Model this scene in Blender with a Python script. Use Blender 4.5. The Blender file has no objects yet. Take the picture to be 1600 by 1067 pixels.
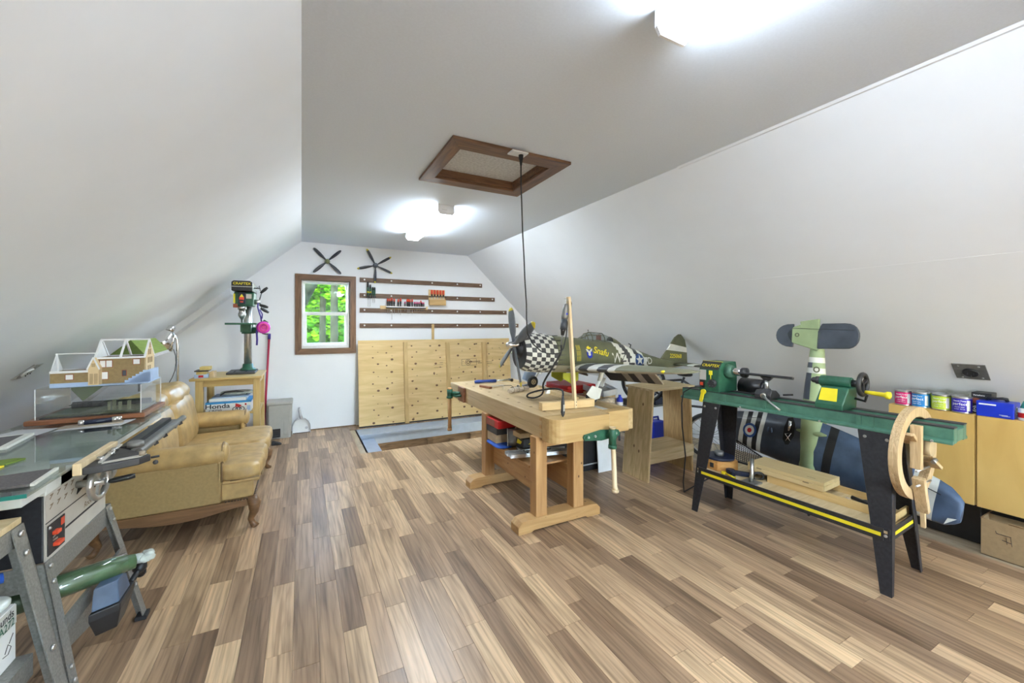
import bpy, bmesh, math, random
from mathutils import Vector, Matrix, Euler, noise
random.seed(7)
PI = math.pi
sc = bpy.context.scene
C = sc.collection
# ---------------------------------------------------------------- camera, world, sun, exposure
cam = bpy.data.objects.new('camera', bpy.data.cameras.new('camera'))
C.objects.link(cam)
cam.location = (0, 0, 1.45)
cam.rotation_euler = (PI/2, 0, -math.radians(27.57))
cam.data.sensor_width = 36
cam.data.lens = 630/1600*36
cam.data.shift_y = -.0153
cam.data.clip_start = .05
sc.camera = cam
sc.view_settings.view_transform = 'Standard'
sc.view_settings.look = 'None'
sc.view_settings.gamma = 1
sc.view_settings.use_curve_mapping = False
sc.view_settings.exposure = 3.6
w = bpy.data.worlds.new('sky'); sc.world = w; w.use_nodes = True
wn = w.node_tree.nodes; bg = wn['Background']
sky = wn.new('ShaderNodeTexSky'); sky.sky_type = 'NISHITA'; sky.sun_disc = False
sky.sun_elevation = math.radians(52); sky.sun_rotation = math.radians(200)
w.node_tree.links.new(sky.outputs[0], bg.inputs[0]); bg.inputs[1].default_value = .8
sun = bpy.data.objects.new('sun', bpy.data.lights.new('sun', 'SUN')); C.objects.link(sun)
sun.data.energy = .9; sun.data.angle = .01; sun.data.color = (1, .95, .85)
sun.rotation_euler = (math.radians(40), 0, math.radians(-25)); sun.location = (0, -6, 9)
LIGHT_POWER = 5.6
# ---------------------------------------------------------------- materials
MATS = {}
def _new(name):
    m = bpy.data.materials.new(name); m.use_nodes = True
    MATS[name] = m
    return m, m.node_tree.nodes, m.node_tree.links, m.node_tree.nodes['Principled BSDF']
def _coords(n, l, scale, kind='Object'):
    tc = n.new('ShaderNodeTexCoord'); mp = n.new('ShaderNodeMapping')
    l.new(tc.outputs[kind], mp.inputs[0]); mp.inputs['Scale'].default_value = scale
    return mp.outputs[0]
def _noise(n, l, vec, scale, detail=3, dist=0):
    t = n.new('ShaderNodeTexNoise'); t.inputs['Scale'].default_value = scale
    t.inputs['Detail'].default_value = detail; t.inputs['Distortion'].default_value = dist
    l.new(vec, t.inputs['Vector']); return t.outputs['Fac']
def _ramp(n, l, fac, stops):
    r = n.new('ShaderNodeValToRGB'); e = r.color_ramp.elements
    while len(e) < len(stops): e.new(.5)
    for k, (p, c) in enumerate(stops):
        e[k].position = p; e[k].color = (*c, 1)
    l.new(fac, r.inputs[0]); return r.outputs[0]
def _bump(n, l, h, bs, strength, dist=.002):
    b = n.new('ShaderNodeBump'); b.inputs['Strength'].default_value = strength; b.inputs['Distance'].default_value = dist
    l.new(h, b.inputs['Height']); l.new(b.outputs[0], bs.inputs['Normal'])
def pm(name, c, rough=.5, metal=0, var=.12, scale=14, bump=0, coat=0, spec=.5):
    m, n, l, b = _new(name)
    f = _noise(n, l, _coords(n, l, (1, 1, 1)), scale, 4)
    lo = tuple(max(0, x*(1-var)) for x in c); hi = tuple(min(1, x*(1+var)) for x in c)
    l.new(_ramp(n, l, f, [(.3, lo), (.7, hi)]), b.inputs['Base Color'])
    b.inputs['Roughness'].default_value = rough; b.inputs['Metallic'].default_value = metal
    b.inputs['Specular IOR Level'].default_value = spec
    if coat: b.inputs['Coat Weight'].default_value = coat
    if bump: _bump(n, l, f, b, bump)
    return m
def wood(name, c1, c2, axis='X', scale=6, stretch=12, rough=.5, knots=0, kc=(.1, .05, .02), kscale=3.0, bump=.05):
    m, n, l, b = _new(name)
    s = [stretch]*3; s['XYZ'.index(axis)] = 1
    v = _coords(n, l, tuple(s))
    f = _noise(n, l, v, scale*.35, 5, 1.2)
    col = _ramp(n, l, f, [(.3, c1), (.5, tuple((p+q)/2 for p, q in zip(c1, c2))), (.68, c2)])
    if knots:
        vs = [kscale*1.6]*3; vs['XYZ'.index(axis)] = kscale
        vo = n.new('ShaderNodeTexVoronoi'); vo.inputs['Scale'].default_value = 1
        l.new(_coords(n, l, tuple(vs)), vo.inputs['Vector'])
        r = n.new('ShaderNodeMapRange'); r.inputs[1].default_value = knots; r.inputs[2].default_value = knots*.45
        l.new(vo.outputs['Distance'], r.inputs[0])
        mx = n.new('ShaderNodeMix'); mx.data_type = 'RGBA'
        l.new(r.outputs[0], mx.inputs[0]); l.new(col, mx.inputs[6]); mx.inputs[7].default_value = (*kc, 1)
        col = mx.outputs[2]
    l.new(col, b.inputs['Base Color']); b.inputs['Roughness'].default_value = rough
    if bump: _bump(n, l, f, b, bump)
    return m
def glass(name, tint=(1, 1, 1), rough=.02, refl=.06):
    m, n, l, b = _new(name); n.remove(b)
    t = n.new('ShaderNodeBsdfTransparent'); t.inputs[0].default_value = (*tint, 1)
    g = n.new('ShaderNodeBsdfGlossy'); g.inputs['Roughness'].default_value = rough
    mx = n.new('ShaderNodeMixShader'); fr = n.new('ShaderNodeFresnel'); gm = n.new('ShaderNodeNewGeometry'); io = n.new('ShaderNodeMath'); io.operation = 'MULTIPLY_ADD'; io.inputs[1].default_value = 1/1.45-1.45; io.inputs[2].default_value = 1.45; l.new(gm.outputs['Backfacing'], io.inputs[0]); l.new(io.outputs[0], fr.inputs[0])
    ad = n.new('ShaderNodeMath'); ad.inputs[1].default_value = refl; l.new(fr.outputs[0], ad.inputs[0]); ad.use_clamp = True
    l.new(ad.outputs[0], mx.inputs[0]); l.new(t.outputs[0], mx.inputs[1]); l.new(g.outputs[0], mx.inputs[2])
    l.new(mx.outputs[0], n['Material Output'].inputs[0])
    return m
def emit(name, c, s):
    m, n, l, b = _new(name); b.inputs['Base Color'].default_value = (*c, 1)
    f = _noise(n, l, _coords(n, l, (1, 1, 1)), 60)
    l.new(_ramp(n, l, f, [(.3, tuple(x*.96 for x in c)), (.7, c)]), b.inputs['Emission Color'])
    b.inputs['Emission Strength'].default_value = s
    return m
pm('wall_paint', (.83, .85, .885), .75, var=.015, scale=3, bump=.02)
pm('ceiling_paint', (.765, .83, .93), .85, var=.02, scale=90, bump=.12)
pm('hatch_texture', (.62, .62, .62), .9, var=.18, scale=55, bump=.6)
wood('stained_wood', (.10, .045, .02), (.23, .115, .055), 'X', 9, 10, .45)
wood('stained_wood_z', (.10, .045, .02), (.23, .115, .055), 'Z', 9, 10, .45)
wood('stained_wood_y', (.10, .045, .02), (.23, .115, .055), 'Y', 9, 10, .45)
wood('rail_wood', (.085, .045, .026), (.20, .12, .075), 'X', 14, 14, .55)
wood('plywood', (.64, .445, .195), (.78, .575, .285), 'X', 5, 9, .6, knots=.08, kc=(.10, .05, .02), kscale=3.6)
wood('batten_wood', (.54, .355, .14), (.68, .48, .225), 'Z', 6, 12, .6)
wood('bench_beech', (.45, .31, .148), (.58, .42, .225), 'Y', 5, 12, .4)
wood('bench_face', (.45, .28, .105), (.55, .37, .165), 'X', 5, 12, .4)
wood('bench_pine', (.38, .19, .065), (.53, .30, .12), 'Z', 6, 12, .5, knots=.12, kc=(.08, .03, .01), kscale=9)
wood('bench_pine_y', (.38, .19, .065), (.53, .30, .12), 'Y', 6, 12, .5, knots=.10, kc=(.08, .03, .01), kscale=7)
wood('bench_pine_x', (.42, .23, .08), (.56, .34, .14), 'X', 6, 12, .5, knots=.12, kc=(.08, .03, .01), kscale=9)
wood('pine_pale', (.66, .50, .29), (.78, .62, .40), 'Z', 6, 12, .55)
wood('pine_block', (.62, .42, .20), (.74, .54, .28), 'X', 6, 12, .55)
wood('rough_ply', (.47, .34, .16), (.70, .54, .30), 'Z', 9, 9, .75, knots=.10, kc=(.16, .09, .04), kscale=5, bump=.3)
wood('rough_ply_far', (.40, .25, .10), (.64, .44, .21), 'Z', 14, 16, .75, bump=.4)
wood('rough_ply_x', (.50, .37, .19), (.70, .56, .34), 'X', 6, 9, .7, bump=.2)
wood('cabinet_birch', (.56, .35, .105), (.66, .435, .145), 'Z', 3, 5, .4)
wood('table_wood', (.48, .33, .12), (.60, .43, .18), 'X', 5, 12, .45)
wood('table_wood_z', (.48, .33, .12), (.60, .43, .18), 'Z', 5, 12, .45)
wood('sofa_wood', (.12, .06, .026), (.24, .125, .055), 'X', 6, 12, .4)
wood('box_pine', (.62, .46, .22), (.70, .54, .29), 'Y', 3, 10, .5)
wood('tray_pine', (.58, .38, .15), (.70, .49, .22), 'Y', 5, 12, .5)
wood('ring_ply', (.44, .29, .14), (.66, .48, .27), 'Z', 16, 18, .55)
wood('brown_board', (.20, .075, .035), (.32, .13, .06), 'X', 6, 12, .35)
wood('orange_wood', (.52, .24, .06), (.64, .34, .11), 'X', 6, 12, .5)
wood('joist_wood', (.12, .075, .04), (.28, .18, .10), 'X', 7, 9, .8)
wood('osb', (.34, .27, .18), (.50, .41, .29), 'Y', 6, 5, .85, bump=.2)
pm('blue_paint', (.36, .43, .53), .45, var=.06)
pm('dark_void', (.012, .011, .010), .9)
pm('leather', (.45, .30, .123), .42, var=.2, scale=13, bump=.45)
pm('leather_side', (.335, .225, .09), .6, var=.10, scale=60, bump=.1)
pm('piping', (.20, .13, .06), .5)
pm('white_metal', (.80, .80, .80), .4, var=.02)
pm('light_end', (.86, .86, .87), .5, var=.02)
pm('white_plastic', (.78, .78, .77), .35, var=.03)
pm('grey_plastic', (.40, .39, .36), .45, var=.05)
pm('green_metal', (.022, .105, .060), .42, var=.2, scale=25)
pm('green_bed', (.07, .18, .125), .4, var=.22, scale=18)
pm('black_metal', (.022, .022, .026), .38, var=.3, scale=60, bump=.08)
pm('black_plastic', (.018, .018, .02), .4, var=.2)
pm('rubber', (.025, .025, .027), .75, var=.2)
pm('grey_metal', (.22, .22, .215), .45, .5, var=.12, scale=40)
pm('steel', (.55, .55, .54), .3, .9, var=.08, scale=40)
pm('chrome', (.75, .75, .76), .12, 1, var=.03)
pm('hammertone', (.25, .25, .235), .42, .35, var=.2, scale=120, bump=.1)
pm('cast_iron', (.06, .06, .065), .5, .5, var=.2)
pm('table_iron', (.60, .62, .60), .4, .15, var=.2, scale=6)
pm('yellow', (.80, .66, .02), .4, var=.05)
pm('yellow_dark', (.58, .46, .03), .45, var=.1)
pm('red', (.50, .012, .012), .4, var=.08)
pm('orange_red', (.75, .08, .03), .4, var=.08)
pm('red_pole', (.45, .02, .07), .35, var=.1)
pm('blue', (.01, .035, .50), .35, var=.08)
pm('blue_grip', (.03, .07, .32), .5, var=.1)
pm('sky_blue', (.03, .28, .62), .4, var=.1)
pm('navy', (.012, .018, .045), .4, var=.15)
pm('olive', (.115, .12, .068), .5, var=.14, scale=10)
pm('olive_light', (.20, .20, .13), .5, var=.1, scale=10)
pm('belly_grey', (.35, .31, .22), .5, var=.12)
pm('plane_white', (.66, .66, .61), .45, var=.06)
pm('plane_black', (.05, .05, .055), .45, var=.2)
pm('plane_blue', (.03, .08, .24), .45, var=.1)
pm('flap_dark', (.035, .03, .024), .5, var=.2)
pm('flap_tan', (.36, .30, .23), .5, var=.1)
pm('gear_yellow', (.42, .42, .03), .5, var=.1)
pm('blade_grey', (.13, .145, .17), .35, var=.12)
pm('blade_dark', (.045, .05, .065), .4, var=.15)
pm('hub_green', (.25, .28, .14), .5, var=.12)
pm('slate', (.055, .065, .085), .38, var=.28, scale=9)
pm('slate_blue', (.075, .115, .19), .38, var=.35, scale=7)
pm('duck_green', (.30, .38, .20), .5, var=.12, scale=8)
pm('card_brown', (.36, .24, .12), .8, var=.08, scale=50)
pm('card_inside', (.22, .14, .07), .85, var=.1)
pm('paper', (.80, .80, .78), .7, var=.03)
pm('paper_grey', (.52, .52, .54), .7, var=.08)
pm('mat_grey', (.12, .11, .11), .85, var=.2, scale=120)
pm('model_wall', (.30, .21, .10), .7, var=.1, scale=60)
pm('model_white', (.82, .82, .84), .55, var=.02)
pm('model_base', (.42, .55, .78), .6, var=.06)
pm('model_door', (.75, .58, .34), .6, var=.05)
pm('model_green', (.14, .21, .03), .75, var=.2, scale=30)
pm('model_green_lit', (.30, .42, .10), .7, var=.12, scale=30)  # lighter copy of the roof green, its lit side painted in
pm('panel_silver', (.58, .55, .50), .45, .2, var=.06)
pm('ink', (.03, .028, .03), .7, var=.1)
pm('ink_soft', (.22, .15, .08), .7, var=.1)
pm('pink', (.62, .03, .45), .35, var=.12)
pm('purple_strap', (.06, .04, .28), .6, var=.15)
pm('magenta', (.62, .015, .16), .35, var=.06)
pm('can_blue', (.015, .22, .58), .35, var=.06)
pm('lime', (.50, .66, .03), .35, var=.06)
pm('can_violet', (.035, .018, .42), .35, var=.06)
pm('teal', (.015, .20, .17), .4, var=.1)
pm('roll_green', (.07, .13, .06), .35, var=.25, scale=20)
pm('tan', (.50, .36, .20), .6, var=.15)
pm('straw', (.62, .47, .16), .6, var=.12)
pm('plastic_wrap', (.55, .60, .56), .2, var=.2, scale=30)
pm('bristle', (.55, .46, .36), .8, var=.25, scale=60)
pm('brown_red', (.28, .07, .035), .45, var=.12)
pm('cloth_blue', (.02, .09, .42), .8, var=.15)
pm('bark', (.017, .020, .011), .9, var=.5, scale=6, bump=.5, spec=0)  # bark, leaves and grass are darkened to stand in for woodland shade
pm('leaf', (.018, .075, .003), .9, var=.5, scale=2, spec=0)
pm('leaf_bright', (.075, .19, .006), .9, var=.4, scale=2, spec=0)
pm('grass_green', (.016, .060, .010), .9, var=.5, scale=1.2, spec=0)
glass('window_glass', (.97, .99, .98), .01, .02)
glass('acrylic', (.96, .975, .98), .02, .03)
glass('table_glass', (.90, .95, .93), .03, .10)
glass('canopy_glass', (.70, .74, .74), .04, .10)
emit('lamp_diffuser', (.80, .91, 1), LIGHT_POWER)
def floor_mat():
    m, n, l, b = _new('laminate')
    g = n.new('ShaderNodeNewGeometry'); at = n.new('ShaderNodeAttribute'); at.attribute_name = 'rnd'
    mu = n.new('ShaderNodeVectorMath'); mu.operation = 'SCALE'; mu.inputs[0].default_value = (37, 91, 13); l.new(at.outputs['Fac'], mu.inputs['Scale'])
    ad = n.new('ShaderNodeVectorMath'); l.new(g.outputs['Position'], ad.inputs[0]); l.new(mu.outputs[0], ad.inputs[1])
    mp = n.new('ShaderNodeMapping'); mp.inputs['Scale'].default_value = (1, .035, 1); l.new(ad.outputs[0], mp.inputs[0])
    f1 = _noise(n, l, mp.outputs[0], 70, 5, .2)
    mp2 = n.new('ShaderNodeMapping'); mp2.inputs['Scale'].default_value = (1, .11, 1); l.new(ad.outputs[0], mp2.inputs[0])
    wv = n.new('ShaderNodeTexWave'); wv.inputs['Scale'].default_value = 9; wv.inputs['Distortion'].default_value = 16; wv.inputs['Detail'].default_value = 3; wv.inputs['Detail Scale'].default_value = 1.1
    l.new(mp2.outputs[0], wv.inputs['Vector']); f2 = wv.outputs['Fac']
    f3 = _noise(n, l, mp2.outputs[0], 7, 3, .8)
    base = _ramp(n, l, at.outputs['Fac'], [(0, (.25, .160, .098)), (.3, (.36, .236, .144)), (.55, (.455, .308, .188)), (.8, (.55, .38, .23)), (1, (.64, .455, .275))])
    gr = _ramp(n, l, f1, [(.32, (.66, .63, .60)), (.5, (.98, .98, .98)), (.68, (1.16, 1.15, 1.13))])
    g2 = _ramp(n, l, f2, [(.0, (.80, .77, .75)), (.28, (.96, .955, .95)), (.8, (1.04, 1.04, 1.035))])
    g3 = _ramp(n, l, f3, [(.30, (.62, .59, .57)), (.5, (1, 1, 1)), (.7, (1.14, 1.13, 1.12))])
    m0 = n.new('ShaderNodeMix'); m0.data_type = 'RGBA'; m0.blend_type = 'MULTIPLY'; m0.inputs[0].default_value = 1
    l.new(base, m0.inputs[6]); l.new(g3, m0.inputs[7]); base = m0.outputs[2]
    m1 = n.new('ShaderNodeMix'); m1.data_type = 'RGBA'; m1.blend_type = 'MULTIPLY'; m1.inputs[0].default_value = 1
    l.new(base, m1.inputs[6]); l.new(gr, m1.inputs[7])
    m2 = n.new('ShaderNodeMix'); m2.data_type = 'RGBA'; m2.blend_type = 'MULTIPLY'; m2.inputs[0].default_value = .8
    l.new(m1.outputs[2], m2.inputs[6]); l.new(g2, m2.inputs[7])
    l.new(m2.outputs[2], b.inputs['Base Color']); b.inputs['Roughness'].default_value = .33
    b.inputs['Specular IOR Level'].default_value = .45
    _bump(n, l, f1, b, .05)
floor_mat()
# ---------------------------------------------------------------- mesh helpers
def V(*a): return Vector(a)
def frame(d):
    d = Vector(d).normalized(); u = Vector((0, 0, 1)) if abs(d.z) < .95 else Vector((1, 0, 0))
    a = d.cross(u).normalized(); return a, a.cross(d).normalized()
class MB:
    def __init__(s): s.v = []; s.f = []; s.m = []; s.s = []
    def add(s, v, f, m=0, sm=False, M=None):
        o = len(s.v)
        s.v += [tuple(M @ Vector(p)) if M else tuple(p) for p in v]
        for q in f: s.f.append([i+o for i in q]); s.m.append(m); s.s.append(sm)
        return s
    def box(s, x0, y0, z0, x1, y1, z1, m=0, M=None):
        v = [(x0, y0, z0), (x1, y0, z0), (x1, y1, z0), (x0, y1, z0), (x0, y0, z1), (x1, y0, z1), (x1, y1, z1), (x0, y1, z1)]
        return s.add(v, [(0, 3, 2, 1), (4, 5, 6, 7), (0, 1, 5, 4), (1, 2, 6, 5), (2, 3, 7, 6), (3, 0, 4, 7)], m, False, M)
    def ob(s, c, d, r=(0, 0, 0), m=0):
        return s.box(-d[0]/2, -d[1]/2, -d[2]/2, d[0]/2, d[1]/2, d[2]/2, m, Matrix.Translation(c) @ Euler(r).to_matrix().to_4x4())
    def bar(s, p, q, wd, h, m=0):
        p = Vector(p); q = Vector(q); a, b = frame(q-p); v = []
        for e in (p, q):
            for i, j in ((-1, -1), (1, -1), (1, 1), (-1, 1)): v.append(e+a*i*wd/2+b*j*h/2)
        return s.add(v, [(3, 2, 1, 0), (4, 5, 6, 7), (0, 1, 5, 4), (1, 2, 6, 5), (2, 3, 7, 6), (3, 0, 4, 7)], m)
    def loft(s, rings, m=0, caps=True, sm=True, closed=True, mf=None):
        n = len(rings[0]); o = len(s.v); s.v += [tuple(p) for r in rings for p in r]
        for i in range(len(rings)-1):
            for j in range(n if closed else n-1):
                k = (j+1) % n
                s.f.append([o+i*n+j, o+i*n+k, o+(i+1)*n+k, o+(i+1)*n+j]); s.m.append(mf(i, j) if mf else m); s.s.append(sm)
        if caps and closed:
            s.f.append([o+j for j in range(n)][::-1]); s.m.append(mf(0, 0) if mf else m); s.s.append(False)
            s.f.append([o+(len(rings)-1)*n+j for j in range(n)]); s.m.append(mf(len(rings)-2, 0) if mf else m); s.s.append(False)
        return s
    def cyl(s, p, q, r, r2=None, n=12, m=0, caps=True, sm=True):
        p = Vector(p); q = Vector(q); r2 = r if r2 is None else r2; a, b = frame(q-p)
        rg = lambda c, rr: [c+a*rr*math.cos(2*PI*j/n)+b*rr*math.sin(2*PI*j/n) for j in range(n)]
        return s.loft([rg(p, r), rg(q, r2)], m, caps, sm)
    def lathe(s, o, d, prof, n=16, m=0, sm=True, mf=None, caps=True):
        o = Vector(o); d = Vector(d).normalized(); a, b = frame(d)
        return s.loft([[o+d*h+a*r*math.cos(2*PI*j/n)+b*r*math.sin(2*PI*j/n) for j in range(n)] for r, h in prof], m, caps, sm, True, mf)
    def tube(s, pts, r, n=8, m=0, closed=False):
        P = [Vector(p) for p in pts]; k = len(P); rings = []; a = None
        for i in range(k):
            d = (P[(i+1) % k]-P[i-1]) if closed else (P[min(i+1, k-1)]-P[max(i-1, 0)])
            d.normalize()
            if a is None: a, b = frame(d)
            else:
                a = (a-d*a.dot(d)).normalized(); b = a.cross(d).normalized()
            rr = r[i] if isinstance(r, (list, tuple)) else r
            rings.append([P[i]+a*rr*math.cos(2*PI*j/n)+b*rr*math.sin(2*PI*j/n) for j in range(n)])
        if closed: rings.append(rings[0])
        return s.loft(rings, m, not closed)
    def prism(s, poly, vec, m=0):
        P = [Vector(p) for p in poly]; vec = Vector(vec); n = len(P)
        nrm = sum(((P[i]-P[0]).cross(P[(i+1) % n]-P[0]) for i in range(n)), Vector())
        if nrm.dot(vec) > 0: P = P[::-1]
        f = [tuple(range(n)), tuple(range(2*n-1, n-1, -1))]+[((i+1) % n, i, n+i, n+(i+1) % n) for i in range(n)]
        return s.add(P+[p+vec for p in P], f, m)
    def sph(s, c, r, n=12, m=0):
        if not isinstance(r, (tuple, list)): r = (r, r, r)
        c = Vector(c); rings = []
        for i in range(n//2+1):
            t = PI*i/(n//2); q = max(math.sin(t), .02)
            rings.append([c+Vector((r[0]*q*math.cos(2*PI*j/n), r[1]*q*math.sin(2*PI*j/n), -r[2]*math.cos(t))) for j in range(n)])
        return s.loft(rings, m)
    def torus(s, c, d, R, r, n=24, k=8, m=0):
        c = Vector(c); a, b = frame(d)
        return s.tube([c+a*R*math.cos(2*PI*i/n)+b*R*math.sin(2*PI*i/n) for i in range(n)], r, k, m, True)
    def ring(s, c, d, R, r, t, n=28, m=0):
        c = Vector(c); d = Vector(d).normalized(); a, b = frame(d); rg = []
        for i in range(n+1):
            e = a*math.cos(2*PI*i/n)+b*math.sin(2*PI*i/n)
            rg.append([c+e*R-d*t/2, c+e*R+d*t/2, c+e*r+d*t/2, c+e*r-d*t/2])
        return s.loft(rg, m, False, False)
    def disc(s, c, d, r, n=20, m=0, sx=1):
        c = Vector(c); a, b = frame(d)
        return s.add([c+a*sx*r*math.cos(2*PI*i/n)+b*r*math.sin(2*PI*i/n) for i in range(n)], [tuple(range(n))], m)
    def puff(s, c, d, e=4, n=8, amp=0, m=0, R=None, seed=0, fs=6):
        c = Vector(c); h = Vector(d)/2; R = R or Matrix.Identity(3)
        for ax in range(3):
            for sg in (-1, 1):
                o = len(s.v)
                for i in range(n+1):
                    for j in range(n+1):
                        p = [0, 0, 0]; p[ax] = sg; p[(ax+1) % 3] = math.tan(PI/4*(2*i/n-1)); p[(ax+2) % 3] = math.tan(PI/4*(2*j/n-1))
                        k = (abs(p[0])**e+abs(p[1])**e+abs(p[2])**e)**(-1/e)
                        q = Vector((p[0]*k*h.x, p[1]*k*h.y, p[2]*k*h.z))
                        if amp: q += q.normalized()*amp*noise.noise(q*fs+Vector((seed, seed*2, 0)))
                        s.v.append(tuple(c+R @ q))
                for i in range(n):
                    for j in range(n):
                        a = o+i*(n+1)+j; f = [a, a+n+1, a+n+2, a+1]
                        s.f.append(f if sg > 0 else f[::-1]); s.m.append(m); s.s.append(True)
        return s
    def text(s, txt, size, M, m=0, bold=0, shear=0, warp=None, thick=.0006, wide=1, sub=0):
        cu = bpy.data.curves.new('t', 'FONT'); cu.body = txt; cu.size = size; cu.offset = bold*size; cu.shear = shear; cu.align_x = 'CENTER'; cu.align_y = 'CENTER'; cu.resolution_u = 3
        ob = bpy.data.objects.new('t', cu); C.objects.link(ob)
        me = bpy.data.meshes.new_from_object(ob.evaluated_get(bpy.context.evaluated_depsgraph_get()))
        bm = bmesh.new(); bm.from_mesh(me)
        v = [(p.co.x*wide, p.co.y, thick) for p in bm.verts]; f = [[q.index for q in fc.verts] for fc in bm.faces]
        bm.free(); bpy.data.objects.remove(ob); bpy.data.curves.remove(cu); bpy.data.meshes.remove(me)
        v = [M @ Vector(p) for p in v]
        if warp: v = [warp(p) for p in v]
        return s.add(v, f, m)
    def split(s):
        par = list(range(len(s.v)))
        def find(i):
            while par[i] != i: par[i] = par[par[i]]; i = par[i]
            return i
        for f in s.f:
            a = find(f[0])
            for i in f[1:]: par[find(i)] = a
        out = {}
        for f, m, q in zip(s.f, s.m, s.s): out.setdefault(find(f[0]), []).append((f, m, q))
        res = []
        for fs in out.values():
            mb = MB(); mp = {}
            for f, m, q in fs:
                g = []
                for i in f:
                    if i not in mp: mp[i] = len(mb.v); mb.v.append(s.v[i])
                    g.append(mp[i])
                mb.f.append(g); mb.m.append(m); mb.s.append(q)
            res.append(mb)
        return res
    def build(s, name, mats, parent=None, bevel=0, seg=2, W=None, sub=0):
        if name in AUTO and parent is not None:
            ps = s.split()
            if len(ps) > 1: return [p.build(name, mats, parent, bevel, seg, W, sub) for p in ps][0]
        me = bpy.data.meshes.new(name)
        M = None
        if parent is not None:
            M = INV.get(parent.name)
        elif W is not None: M = W
        me.from_pydata([tuple(M @ Vector(p)) for p in s.v] if M is not None else s.v, [], s.f)
        for k in ([mats] if isinstance(mats, str) else mats): me.materials.append(MATS[k])
        me.polygons.foreach_set('material_index', s.m); me.polygons.foreach_set('use_smooth', s.s)
        me.update()
        o = bpy.data.objects.new(name, me); C.objects.link(o)
        if parent is not None: o.parent = parent; INV[o.name] = M
        if bevel:
            b = o.modifiers.new('bevel', 'BEVEL'); b.width = bevel; b.segments = seg; b.limit_method = 'ANGLE'; b.angle_limit = math.radians(40)
        if sub:
            b = o.modifiers.new('sub', 'SUBSURF'); b.levels = sub; b.render_levels = sub
        return o
INV = {}
AUTO = {'bolt', 'rib', 'screw', 'slot', 'rail_mark', 'spacer', 'table_wing', 'dovetail', 'hinge', 'ruined_pillar', 'window_panel', 'cowl_flap_rod', 'bay_door', 'blister', 'stand_apron', 'wall', 'brace', 'foam_ground', 'binding', 'bed_way', 'panel_line', 'porch_trim', 'porch_door', 'ferrule', 'stripe', 'cam_handle', 'apron', 'shelf_rail', 'nose_lettering', 'strap', 'tank_print', 'side_wall', 'support', 'switch', 'liner'}
def thing(name, label, cat, loc=(0, 0, 0), rz=0, group=None, local=False):
    o = bpy.data.objects.new(name, None); C.objects.link(o); o.empty_display_size = .05
    o.location = loc; o.rotation_euler = (0, 0, rz); o['label'] = label; o['category'] = cat
    if group: o['group'] = group
    INV[o.name] = None if local else (Matrix.Translation(loc) @ Matrix.Rotation(rz, 4, 'Z')).inverted()
    return o
def single(name, mb, mats, label, cat, loc=None, group=None, bevel=0, seg=2, sub=0):
    if loc is None:
        xs = list(zip(*mb.v)); loc = ((min(xs[0])+max(xs[0]))/2, (min(xs[1])+max(xs[1]))/2, min(xs[2]))
    o = mb.build(name, mats, None, bevel, seg, Matrix.Translation(loc).inverted(), sub)
    o.location = loc; o['label'] = label; o['category'] = cat
    if group: o['group'] = group
    INV[o.name] = Matrix.Translation(loc).inverted()
    return o
def struct(name, mb, mats, parent=None, bevel=0):
    o = mb.build(name, mats, parent, bevel)
    if parent is None: o['kind'] = 'structure'; INV[o.name] = None
    return o
def dup(root, loc, rz=None, label=None, group=None):
    def cp(o, p):
        c = o.copy(); C.objects.link(c); c.parent = p
        for ch in list(o.children): cp(ch, c)
        return c
    r = cp(root, None); r.location = loc
    if rz is not None: r.rotation_euler = (0, 0, rz)
    if label: r['label'] = label
    if group: r['group'] = group
    return r
def rot(ax, a): return Matrix.Rotation(a, 4, ax)
def T(*a): return Matrix.Translation(a)
FY = rot('X', PI/2)                       # text that faces -Y
FX = rot('Z', -PI/2) @ rot('X', PI/2)     # text that faces -X
PX = rot('Z', PI/2) @ rot('X', PI/2)      # text that faces +X
# ---------------------------------------------------------------- room shell
YW = 6.267; ZC = 2.61; YB = -3.9; XL = -2.45; XR = 4.55
zl = lambda x: ZC + .88*x
zr = lambda x: ZC - .96*(x-2.44)
# floor: sub floor with the stair opening, laminate strips as pieces
HX0, HX1, HY0, HY1 = .68, 3.12, 4.845, 6.03
mb = MB()
for x0, y0, x1, y1 in ((XL, YB, HX0, YW), (HX1, YB, XR, YW), (HX0, YB, HX1, HY0), (HX0, HY1, HX1, YW)):
    mb.box(x0, y0, -.03, x1, y1, -.009)
floor = struct('floor', mb, 'osb')
strips = []; wd = .105; x = XL; XE = 3.80
def proj(X, Y):
    t = X*.4628+Y*.8864
    return (None, 9) if t < .3 else (800+630*(X*.8864-Y*.4628)/t, t)
while x < XE-.02:
    x1 = min(x+wd, XE); y = YB - random.random()
    while y < YW:
        L = random.choice((.42, .55, .62, .78, .95)); y1 = y+L
        segs = [(max(y, YB), min(y1, YW))]
        if x1 > HX0+.005 and x < HX1-.005:
            segs = [(a, min(b, HY0)) for a, b in segs if a < HY0] + [(max(a, HY1), b) for a, b in segs if b > HY1]
        for a, b in segs:
            if b-a > .02:
                xx = x if not (x < HX0 < x1 and b > HY0) else x
                strips.append((x, x1, a, b))
        y = y1
    x = x1
def seen(s):
    best = 0
    for X in (s[0], s[1]):
        for Y in (s[2], (s[2]+s[3])/2, s[3]):
            px_, t = proj(X, Y)
            if px_ is not None and -40 < px_ < 1640:
                py = 509+630*1.45/t
                if py < 1100: best = max(best, (s[1]-s[0])*(s[3]-s[2])/t**3)
    return best
strips.sort(key=lambda s: -seen(s))
def strip_box(mb, s):
    g = .0007
    mb.box(s[0]+g, s[2]+g, -.009, s[1]-g, s[3]-g, 0)
def set_rnd(o, vals):
    at = o.data.attributes.new('rnd', 'FLOAT', 'FACE'); at.data.foreach_set('value', vals)
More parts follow.
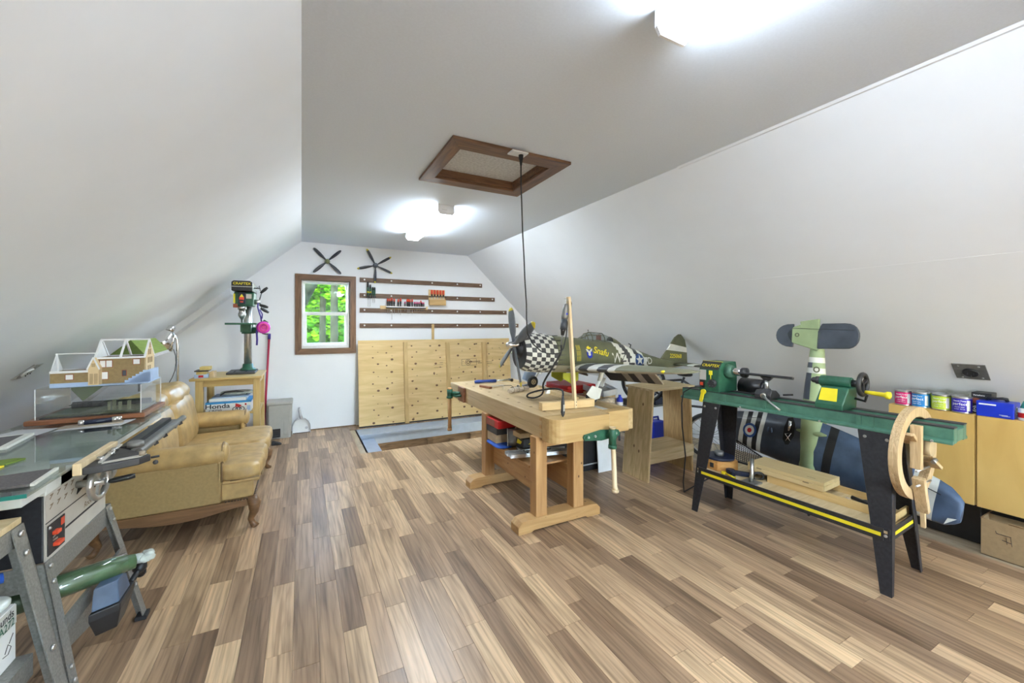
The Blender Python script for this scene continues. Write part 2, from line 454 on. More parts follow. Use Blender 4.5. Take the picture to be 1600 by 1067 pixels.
for s in strips[:298]:
    mb = MB(); strip_box(mb, s); o = mb.build('plank', 'laminate', floor)
    r = random.random(); set_rnd(o, [r]*6)
mb = MB(); vals = []
for s in strips[298:]:
    strip_box(mb, s); vals += [random.random()]*6
o = mb.build('planks', 'laminate', floor); set_rnd(o, vals); o['kind'] = 'stuff'
# stairwell under the opening
mb = MB()
mb.box(HX0, HY1, -.10, HX1, HY1+.02, -.009, 0)                # back rim
mb.box(HX0-.02, HY0, -.10, HX0, HY1, -.009, 0)            # left rim
mb.box(HX0, 5.70, -.035, HX1, HY1, -.012, 0); mb.box(HX0, 5.73, -.16, HX1, 5.75, -.035, 0)               # ledge at the back with a fascia board under it
mb.box(HX0, HY0-.25, -.105, HX0+.195, 5.73, -.08, 0)       # narrow ledge at the left
well = struct('stairwell', mb, ['blue_paint'])
mb = MB()
mb.box(HX0, 5.74, -.30, HX1, 5.78, -.16); mb.box(HX0, 5.72, -.46, HX1, 5.78, -.32)
for k in range(7):
    mb.box(.95+k*.33, 5.70, -.36, 1.03+k*.33, 5.74, -.18-.04*(k % 2))
mb.box(HX0, 4.7, -1.2, HX0+.04, 5.5, -.125); mb.box(HX0, 4.6, -1.2, HX1, 4.64, -.04)
mb.build('joist', 'joist_wood', well)
mb = MB(); mb.box(HX0, 4.6, -2.4, HX1, 5.8, -2.38); mb.box(HX0, 5.8, -2.4, HX1, 5.84, -.4)
mb.build('lower_floor', 'joist_wood', well)
for k in range(6):
    mb = MB(); mb.box(HX1-.25-.27*(k+1), 4.66, -.30-.2*k, HX1-.25-.27*k, 5.46, -.26-.2*k); mb.build('stair_tread', 'joist_wood', well)
# walls
WX0, WX1, WZ0, WZ1 = 0, .618, 1.13, 2.085
mb = MB(); d = .14
mb.box(XL-.3, YW, -.05, WX0, YW+d, 3); mb.box(WX1, YW, -.05, XR+.3, YW+d, 3)
mb.box(WX0, YW, -.05, WX1, YW+d, WZ0); mb.box(WX0, YW, WZ1, WX1, YW+d, 3)
struct('wall_back', mb, 'wall_paint')
BX0, BX1, BZ0, BZ1 = 1.6, 3.0, .7, 1.98
mb = MB(); mb.box(XL-.3, YB-.14, -.05, BX0, YB, 3); mb.box(BX1, YB-.14, -.05, XR+.3, YB, 3); mb.box(BX0, YB-.14, -.05, BX1, YB, BZ0); mb.box(BX0, YB-.14, BZ1, BX1, YB, 3); struct('wall_front', mb, 'wall_paint')
w2 = MB()  # unseen window added behind the camera to bring in fill daylight
for x0, x1 in ((BX0, BX0+.05), (2.275, 2.325), (BX1-.05, BX1)): w2.box(x0, YB-.09, BZ0, x1, YB-.04, BZ1)
for z0, z1 in ((BZ0, BZ0+.05), (BZ1-.05, BZ1)): w2.box(BX0+.05, YB-.09, z0, BX1-.05, YB-.04, z1)
w2 = struct('fill_window', w2, 'white_plastic')
for x0, x1 in ((BX0+.05, 2.275), (2.325, BX1-.05)): MB().box(x0, YB-.07, BZ0+.05, x1, YB-.065, BZ1-.05).build('pane', 'window_glass', w2)
mb = MB(); y0, y1 = YB, YW
mb.prism([(XL, y0, -.03), (XL, y0, zl(XL)), (0, y0, ZC), (-.02, y0, ZC+.1), (XL-.12, y0, zl(XL)), (XL-.12, y0, -.03)], (0, y1-y0, 0))
struct('wall_left', mb, 'wall_paint')
mb = MB()
mb.prism([(XR, y0, -.03), (XR, y0, zr(XR)), (2.44, y0, ZC), (2.46, y0, ZC+.1), (XR+.12, y0, zr(XR)), (XR+.12, y0, -.03)], (0, y1-y0, 0))
struct('wall_right', mb, 'wall_paint')
AX0, AX1, AY0, AY1 = .90, 1.61, 2.445, 3.05
mb = MB()
for x0, ya, x1, yb in ((-.02, YB, AX0, YW), (AX1, YB, 2.46, YW), (AX0, YB, AX1, AY0), (AX0, AY1, AX1, YW)):
    mb.box(x0, ya, ZC, x1, yb, ZC+.1)
struct('ceiling', mb, 'ceiling_paint')
# taped joints and shadow beads that show on the slopes
mb = MB()
mb.box(.085, YB, ZC-.0012, .088, YW, ZC); mb.box(.03, YB, ZC-.0012, .032, 3.5, ZC)
struct('trim_1', mb, 'ceiling_paint')
mb = MB(); s = math.atan(.96)
mb.prism([(2.44, YB, ZC), (2.428, YB, ZC), (2.441, YB, ZC-.011), (2.458, YB, ZC-.013)], (0, 2.05-YB, 0))
struct('trim_2', mb, 'wall_paint')
mb = MB()
for x, ya, yb in ((3.255, YB, 2.3),):
    mb.prism([(x-.002, ya, zr(x-.002)), (x-.0012, ya, zr(x)-.0008), (x+.002, ya, zr(x+.002)-.0004)], (0, yb-ya, 0))
struct('trim_3', mb, 'wall_paint')
# boxed chase where the left slope meets the end wall
mb = MB()
mb.prism([(-.775, 6.02, zl(-.775)), (-.79, 6.02, zl(-.79)+.02), (-1.6, 6.02, zl(-1.6)+.02), (-1.6, 6.02, zl(-1.6)-.10), (-.775, 6.02, zl(-.775)-.085)], (0, .25, 0))
struct('trim_4', mb, 'wall_paint')
mb = MB(); mb.box(-.12, YW-.012, 0, HX0+.02, YW, .012); struct('baseboard_back', mb, 'joist_wood')
# ---------------------------------------------------------------- window
win = MB(); win.box(WX0-.001, YW, WZ0-.012, WX1, 6.33, WZ0); win.box(WX0, YW, WZ1, WX1, 6.33, WZ1+.012)
win.box(WX0-.012, YW, WZ0, WX0, 6.33, WZ1); win.box(WX1, YW, WZ0, WX1+.012, 6.33, WZ1)
win = struct('window_1', win, 'stained_wood_z')
a, b, c, e, q = -.078, .703, 1.055, 2.165, .08; yy = YW-.02
for poly, mt in ((((a, c), (b, c), (b-q, c+q), (a+q, c+q)), 'stained_wood'), (((a, e), (a+q, e-q), (b-q, e-q), (b, e)), 'stained_wood'),
             (((a, c), (a+q, c+q), (a+q, e-q), (a, e)), 'stained_wood_z'), (((b, c), (b, e), (b-q, e-q), (b-q, c+q)), 'stained_wood_z')):
    MB().prism([(x, yy, z) for x, z in poly], (0, .02, 0)).build('casing_board', mt, win, .002)
def rectframe(mb, x0, z0, x1, z1, t, ya, yb, tb=None):
    tb = tb or t
    mb.box(x0, ya, z0, x1, yb, z0+tb); mb.box(x0, ya, z1-t, x1, yb, z1); mb.box(x0, ya, z0+tb, x0+t, yb, z1-t); mb.box(x1-t, ya, z0+tb, x1, yb, z1-t)
mb = MB(); rectframe(mb, WX0, WZ0, WX1, WZ1, .025, 6.30, 6.40, .045); mb.build('window_frame', 'white_plastic', win, .003)
mb = MB(); rectframe(mb, .02, 1.60, .60, 2.065, .022, 6.365, 6.39); up = mb.build('upper_sash', 'white_plastic', win, .002)
MB().box(.04, 6.375, 1.62, .58, 6.38, 2.05).build('pane', 'window_glass', up)
mb = MB(); rectframe(mb, .02, 1.165, .60, 1.645, .045, 6.33, 6.36); lo = mb.build('lower_sash', 'white_plastic', win, .002)
MB().box(.06, 6.343, 1.205, .56, 6.348, 1.605).build('pane', 'window_glass', lo)
# ---------------------------------------------------------------- outdoors
mb = MB(); n = 14
gv = [(-14+28*i/n, 7+26*j/n, -2.9+.20*(26*j/n)+.25*noise.noise(Vector((i*.5, j*.5, 0)))) for j in range(n+1) for i in range(n+1)]
mb.add(gv, [(j*(n+1)+i, j*(n+1)+i+1, (j+1)*(n+1)+i+1, (j+1)*(n+1)+i) for j in range(n) for i in range(n)], 0, True)
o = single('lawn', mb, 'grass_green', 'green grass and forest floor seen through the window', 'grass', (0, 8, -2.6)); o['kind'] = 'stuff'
def leaves(mb, c, r, n, size, rs):
    for k in range(n):
        d = Vector((rs.gauss(0, 1), rs.gauss(0, 1), rs.gauss(0, 1))); d.normalize(); p = Vector(c)+Vector((d.x*r[0], d.y*r[1], d.z*r[2]))*rs.random()**.4
        a = Vector((rs.gauss(0, 1), rs.gauss(0, 1), rs.gauss(0, .6))).normalized(); u, v = frame(a); s = size*(.6+.8*rs.random())
        m = 0 if rs.random() < .5 else 1
        mb.add([p-u*s, p-v*s*.45+a*s*.1, p+u*s, p+v*s*.45+a*s*.1], [(0, 1, 2, 3)], m)
def tree(x, y, r, h, crowns, label, lean=0, seed=1):
    rs = random.Random(seed); z0 = -2.7
    t = thing('tree', label, 'tree', (x, y, z0))
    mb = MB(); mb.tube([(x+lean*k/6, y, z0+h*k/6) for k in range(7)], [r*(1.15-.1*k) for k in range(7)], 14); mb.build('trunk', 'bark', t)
    mb = MB()
    for c, rr, n, sz in crowns: leaves(mb, c, rr, n, sz, rs)
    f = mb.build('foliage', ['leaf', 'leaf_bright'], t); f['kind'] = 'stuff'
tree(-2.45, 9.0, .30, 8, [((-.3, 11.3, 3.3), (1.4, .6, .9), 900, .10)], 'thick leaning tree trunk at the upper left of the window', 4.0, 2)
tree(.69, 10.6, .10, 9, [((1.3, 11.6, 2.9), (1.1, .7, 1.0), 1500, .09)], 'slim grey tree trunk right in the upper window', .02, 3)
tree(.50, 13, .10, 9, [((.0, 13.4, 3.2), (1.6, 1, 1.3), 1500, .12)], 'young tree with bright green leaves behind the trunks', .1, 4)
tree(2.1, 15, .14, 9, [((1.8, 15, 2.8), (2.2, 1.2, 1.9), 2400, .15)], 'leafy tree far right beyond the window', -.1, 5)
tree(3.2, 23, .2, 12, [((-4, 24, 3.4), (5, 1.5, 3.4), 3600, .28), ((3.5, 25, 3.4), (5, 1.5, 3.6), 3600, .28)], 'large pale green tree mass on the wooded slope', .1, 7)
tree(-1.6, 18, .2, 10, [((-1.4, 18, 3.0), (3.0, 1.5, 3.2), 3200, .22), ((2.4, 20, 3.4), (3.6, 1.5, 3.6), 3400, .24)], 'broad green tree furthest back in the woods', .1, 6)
# ---------------------------------------------------------------- ceiling fittings
def lamp(y0, y1, label):
    t = thing('ceiling_light', label, 'ceiling light', (1.23, (y0+y1)/2, ZC), 0, 'fluorescent ceiling lights')
    x0, x1 = 1.155, 1.31
    MB().box(x0+.002, y0+.013, ZC-.024, x1-.002, y1-.013, ZC).build('housing', 'white_metal', t)
    n = 10; rg = []
    for y in (y0+.012, y1-.012):
        rg.append([(x0, y, ZC-.024), (x0-.002, y, ZC-.06), (x0+.018, y, ZC-.088), (x1-.018, y, ZC-.088), (x1+.002, y, ZC-.06), (x1, y, ZC-.024)])
    MB().loft(rg, 0, False, False, closed=False).build('diffuser', 'lamp_diffuser', t)
    for y in (y0, y1-.012):
        MB().prism([(x0-.004, y, ZC), (x0-.005, y, ZC-.066), (x0+.014, y, ZC-.092), (x1-.014, y, ZC-.092), (x1+.005, y, ZC-.066), (x1+.004, y, ZC)], (0, .012, 0)).build('end_cap', 'light_end', t)
    return t
t = lamp(3.72, 5.05, 'white fluorescent ceiling light between roof hatch and end wall')
MB().box(1.19, 3.716, ZC-.05, 1.24, 3.721, ZC-.047).build('slot', 'plane_white', t)
l1 = lamp(-.27, 1.07, 'white fluorescent ceiling light at the top edge of the photo')
dup(l1, (1.23, -2.6, ZC), None, 'added unseen ceiling light behind the viewpoint for even fill')  # third fixture, added out of view to even out the light
mb = MB(); mb.tube([(1.395, 4.52, ZC), (1.395, 4.52, ZC-.035), (1.405, 4.52, ZC-.05), (1.42, 4.52, ZC-.05), (1.428, 4.52, ZC-.04)], .004, 6); mb.cyl((1.395, 4.52, ZC-.006), (1.395, 4.52, ZC), .012)
single('ceiling_hook', mb, 'white_metal', 'tiny white cup hook in the ceiling beside the far light', 'hook')
t = thing('attic_hatch', 'dark wood framed attic hatch with textured white panel', 'hatch', (1.255, 2.75, ZC))
MB().box(AX0, AY0, ZC+.055, AX1, AY1, ZC+.075).build('panel', 'hatch_texture', t)
a, b, c, e = .815, 1.692, 2.335, 3.14; zz = ZC-.02
for poly, mt in ((((a, c), (b, c), (AX1-.02, AY0+.02), (AX0+.01, AY0+.02)), 'stained_wood'), (((a, e), (AX0+.01, AY1-.02), (AX1-.02, AY1-.02), (b, e)), 'stained_wood'),
             (((a, c), (AX0+.01, AY0+.02), (AX0+.01, AY1-.02), (a, e)), 'stained_wood_y'), (((b, c), (b, e), (AX1-.02, AY1-.02), (AX1-.02, AY0+.02)), 'stained_wood_y')):
    MB().prism([(x, y, zz) for x, y in poly], (0, 0, .02)).build('frame_board', mt, t, .002)
mb = MB(); mb.box(AX0, AY1-.03, ZC, AX1, AY1, ZC+.055); mb.box(AX1-.03, AY0, ZC, AX1, AY1-.03, ZC+.055); mb.box(AX0, AY0, ZC, AX1-.03, AY0+.03, ZC+.055); mb.box(AX0, AY0+.03, ZC, AX0+.02, AY1-.03, ZC+.055)
mb.build('liner', 'stained_wood', t)
t = thing('ceiling_outlet', 'white ceiling outlet plate on the hatch frame edge', 'outlet', (1.265, 2.335, ZC-.02))
MB().box(1.205, 2.30, ZC-.03, 1.325, 2.375, ZC-.02).build('plate', 'white_plastic', t, .003)
MB().box(1.235, 2.318, ZC-.034, 1.27, 2.357, ZC-.03).build('socket', 'white_plastic', t, .003)
t = thing('hanging_cord', 'black power cord hanging from the ceiling outlet to the rotary tool', 'cord', (1.286, 2.335, ZC-.034))
mb = MB(); mb.cyl((1.286, 2.335, ZC-.032), (1.286, 2.335, ZC-.06), .016, .014); mb.cyl((1.286, 2.335, ZC-.06), (1.286, 2.335, ZC-.10), .012, .006); mb.build('plug', 'rubber', t)
pts = [(1.286, 2.335, 2.52), (1.287, 2.336, 2.38), (1.294, 2.336, 2.21), (1.300, 2.336, 2.05), (1.312, 2.34, 1.90), (1.318, 2.34, 1.76), (1.33, 2.34, 1.60), (1.334, 2.345, 1.50), (1.35, 2.36, 1.40),
       (1.40, 2.37, 1.325), (1.47, 2.385, 1.275), (1.54, 2.41, 1.255), (1.60, 2.43, 1.248), (1.68, 2.46, 1.25), (1.74, 2.50, 1.28), (1.80, 2.55, 1.37), (1.86, 2.62, 1.47), (1.90, 2.63, 1.56), (1.90, 2.62, 1.63), (1.875, 2.61, 1.67), (1.845, 2.60, 1.665)]
MB().tube(pts, .0045, 6).build('cable', 'rubber', t)
# ---------------------------------------------------------------- end wall: propellers
def blade(mb, c, ang, r0, r1, wd, tip=1, ax='Y', m=0, mt=1, tl=.12, pitch=.35):
    c = Vector(c); d = Vector((math.cos(ang), 0, math.sin(ang))); p = Vector((-math.sin(ang), 0, math.cos(ang))); nn = Vector((0, 1, 0))
    if ax == 'X': d = Vector((0, math.cos(ang), math.sin(ang))); p = Vector((0, -math.sin(ang), math.cos(ang))); nn = Vector((1, 0, 0))
    prof = [(0, .22), (.1, .26), (.28, .42), (.5, .5), (.75, .48), (1-tl, .40), (.96, .28), (1, .10)]; rg = []
    for f, q in prof:
        h = p*math.cos(pitch*(1-.5*f))+nn*math.sin(pitch*(1-.5*f)); k = nn*math.cos(pitch*(1-.5*f))-p*math.sin(pitch*(1-.5*f))
        o = c+d*(r0+(r1-r0)*f); th = .16*wd*(1.6-f)
        rg.append([o+h*q*wd*math.cos(2*PI*j/8)+k*th*math.sin(2*PI*j/8)*.6 for j in range(8)])
    mb.loft(rg, m, True, True, True, lambda i, j: mt if i >= 5 else m)
def wall_prop(c, R, angs, label, hub, hr, tip, wd):
    t = thing('propeller', label, 'propeller', c)
    mb = MB(); mb.lathe((c[0], YW, c[2]), (0, -1, 0), [(hr*.6, 0), (hr, .012), (hr, .03), (hr*.8, .055), (hr*.45, .07), (.004, .076)], 18); mb.build('hub', hub, t)
    for a in angs:
        mb = MB(); blade(mb, (c[0], YW-.03, c[2]), math.radians(a), hr*.85, R, wd); mb.build('blade', ['blade_dark', tip], t)
wall_prop((.323, YW-.03, 2.359), .245, (43, 135, 223, 317), 'dark four blade propeller with olive hub above the window', 'hub_green', .034, 'blade_dark', .044)
wall_prop((.975, YW-.03, 2.347), .265, (32, 118, 194, 268, 336), 'dark five blade propeller with grey hub and yellow tips on wall', 'blade_grey', .038, 'yellow_dark', .040)
# tool rails
zs = ((2.124, 2.695), (1.896, 2.929), (1.679, 3.158), (1.453, 3.39)); holes = ((.82, 1.205, 1.835, 2.255, 2.66), (.82, 1.205, 1.835, 2.255, 2.66, 2.885), (.82, 1.205, 1.835, 2.255, 2.66, 3.10), (.82, 1.205, 1.835, 2.255, 2.66, 3.10, 3.345))
nm = ('topmost short dark wood tool rail under the five blade propeller', 'second dark wood tool rail holding the red handled chisel rack', 'third dark wood tool rail behind the row of screwdrivers', 'lowest and longest dark wood tool rail above the plywood hatch')
RY = YW-.02
for (z, x1), hs, lb in zip(zs, holes, nm):
    t = thing('tool_rail', lb, 'rail', (.755, YW, z), 0, 'dark wood tool rails on the end wall')
    MB().box(.755, RY, z-.033, x1, YW, z+.033).build('board', 'rail_wood', t, .002)
    for h in hs: MB().cyl((h, RY+.001, z+.004), (h, RY-.003, z+.004), .013, .011, 10).build('screw_cap', 'white_plastic', t)
# tools on the rails
def driver(name, x, z, hl, r, sl, mats, label, cat, group, y=RY-.035, z0=None):
    t = thing(name, label, cat, (x, y, z), 0, group)
    mb = MB(); mb.lathe((x, y, z), (0, 0, 1), [(r*.6, 0), (r*.8, .006), (r*.75, hl*.2), (r, hl*.35), (r, hl*.62)], 10, 0); mb.build('grip', mats[0], t)
    mb = MB(); mb.lathe((x, y, z+hl*.62), (0, 0, 1), [(r, 0), (r*1.05, hl*.2), (r*.7, hl*.38)], 10, 0); mb.build('grip_end', mats[1], t)
    mb = MB(); mb.cyl((x, y, z), (x, y, z-sl), .0035, .003, 6); mb.build('shaft', 'steel', t)
    return t
t = thing('screwdriver_rack', 'pale slotted wooden screwdriver rack on the third rail', 'rack', (1.07, RY, 1.71))
MB().box(1.04, RY-.018, 1.70, 1.76, RY, 1.752).build('back_strip', 'pine_block', t)
MB().box(1.12, RY-.06, 1.716, 1.72, RY-.018, 1.728).build('shelf_strip', 'ink', t)
MB().box(1.12, RY-.061, 1.728, 1.72, RY-.055, 1.745).build('front_strip', 'white_plastic', t)
xs = [(1.145, 0), (1.175, 0), (1.205, 2), (1.24, 0), (1.30, 1), (1.335, 2), (1.40, 3), (1.435, 0), (1.455, 0), (1.475, 1), (1.51, 0), (1.545, 3), (1.57, 3), (1.595, 3), (1.62, 3), (1.645, 4), (1.665, 3), (1.69, 3)]
side = ('thick red and black handled screwdriver', 'red topped screwdriver with pale ferrule', 'long bladed screwdriver with orange red handle', 'short red handled screwdriver', 'taller dark capped screwdriver')
for i, (x, k) in enumerate(xs):
    hl = (.115, .11, .125, .075, .10)[k]; sl = (.075, .07, .16 if i == 2 else .09, .03, .03)[k]
    lb = '%s, %s' % (side[k], ('first from the left in wall rack', 'second from the left in wall rack', 'third from the left in wall rack', 'fourth from the left in wall rack', 'fifth from the left in wall rack', 'sixth from the left in wall rack', 'seventh from the left in wall rack', 'eighth from the left in wall rack', 'ninth from the left in wall rack', 'ninth from the right in wall rack', 'eighth from the right in wall rack', 'seventh from the right in wall rack', 'sixth from the right in wall rack', 'fifth from the right in wall rack', 'fourth from the right in wall rack', 'third from the right in wall rack', 'second from the right in wall rack', 'last on the right in wall rack')[i])
    driver('screwdriver', x, 1.745, hl, .0125 if k < 3 else .0095, sl+.04, ('black_plastic', 'orange_red' if k != 3 else 'magenta'), lb, 'screwdriver', 'screwdrivers in the wall rack', RY-.038)
t = thing('driver_strip', 'small dark strip holding four long drivers on the second rail', 'rack', (.905, RY, 1.88))
MB().box(.845, RY-.045, 1.872, .975, RY, 1.885).build('strip', 'ink', t)
for i, (x, hl, nmz) in enumerate(((.865, .20, 'tallest black handled nut driver, leftmost in dark strip'), (.898, .165, 'second black handled nut driver in the dark strip'), (.932, .125, 'third nut driver, short green and black handle'), (.96, .125, 'rightmost short nut driver in the dark strip'))):
    t = driver('nut_driver', x, 1.895, hl, .012, .16 if i < 2 else .10, ('green_metal', 'black_plastic'), nmz, 'nut driver', 'nut drivers on the second rail', RY-.024)
    if i < 2: MB().cyl((x, RY-.024, 1.935), (x, RY-.024, 1.955), .0135, None, 10).build('collar', 'yellow', t)
t = thing('chisel_rack', 'pale wooden rack with five red handled chisels on second rail', 'rack', (1.91, RY, 1.79))
MB().box(1.775, RY-.014, 1.78, 2.04, RY, 2.02).build('back_board', 'pine_block', t)
MB().box(1.775, RY-.055, 1.775, 2.045, RY-.014, 1.865).build('pocket', 'bench_face', t, .002)
MB().box(1.775, RY-.05, 1.908, 2.055, RY-.014, 1.918).build('slot_strip', 'ink', t)
for i in range(5):
    x = 1.82+i*.047; nmz = ('leftmost', 'second from left', 'middle', 'second from right', 'rightmost')[i]
    t = thing('chisel', 'red and black handled chisel in the pale rack, %s' % nmz, 'chisel', (x, RY-.034, 1.918), 0, 'chisels in the pale wall rack')
    MB().lathe((x, RY-.034, 1.945), (0, 0, 1), [(.013, 0), (.017, .015), (.017, .055), (.013, .07)], 10).build('handle', 'orange_red', t)
    MB().lathe((x, RY-.034, 1.92), (0, 0, 1), [(.008, 0), (.013, .012), (.013, .025)], 10).build('collar', 'black_plastic', t)
    MB().box(x-.007, RY-.037, 1.85, x+.007, RY-.032, 1.92).build('blade', 'steel', t)
# ---------------------------------------------------------------- plywood floor hatch standing open
t = thing('stair_hatch', 'large knotty plywood stair hatch standing open against the end wall', 'hatch', (1.95, 6.03, 0))
lean = lambda y, z: (y+.13*z/1.235, z)
def hbox(mb, x0, x1, z0, z1, d0, d1):
    v = [(x, *lean(6.045-d, z)) for d in (d1, d0) for z in (z0, z1) for x in (x0, x1)]
    mb.add(v, [(0, 1, 3, 2), (4, 6, 7, 5), (0, 4, 5, 1), (2, 3, 7, 6), (0, 2, 6, 4), (1, 5, 7, 3)])
mb = MB(); hbox(mb, .721, 3.165, .003, 1.237, -.018, 0); mb.build('panel', 'plywood', t)
for x0, x1, z0, z1 in ((1.362, 1.42, .01, 1.205), (2.025, 2.085, .08, 1.19), (2.64, 2.71, .05, 1.18)):
    mb = MB(); hbox(mb, x0, x1, z0, z1, 0, .04); mb.build('batten', 'batten_wood', t, .003)
mb = MB(); hbox(mb, .721, 3.165, .003, .022, 0, .004); mb.build('bottom_edge', 'ink', t)
mb = MB()
def mark(x, z, w_, h_):
    hbox(mb, x-w_/2, x+w_/2, z-h_/2, z+h_/2, 0, .0008)
for x, z, w_, h_ in ((2.29, .86, .006, .10), (2.42, .81, .26, .005), (2.42, .91, .26, .005), (2.545, .86, .005, .10), (1.90, .84, .15, .005), (1.90, .80, .13, .005), (1.95, .87, .05, .006), (2.62, .87, .12, .005), (2.62, .84, .10, .01), (2.78, .86, .11, .006), (2.78, .83, .09, .008), (2.40, .885, .02, .012)):
    mark(x, z, w_, h_)
k = mb.build('mill_stamp', 'ink_soft', t); k['kind'] = 'stuff'; mb = MB(); mb.ring((2.40, lean(6.0445, .86)[0], .86), (0, -1, .1), .05, .042, .001, 24); mb.ring((2.40, lean(6.0445, .86)[0], .86), (0, -1, .1), .03, .016, .001, 20)
for k in range(7): mark(2.33+k*.022+.14, .865, .012, .03)
k = mb.build('mill_stamp', 'ink_soft', t); k['kind'] = 'stuff'
mb = MB(); rs = random.Random(11)
for k in range(104):
    c_ = (.955, 1.155, 1.52, 1.90, 2.27, 2.48, 2.80, 3.0)[k//13]; x = c_+(.035 if k % 2 else -.035)*rs.uniform(.7, 1.3); z = .05+.092*(k % 13)+rs.uniform(-.02, .02); y = lean(6.0444, z)[0]
    if 2.01 < x < 2.10 or 1.345 < x < 1.435 or 2.625 < x < 2.725: continue
    r = rs.choice((.006, .010, .013, .016)); mb.disc((x, y, z), (0, -1, .105), r, 8, 0, 1.3)
mb.disc((1.83, lean(6.044, .71)[0], .71), (0, -1, .105), .022, 9, 0, .6)
k = mb.build('knots', 'stained_wood', t); k['kind'] = 'stuff'
single('wood_strip', MB().box(1.825, 6.235, 1.23, 1.865, 6.247, 1.475), 'batten_wood', 'narrow pale wood strip standing above the plywood hatch', 'strip')
# ---------------------------------------------------------------- workbench
BT = .81
t = thing('workbench', 'beech joiner workbench with green vises in the middle of the room', 'workbench', (1.7, 3.35, 0))
mb = MB()
mb.box(1.50, 2.42, BT-.075, 2.05, 4.38, BT); mb.box(2.05, 2.42, BT-.12, 2.27, 4.38, BT-.035)
mb.build('bench_top', 'bench_beech', t, .004)
mb = MB(); mb.box(1.50, 2.42, BT-.155, 1.545, 4.30, BT-.0752); mb.box(2.23, 2.335, BT-.155, 2.275, 4.38, BT+.001); mb.box(1.545, 4.335, BT-.155, 2.23, 4.38, BT-.0752); mb.build('apron', 'bench_beech', t, .003)
mb = MB(); mb.box(2.01, 2.335, BT-.165, 2.235, 2.42, BT-.002); mb.build('end_cap', 'bench_face', t, .004)
arc = [(1.50, 2.418), (1.50, 2.36)]+[(1.59-.09*math.cos(a), 2.36-.09*math.sin(a)) for a in (.3, .6, .9, 1.2, PI/2)]+[(1.985, 2.27), (2.0, 2.285), (2.0, 2.418)]
MB().prism([(x, y, BT-.165) for x, y in arc], (0, 0, .165)).build('vise_jaw', 'bench_face', t, .003)
mb = MB()
for k in range(3): mb.box(1.497, 2.42, BT-.14+.055*k, 1.5, 2.445, BT-.115+.055*k)
mb.build('dovetail', 'bench_pine_x', t)
mb = MB()
for k in range(9): mb.box(1.60, 2.55+k*.2, BT-.001, 1.622, 2.575+k*.2, BT+.0006)
mb.build('dog_hole', 'ink_soft', t)['kind'] = 'stuff'
for x in (1.475, 1.80):
    for y in (2.455, 3.345):
        MB().box(x, y, .085, x+.092, y+.088, BT-.075-.08).build('leg', 'bench_pine', t, .004)
for y in (2.44, 3.335):
    mb = MB(); pr = [(1.325, .0), (1.43, 0), (1.45, .012), (1.90, .012), (1.92, 0), (2.04, 0), (2.04, .055), (2.01, .085), (1.965, .092), (1.40, .092), (1.355, .085), (1.325, .055)]
    mb.prism([(x, y, z) for x, z in pr], (0, .115, 0)); mb.build('foot', 'bench_pine_x', t, .004)
    MB().box(1.50, y+.03, BT-.235, 1.87, y+.09, BT-.155).build('bearer', 'bench_pine_x', t, .003)
for x in (1.555, 1.80): MB().box(x, 2.54, .20, x+.035, 3.345, .395).build('stretcher', 'bench_pine_y', t, .003)
MB().box(1.50, 2.60, .395, 1.86, 3.34, .41).build('shelf', 'bench_pine_y', t)
def vise(p, ang, nm):
    M = T(*p) @ rot('Z', ang); q = lambda *a: M @ Vector(a)
    mb = MB(); mb.prism([q(-.16, 0, .005), q(-.15, 0, .022), q(.0, 0, .042), q(.16, 0, .024), q(.172, 0, .0), q(.16, 0, -.022), q(0, 0, -.035), q(-.15, 0, -.018)], M.to_3x3() @ Vector((0, -.014, 0)))
    for x in (-.13, .135): mb.cyl(q(x, -.012, .003), q(x, -.022, .003), .014, .012, 12)
    pl = mb.build('plate', 'green_metal', t, .002)
    mb = MB()
    for x in (-.12, -.06, .13): mb.cyl(q(x, -.013, .004), q(x, -.024, .004), .010, .008, 8)
    mb.build('bolt', 'steel', pl)
    mb = MB(); mb.cyl(q(.06, -.01, .0), q(.06, -.085, .0), .022, .02, 14); mb.cyl(q(.06, -.06, .05), q(.06, -.06, -.06), .026, .026, 14)
    mb.cyl(q(.06, -.06, -.06), q(.06, -.06, -.085), .030, .030, 14); mb.build('hub', 'green_metal', pl)
    h = MB(); h.cyl(q(.06, -.06, .066), q(.06, -.06, .05), .024, .019, 14); h.tube([q(.06, -.06, .05), q(.07, -.058, -.10), q(.085, -.055, -.36), q(.09, -.054, -.385)], [.017, .017, .018, .020], 12); h.cyl(q(.09, -.054, -.385), q(.091, -.054, -.405), .026, .024, 14)
    return h.build('vise_handle', 'pine_pale', t)
vise((1.90, 2.27, .665), 0, 'a')
MB().box(1.475, 3.90, BT-.15, 1.499, 4.07, BT).build('side_jaw', 'brown_board', t, .003)
mb = MB(); mb.tube([(1.475, 4.0, .735), (1.45, 4.05, .735), (1.425, 4.10, .73)], .022, 10); mb.cyl((1.40, 4.115, .775), (1.40, 4.115, .70), .03, .028, 14); mb.cyl((1.40, 4.115, .70), (1.40, 4.115, .68), .034, .034, 14)
mb.tube([(1.47, 3.96, .725), (1.44, 4.02, .71), (1.42, 4.09, .715)], .012, 8); s_ = mb.build('side_vise', 'green_metal', t)
mb = MB(); mb.cyl((1.40, 4.115, .775), (1.40, 4.115, .79), .028, .022, 12); mb.cyl((1.40, 4.115, .68), (1.40, 4.115, .36), .018, .020, 12); mb.cyl((1.40, 4.115, .36), (1.40, 4.115, .335), .025, .024, 12); mb.build('vise_handle', 'bench_pine', t)
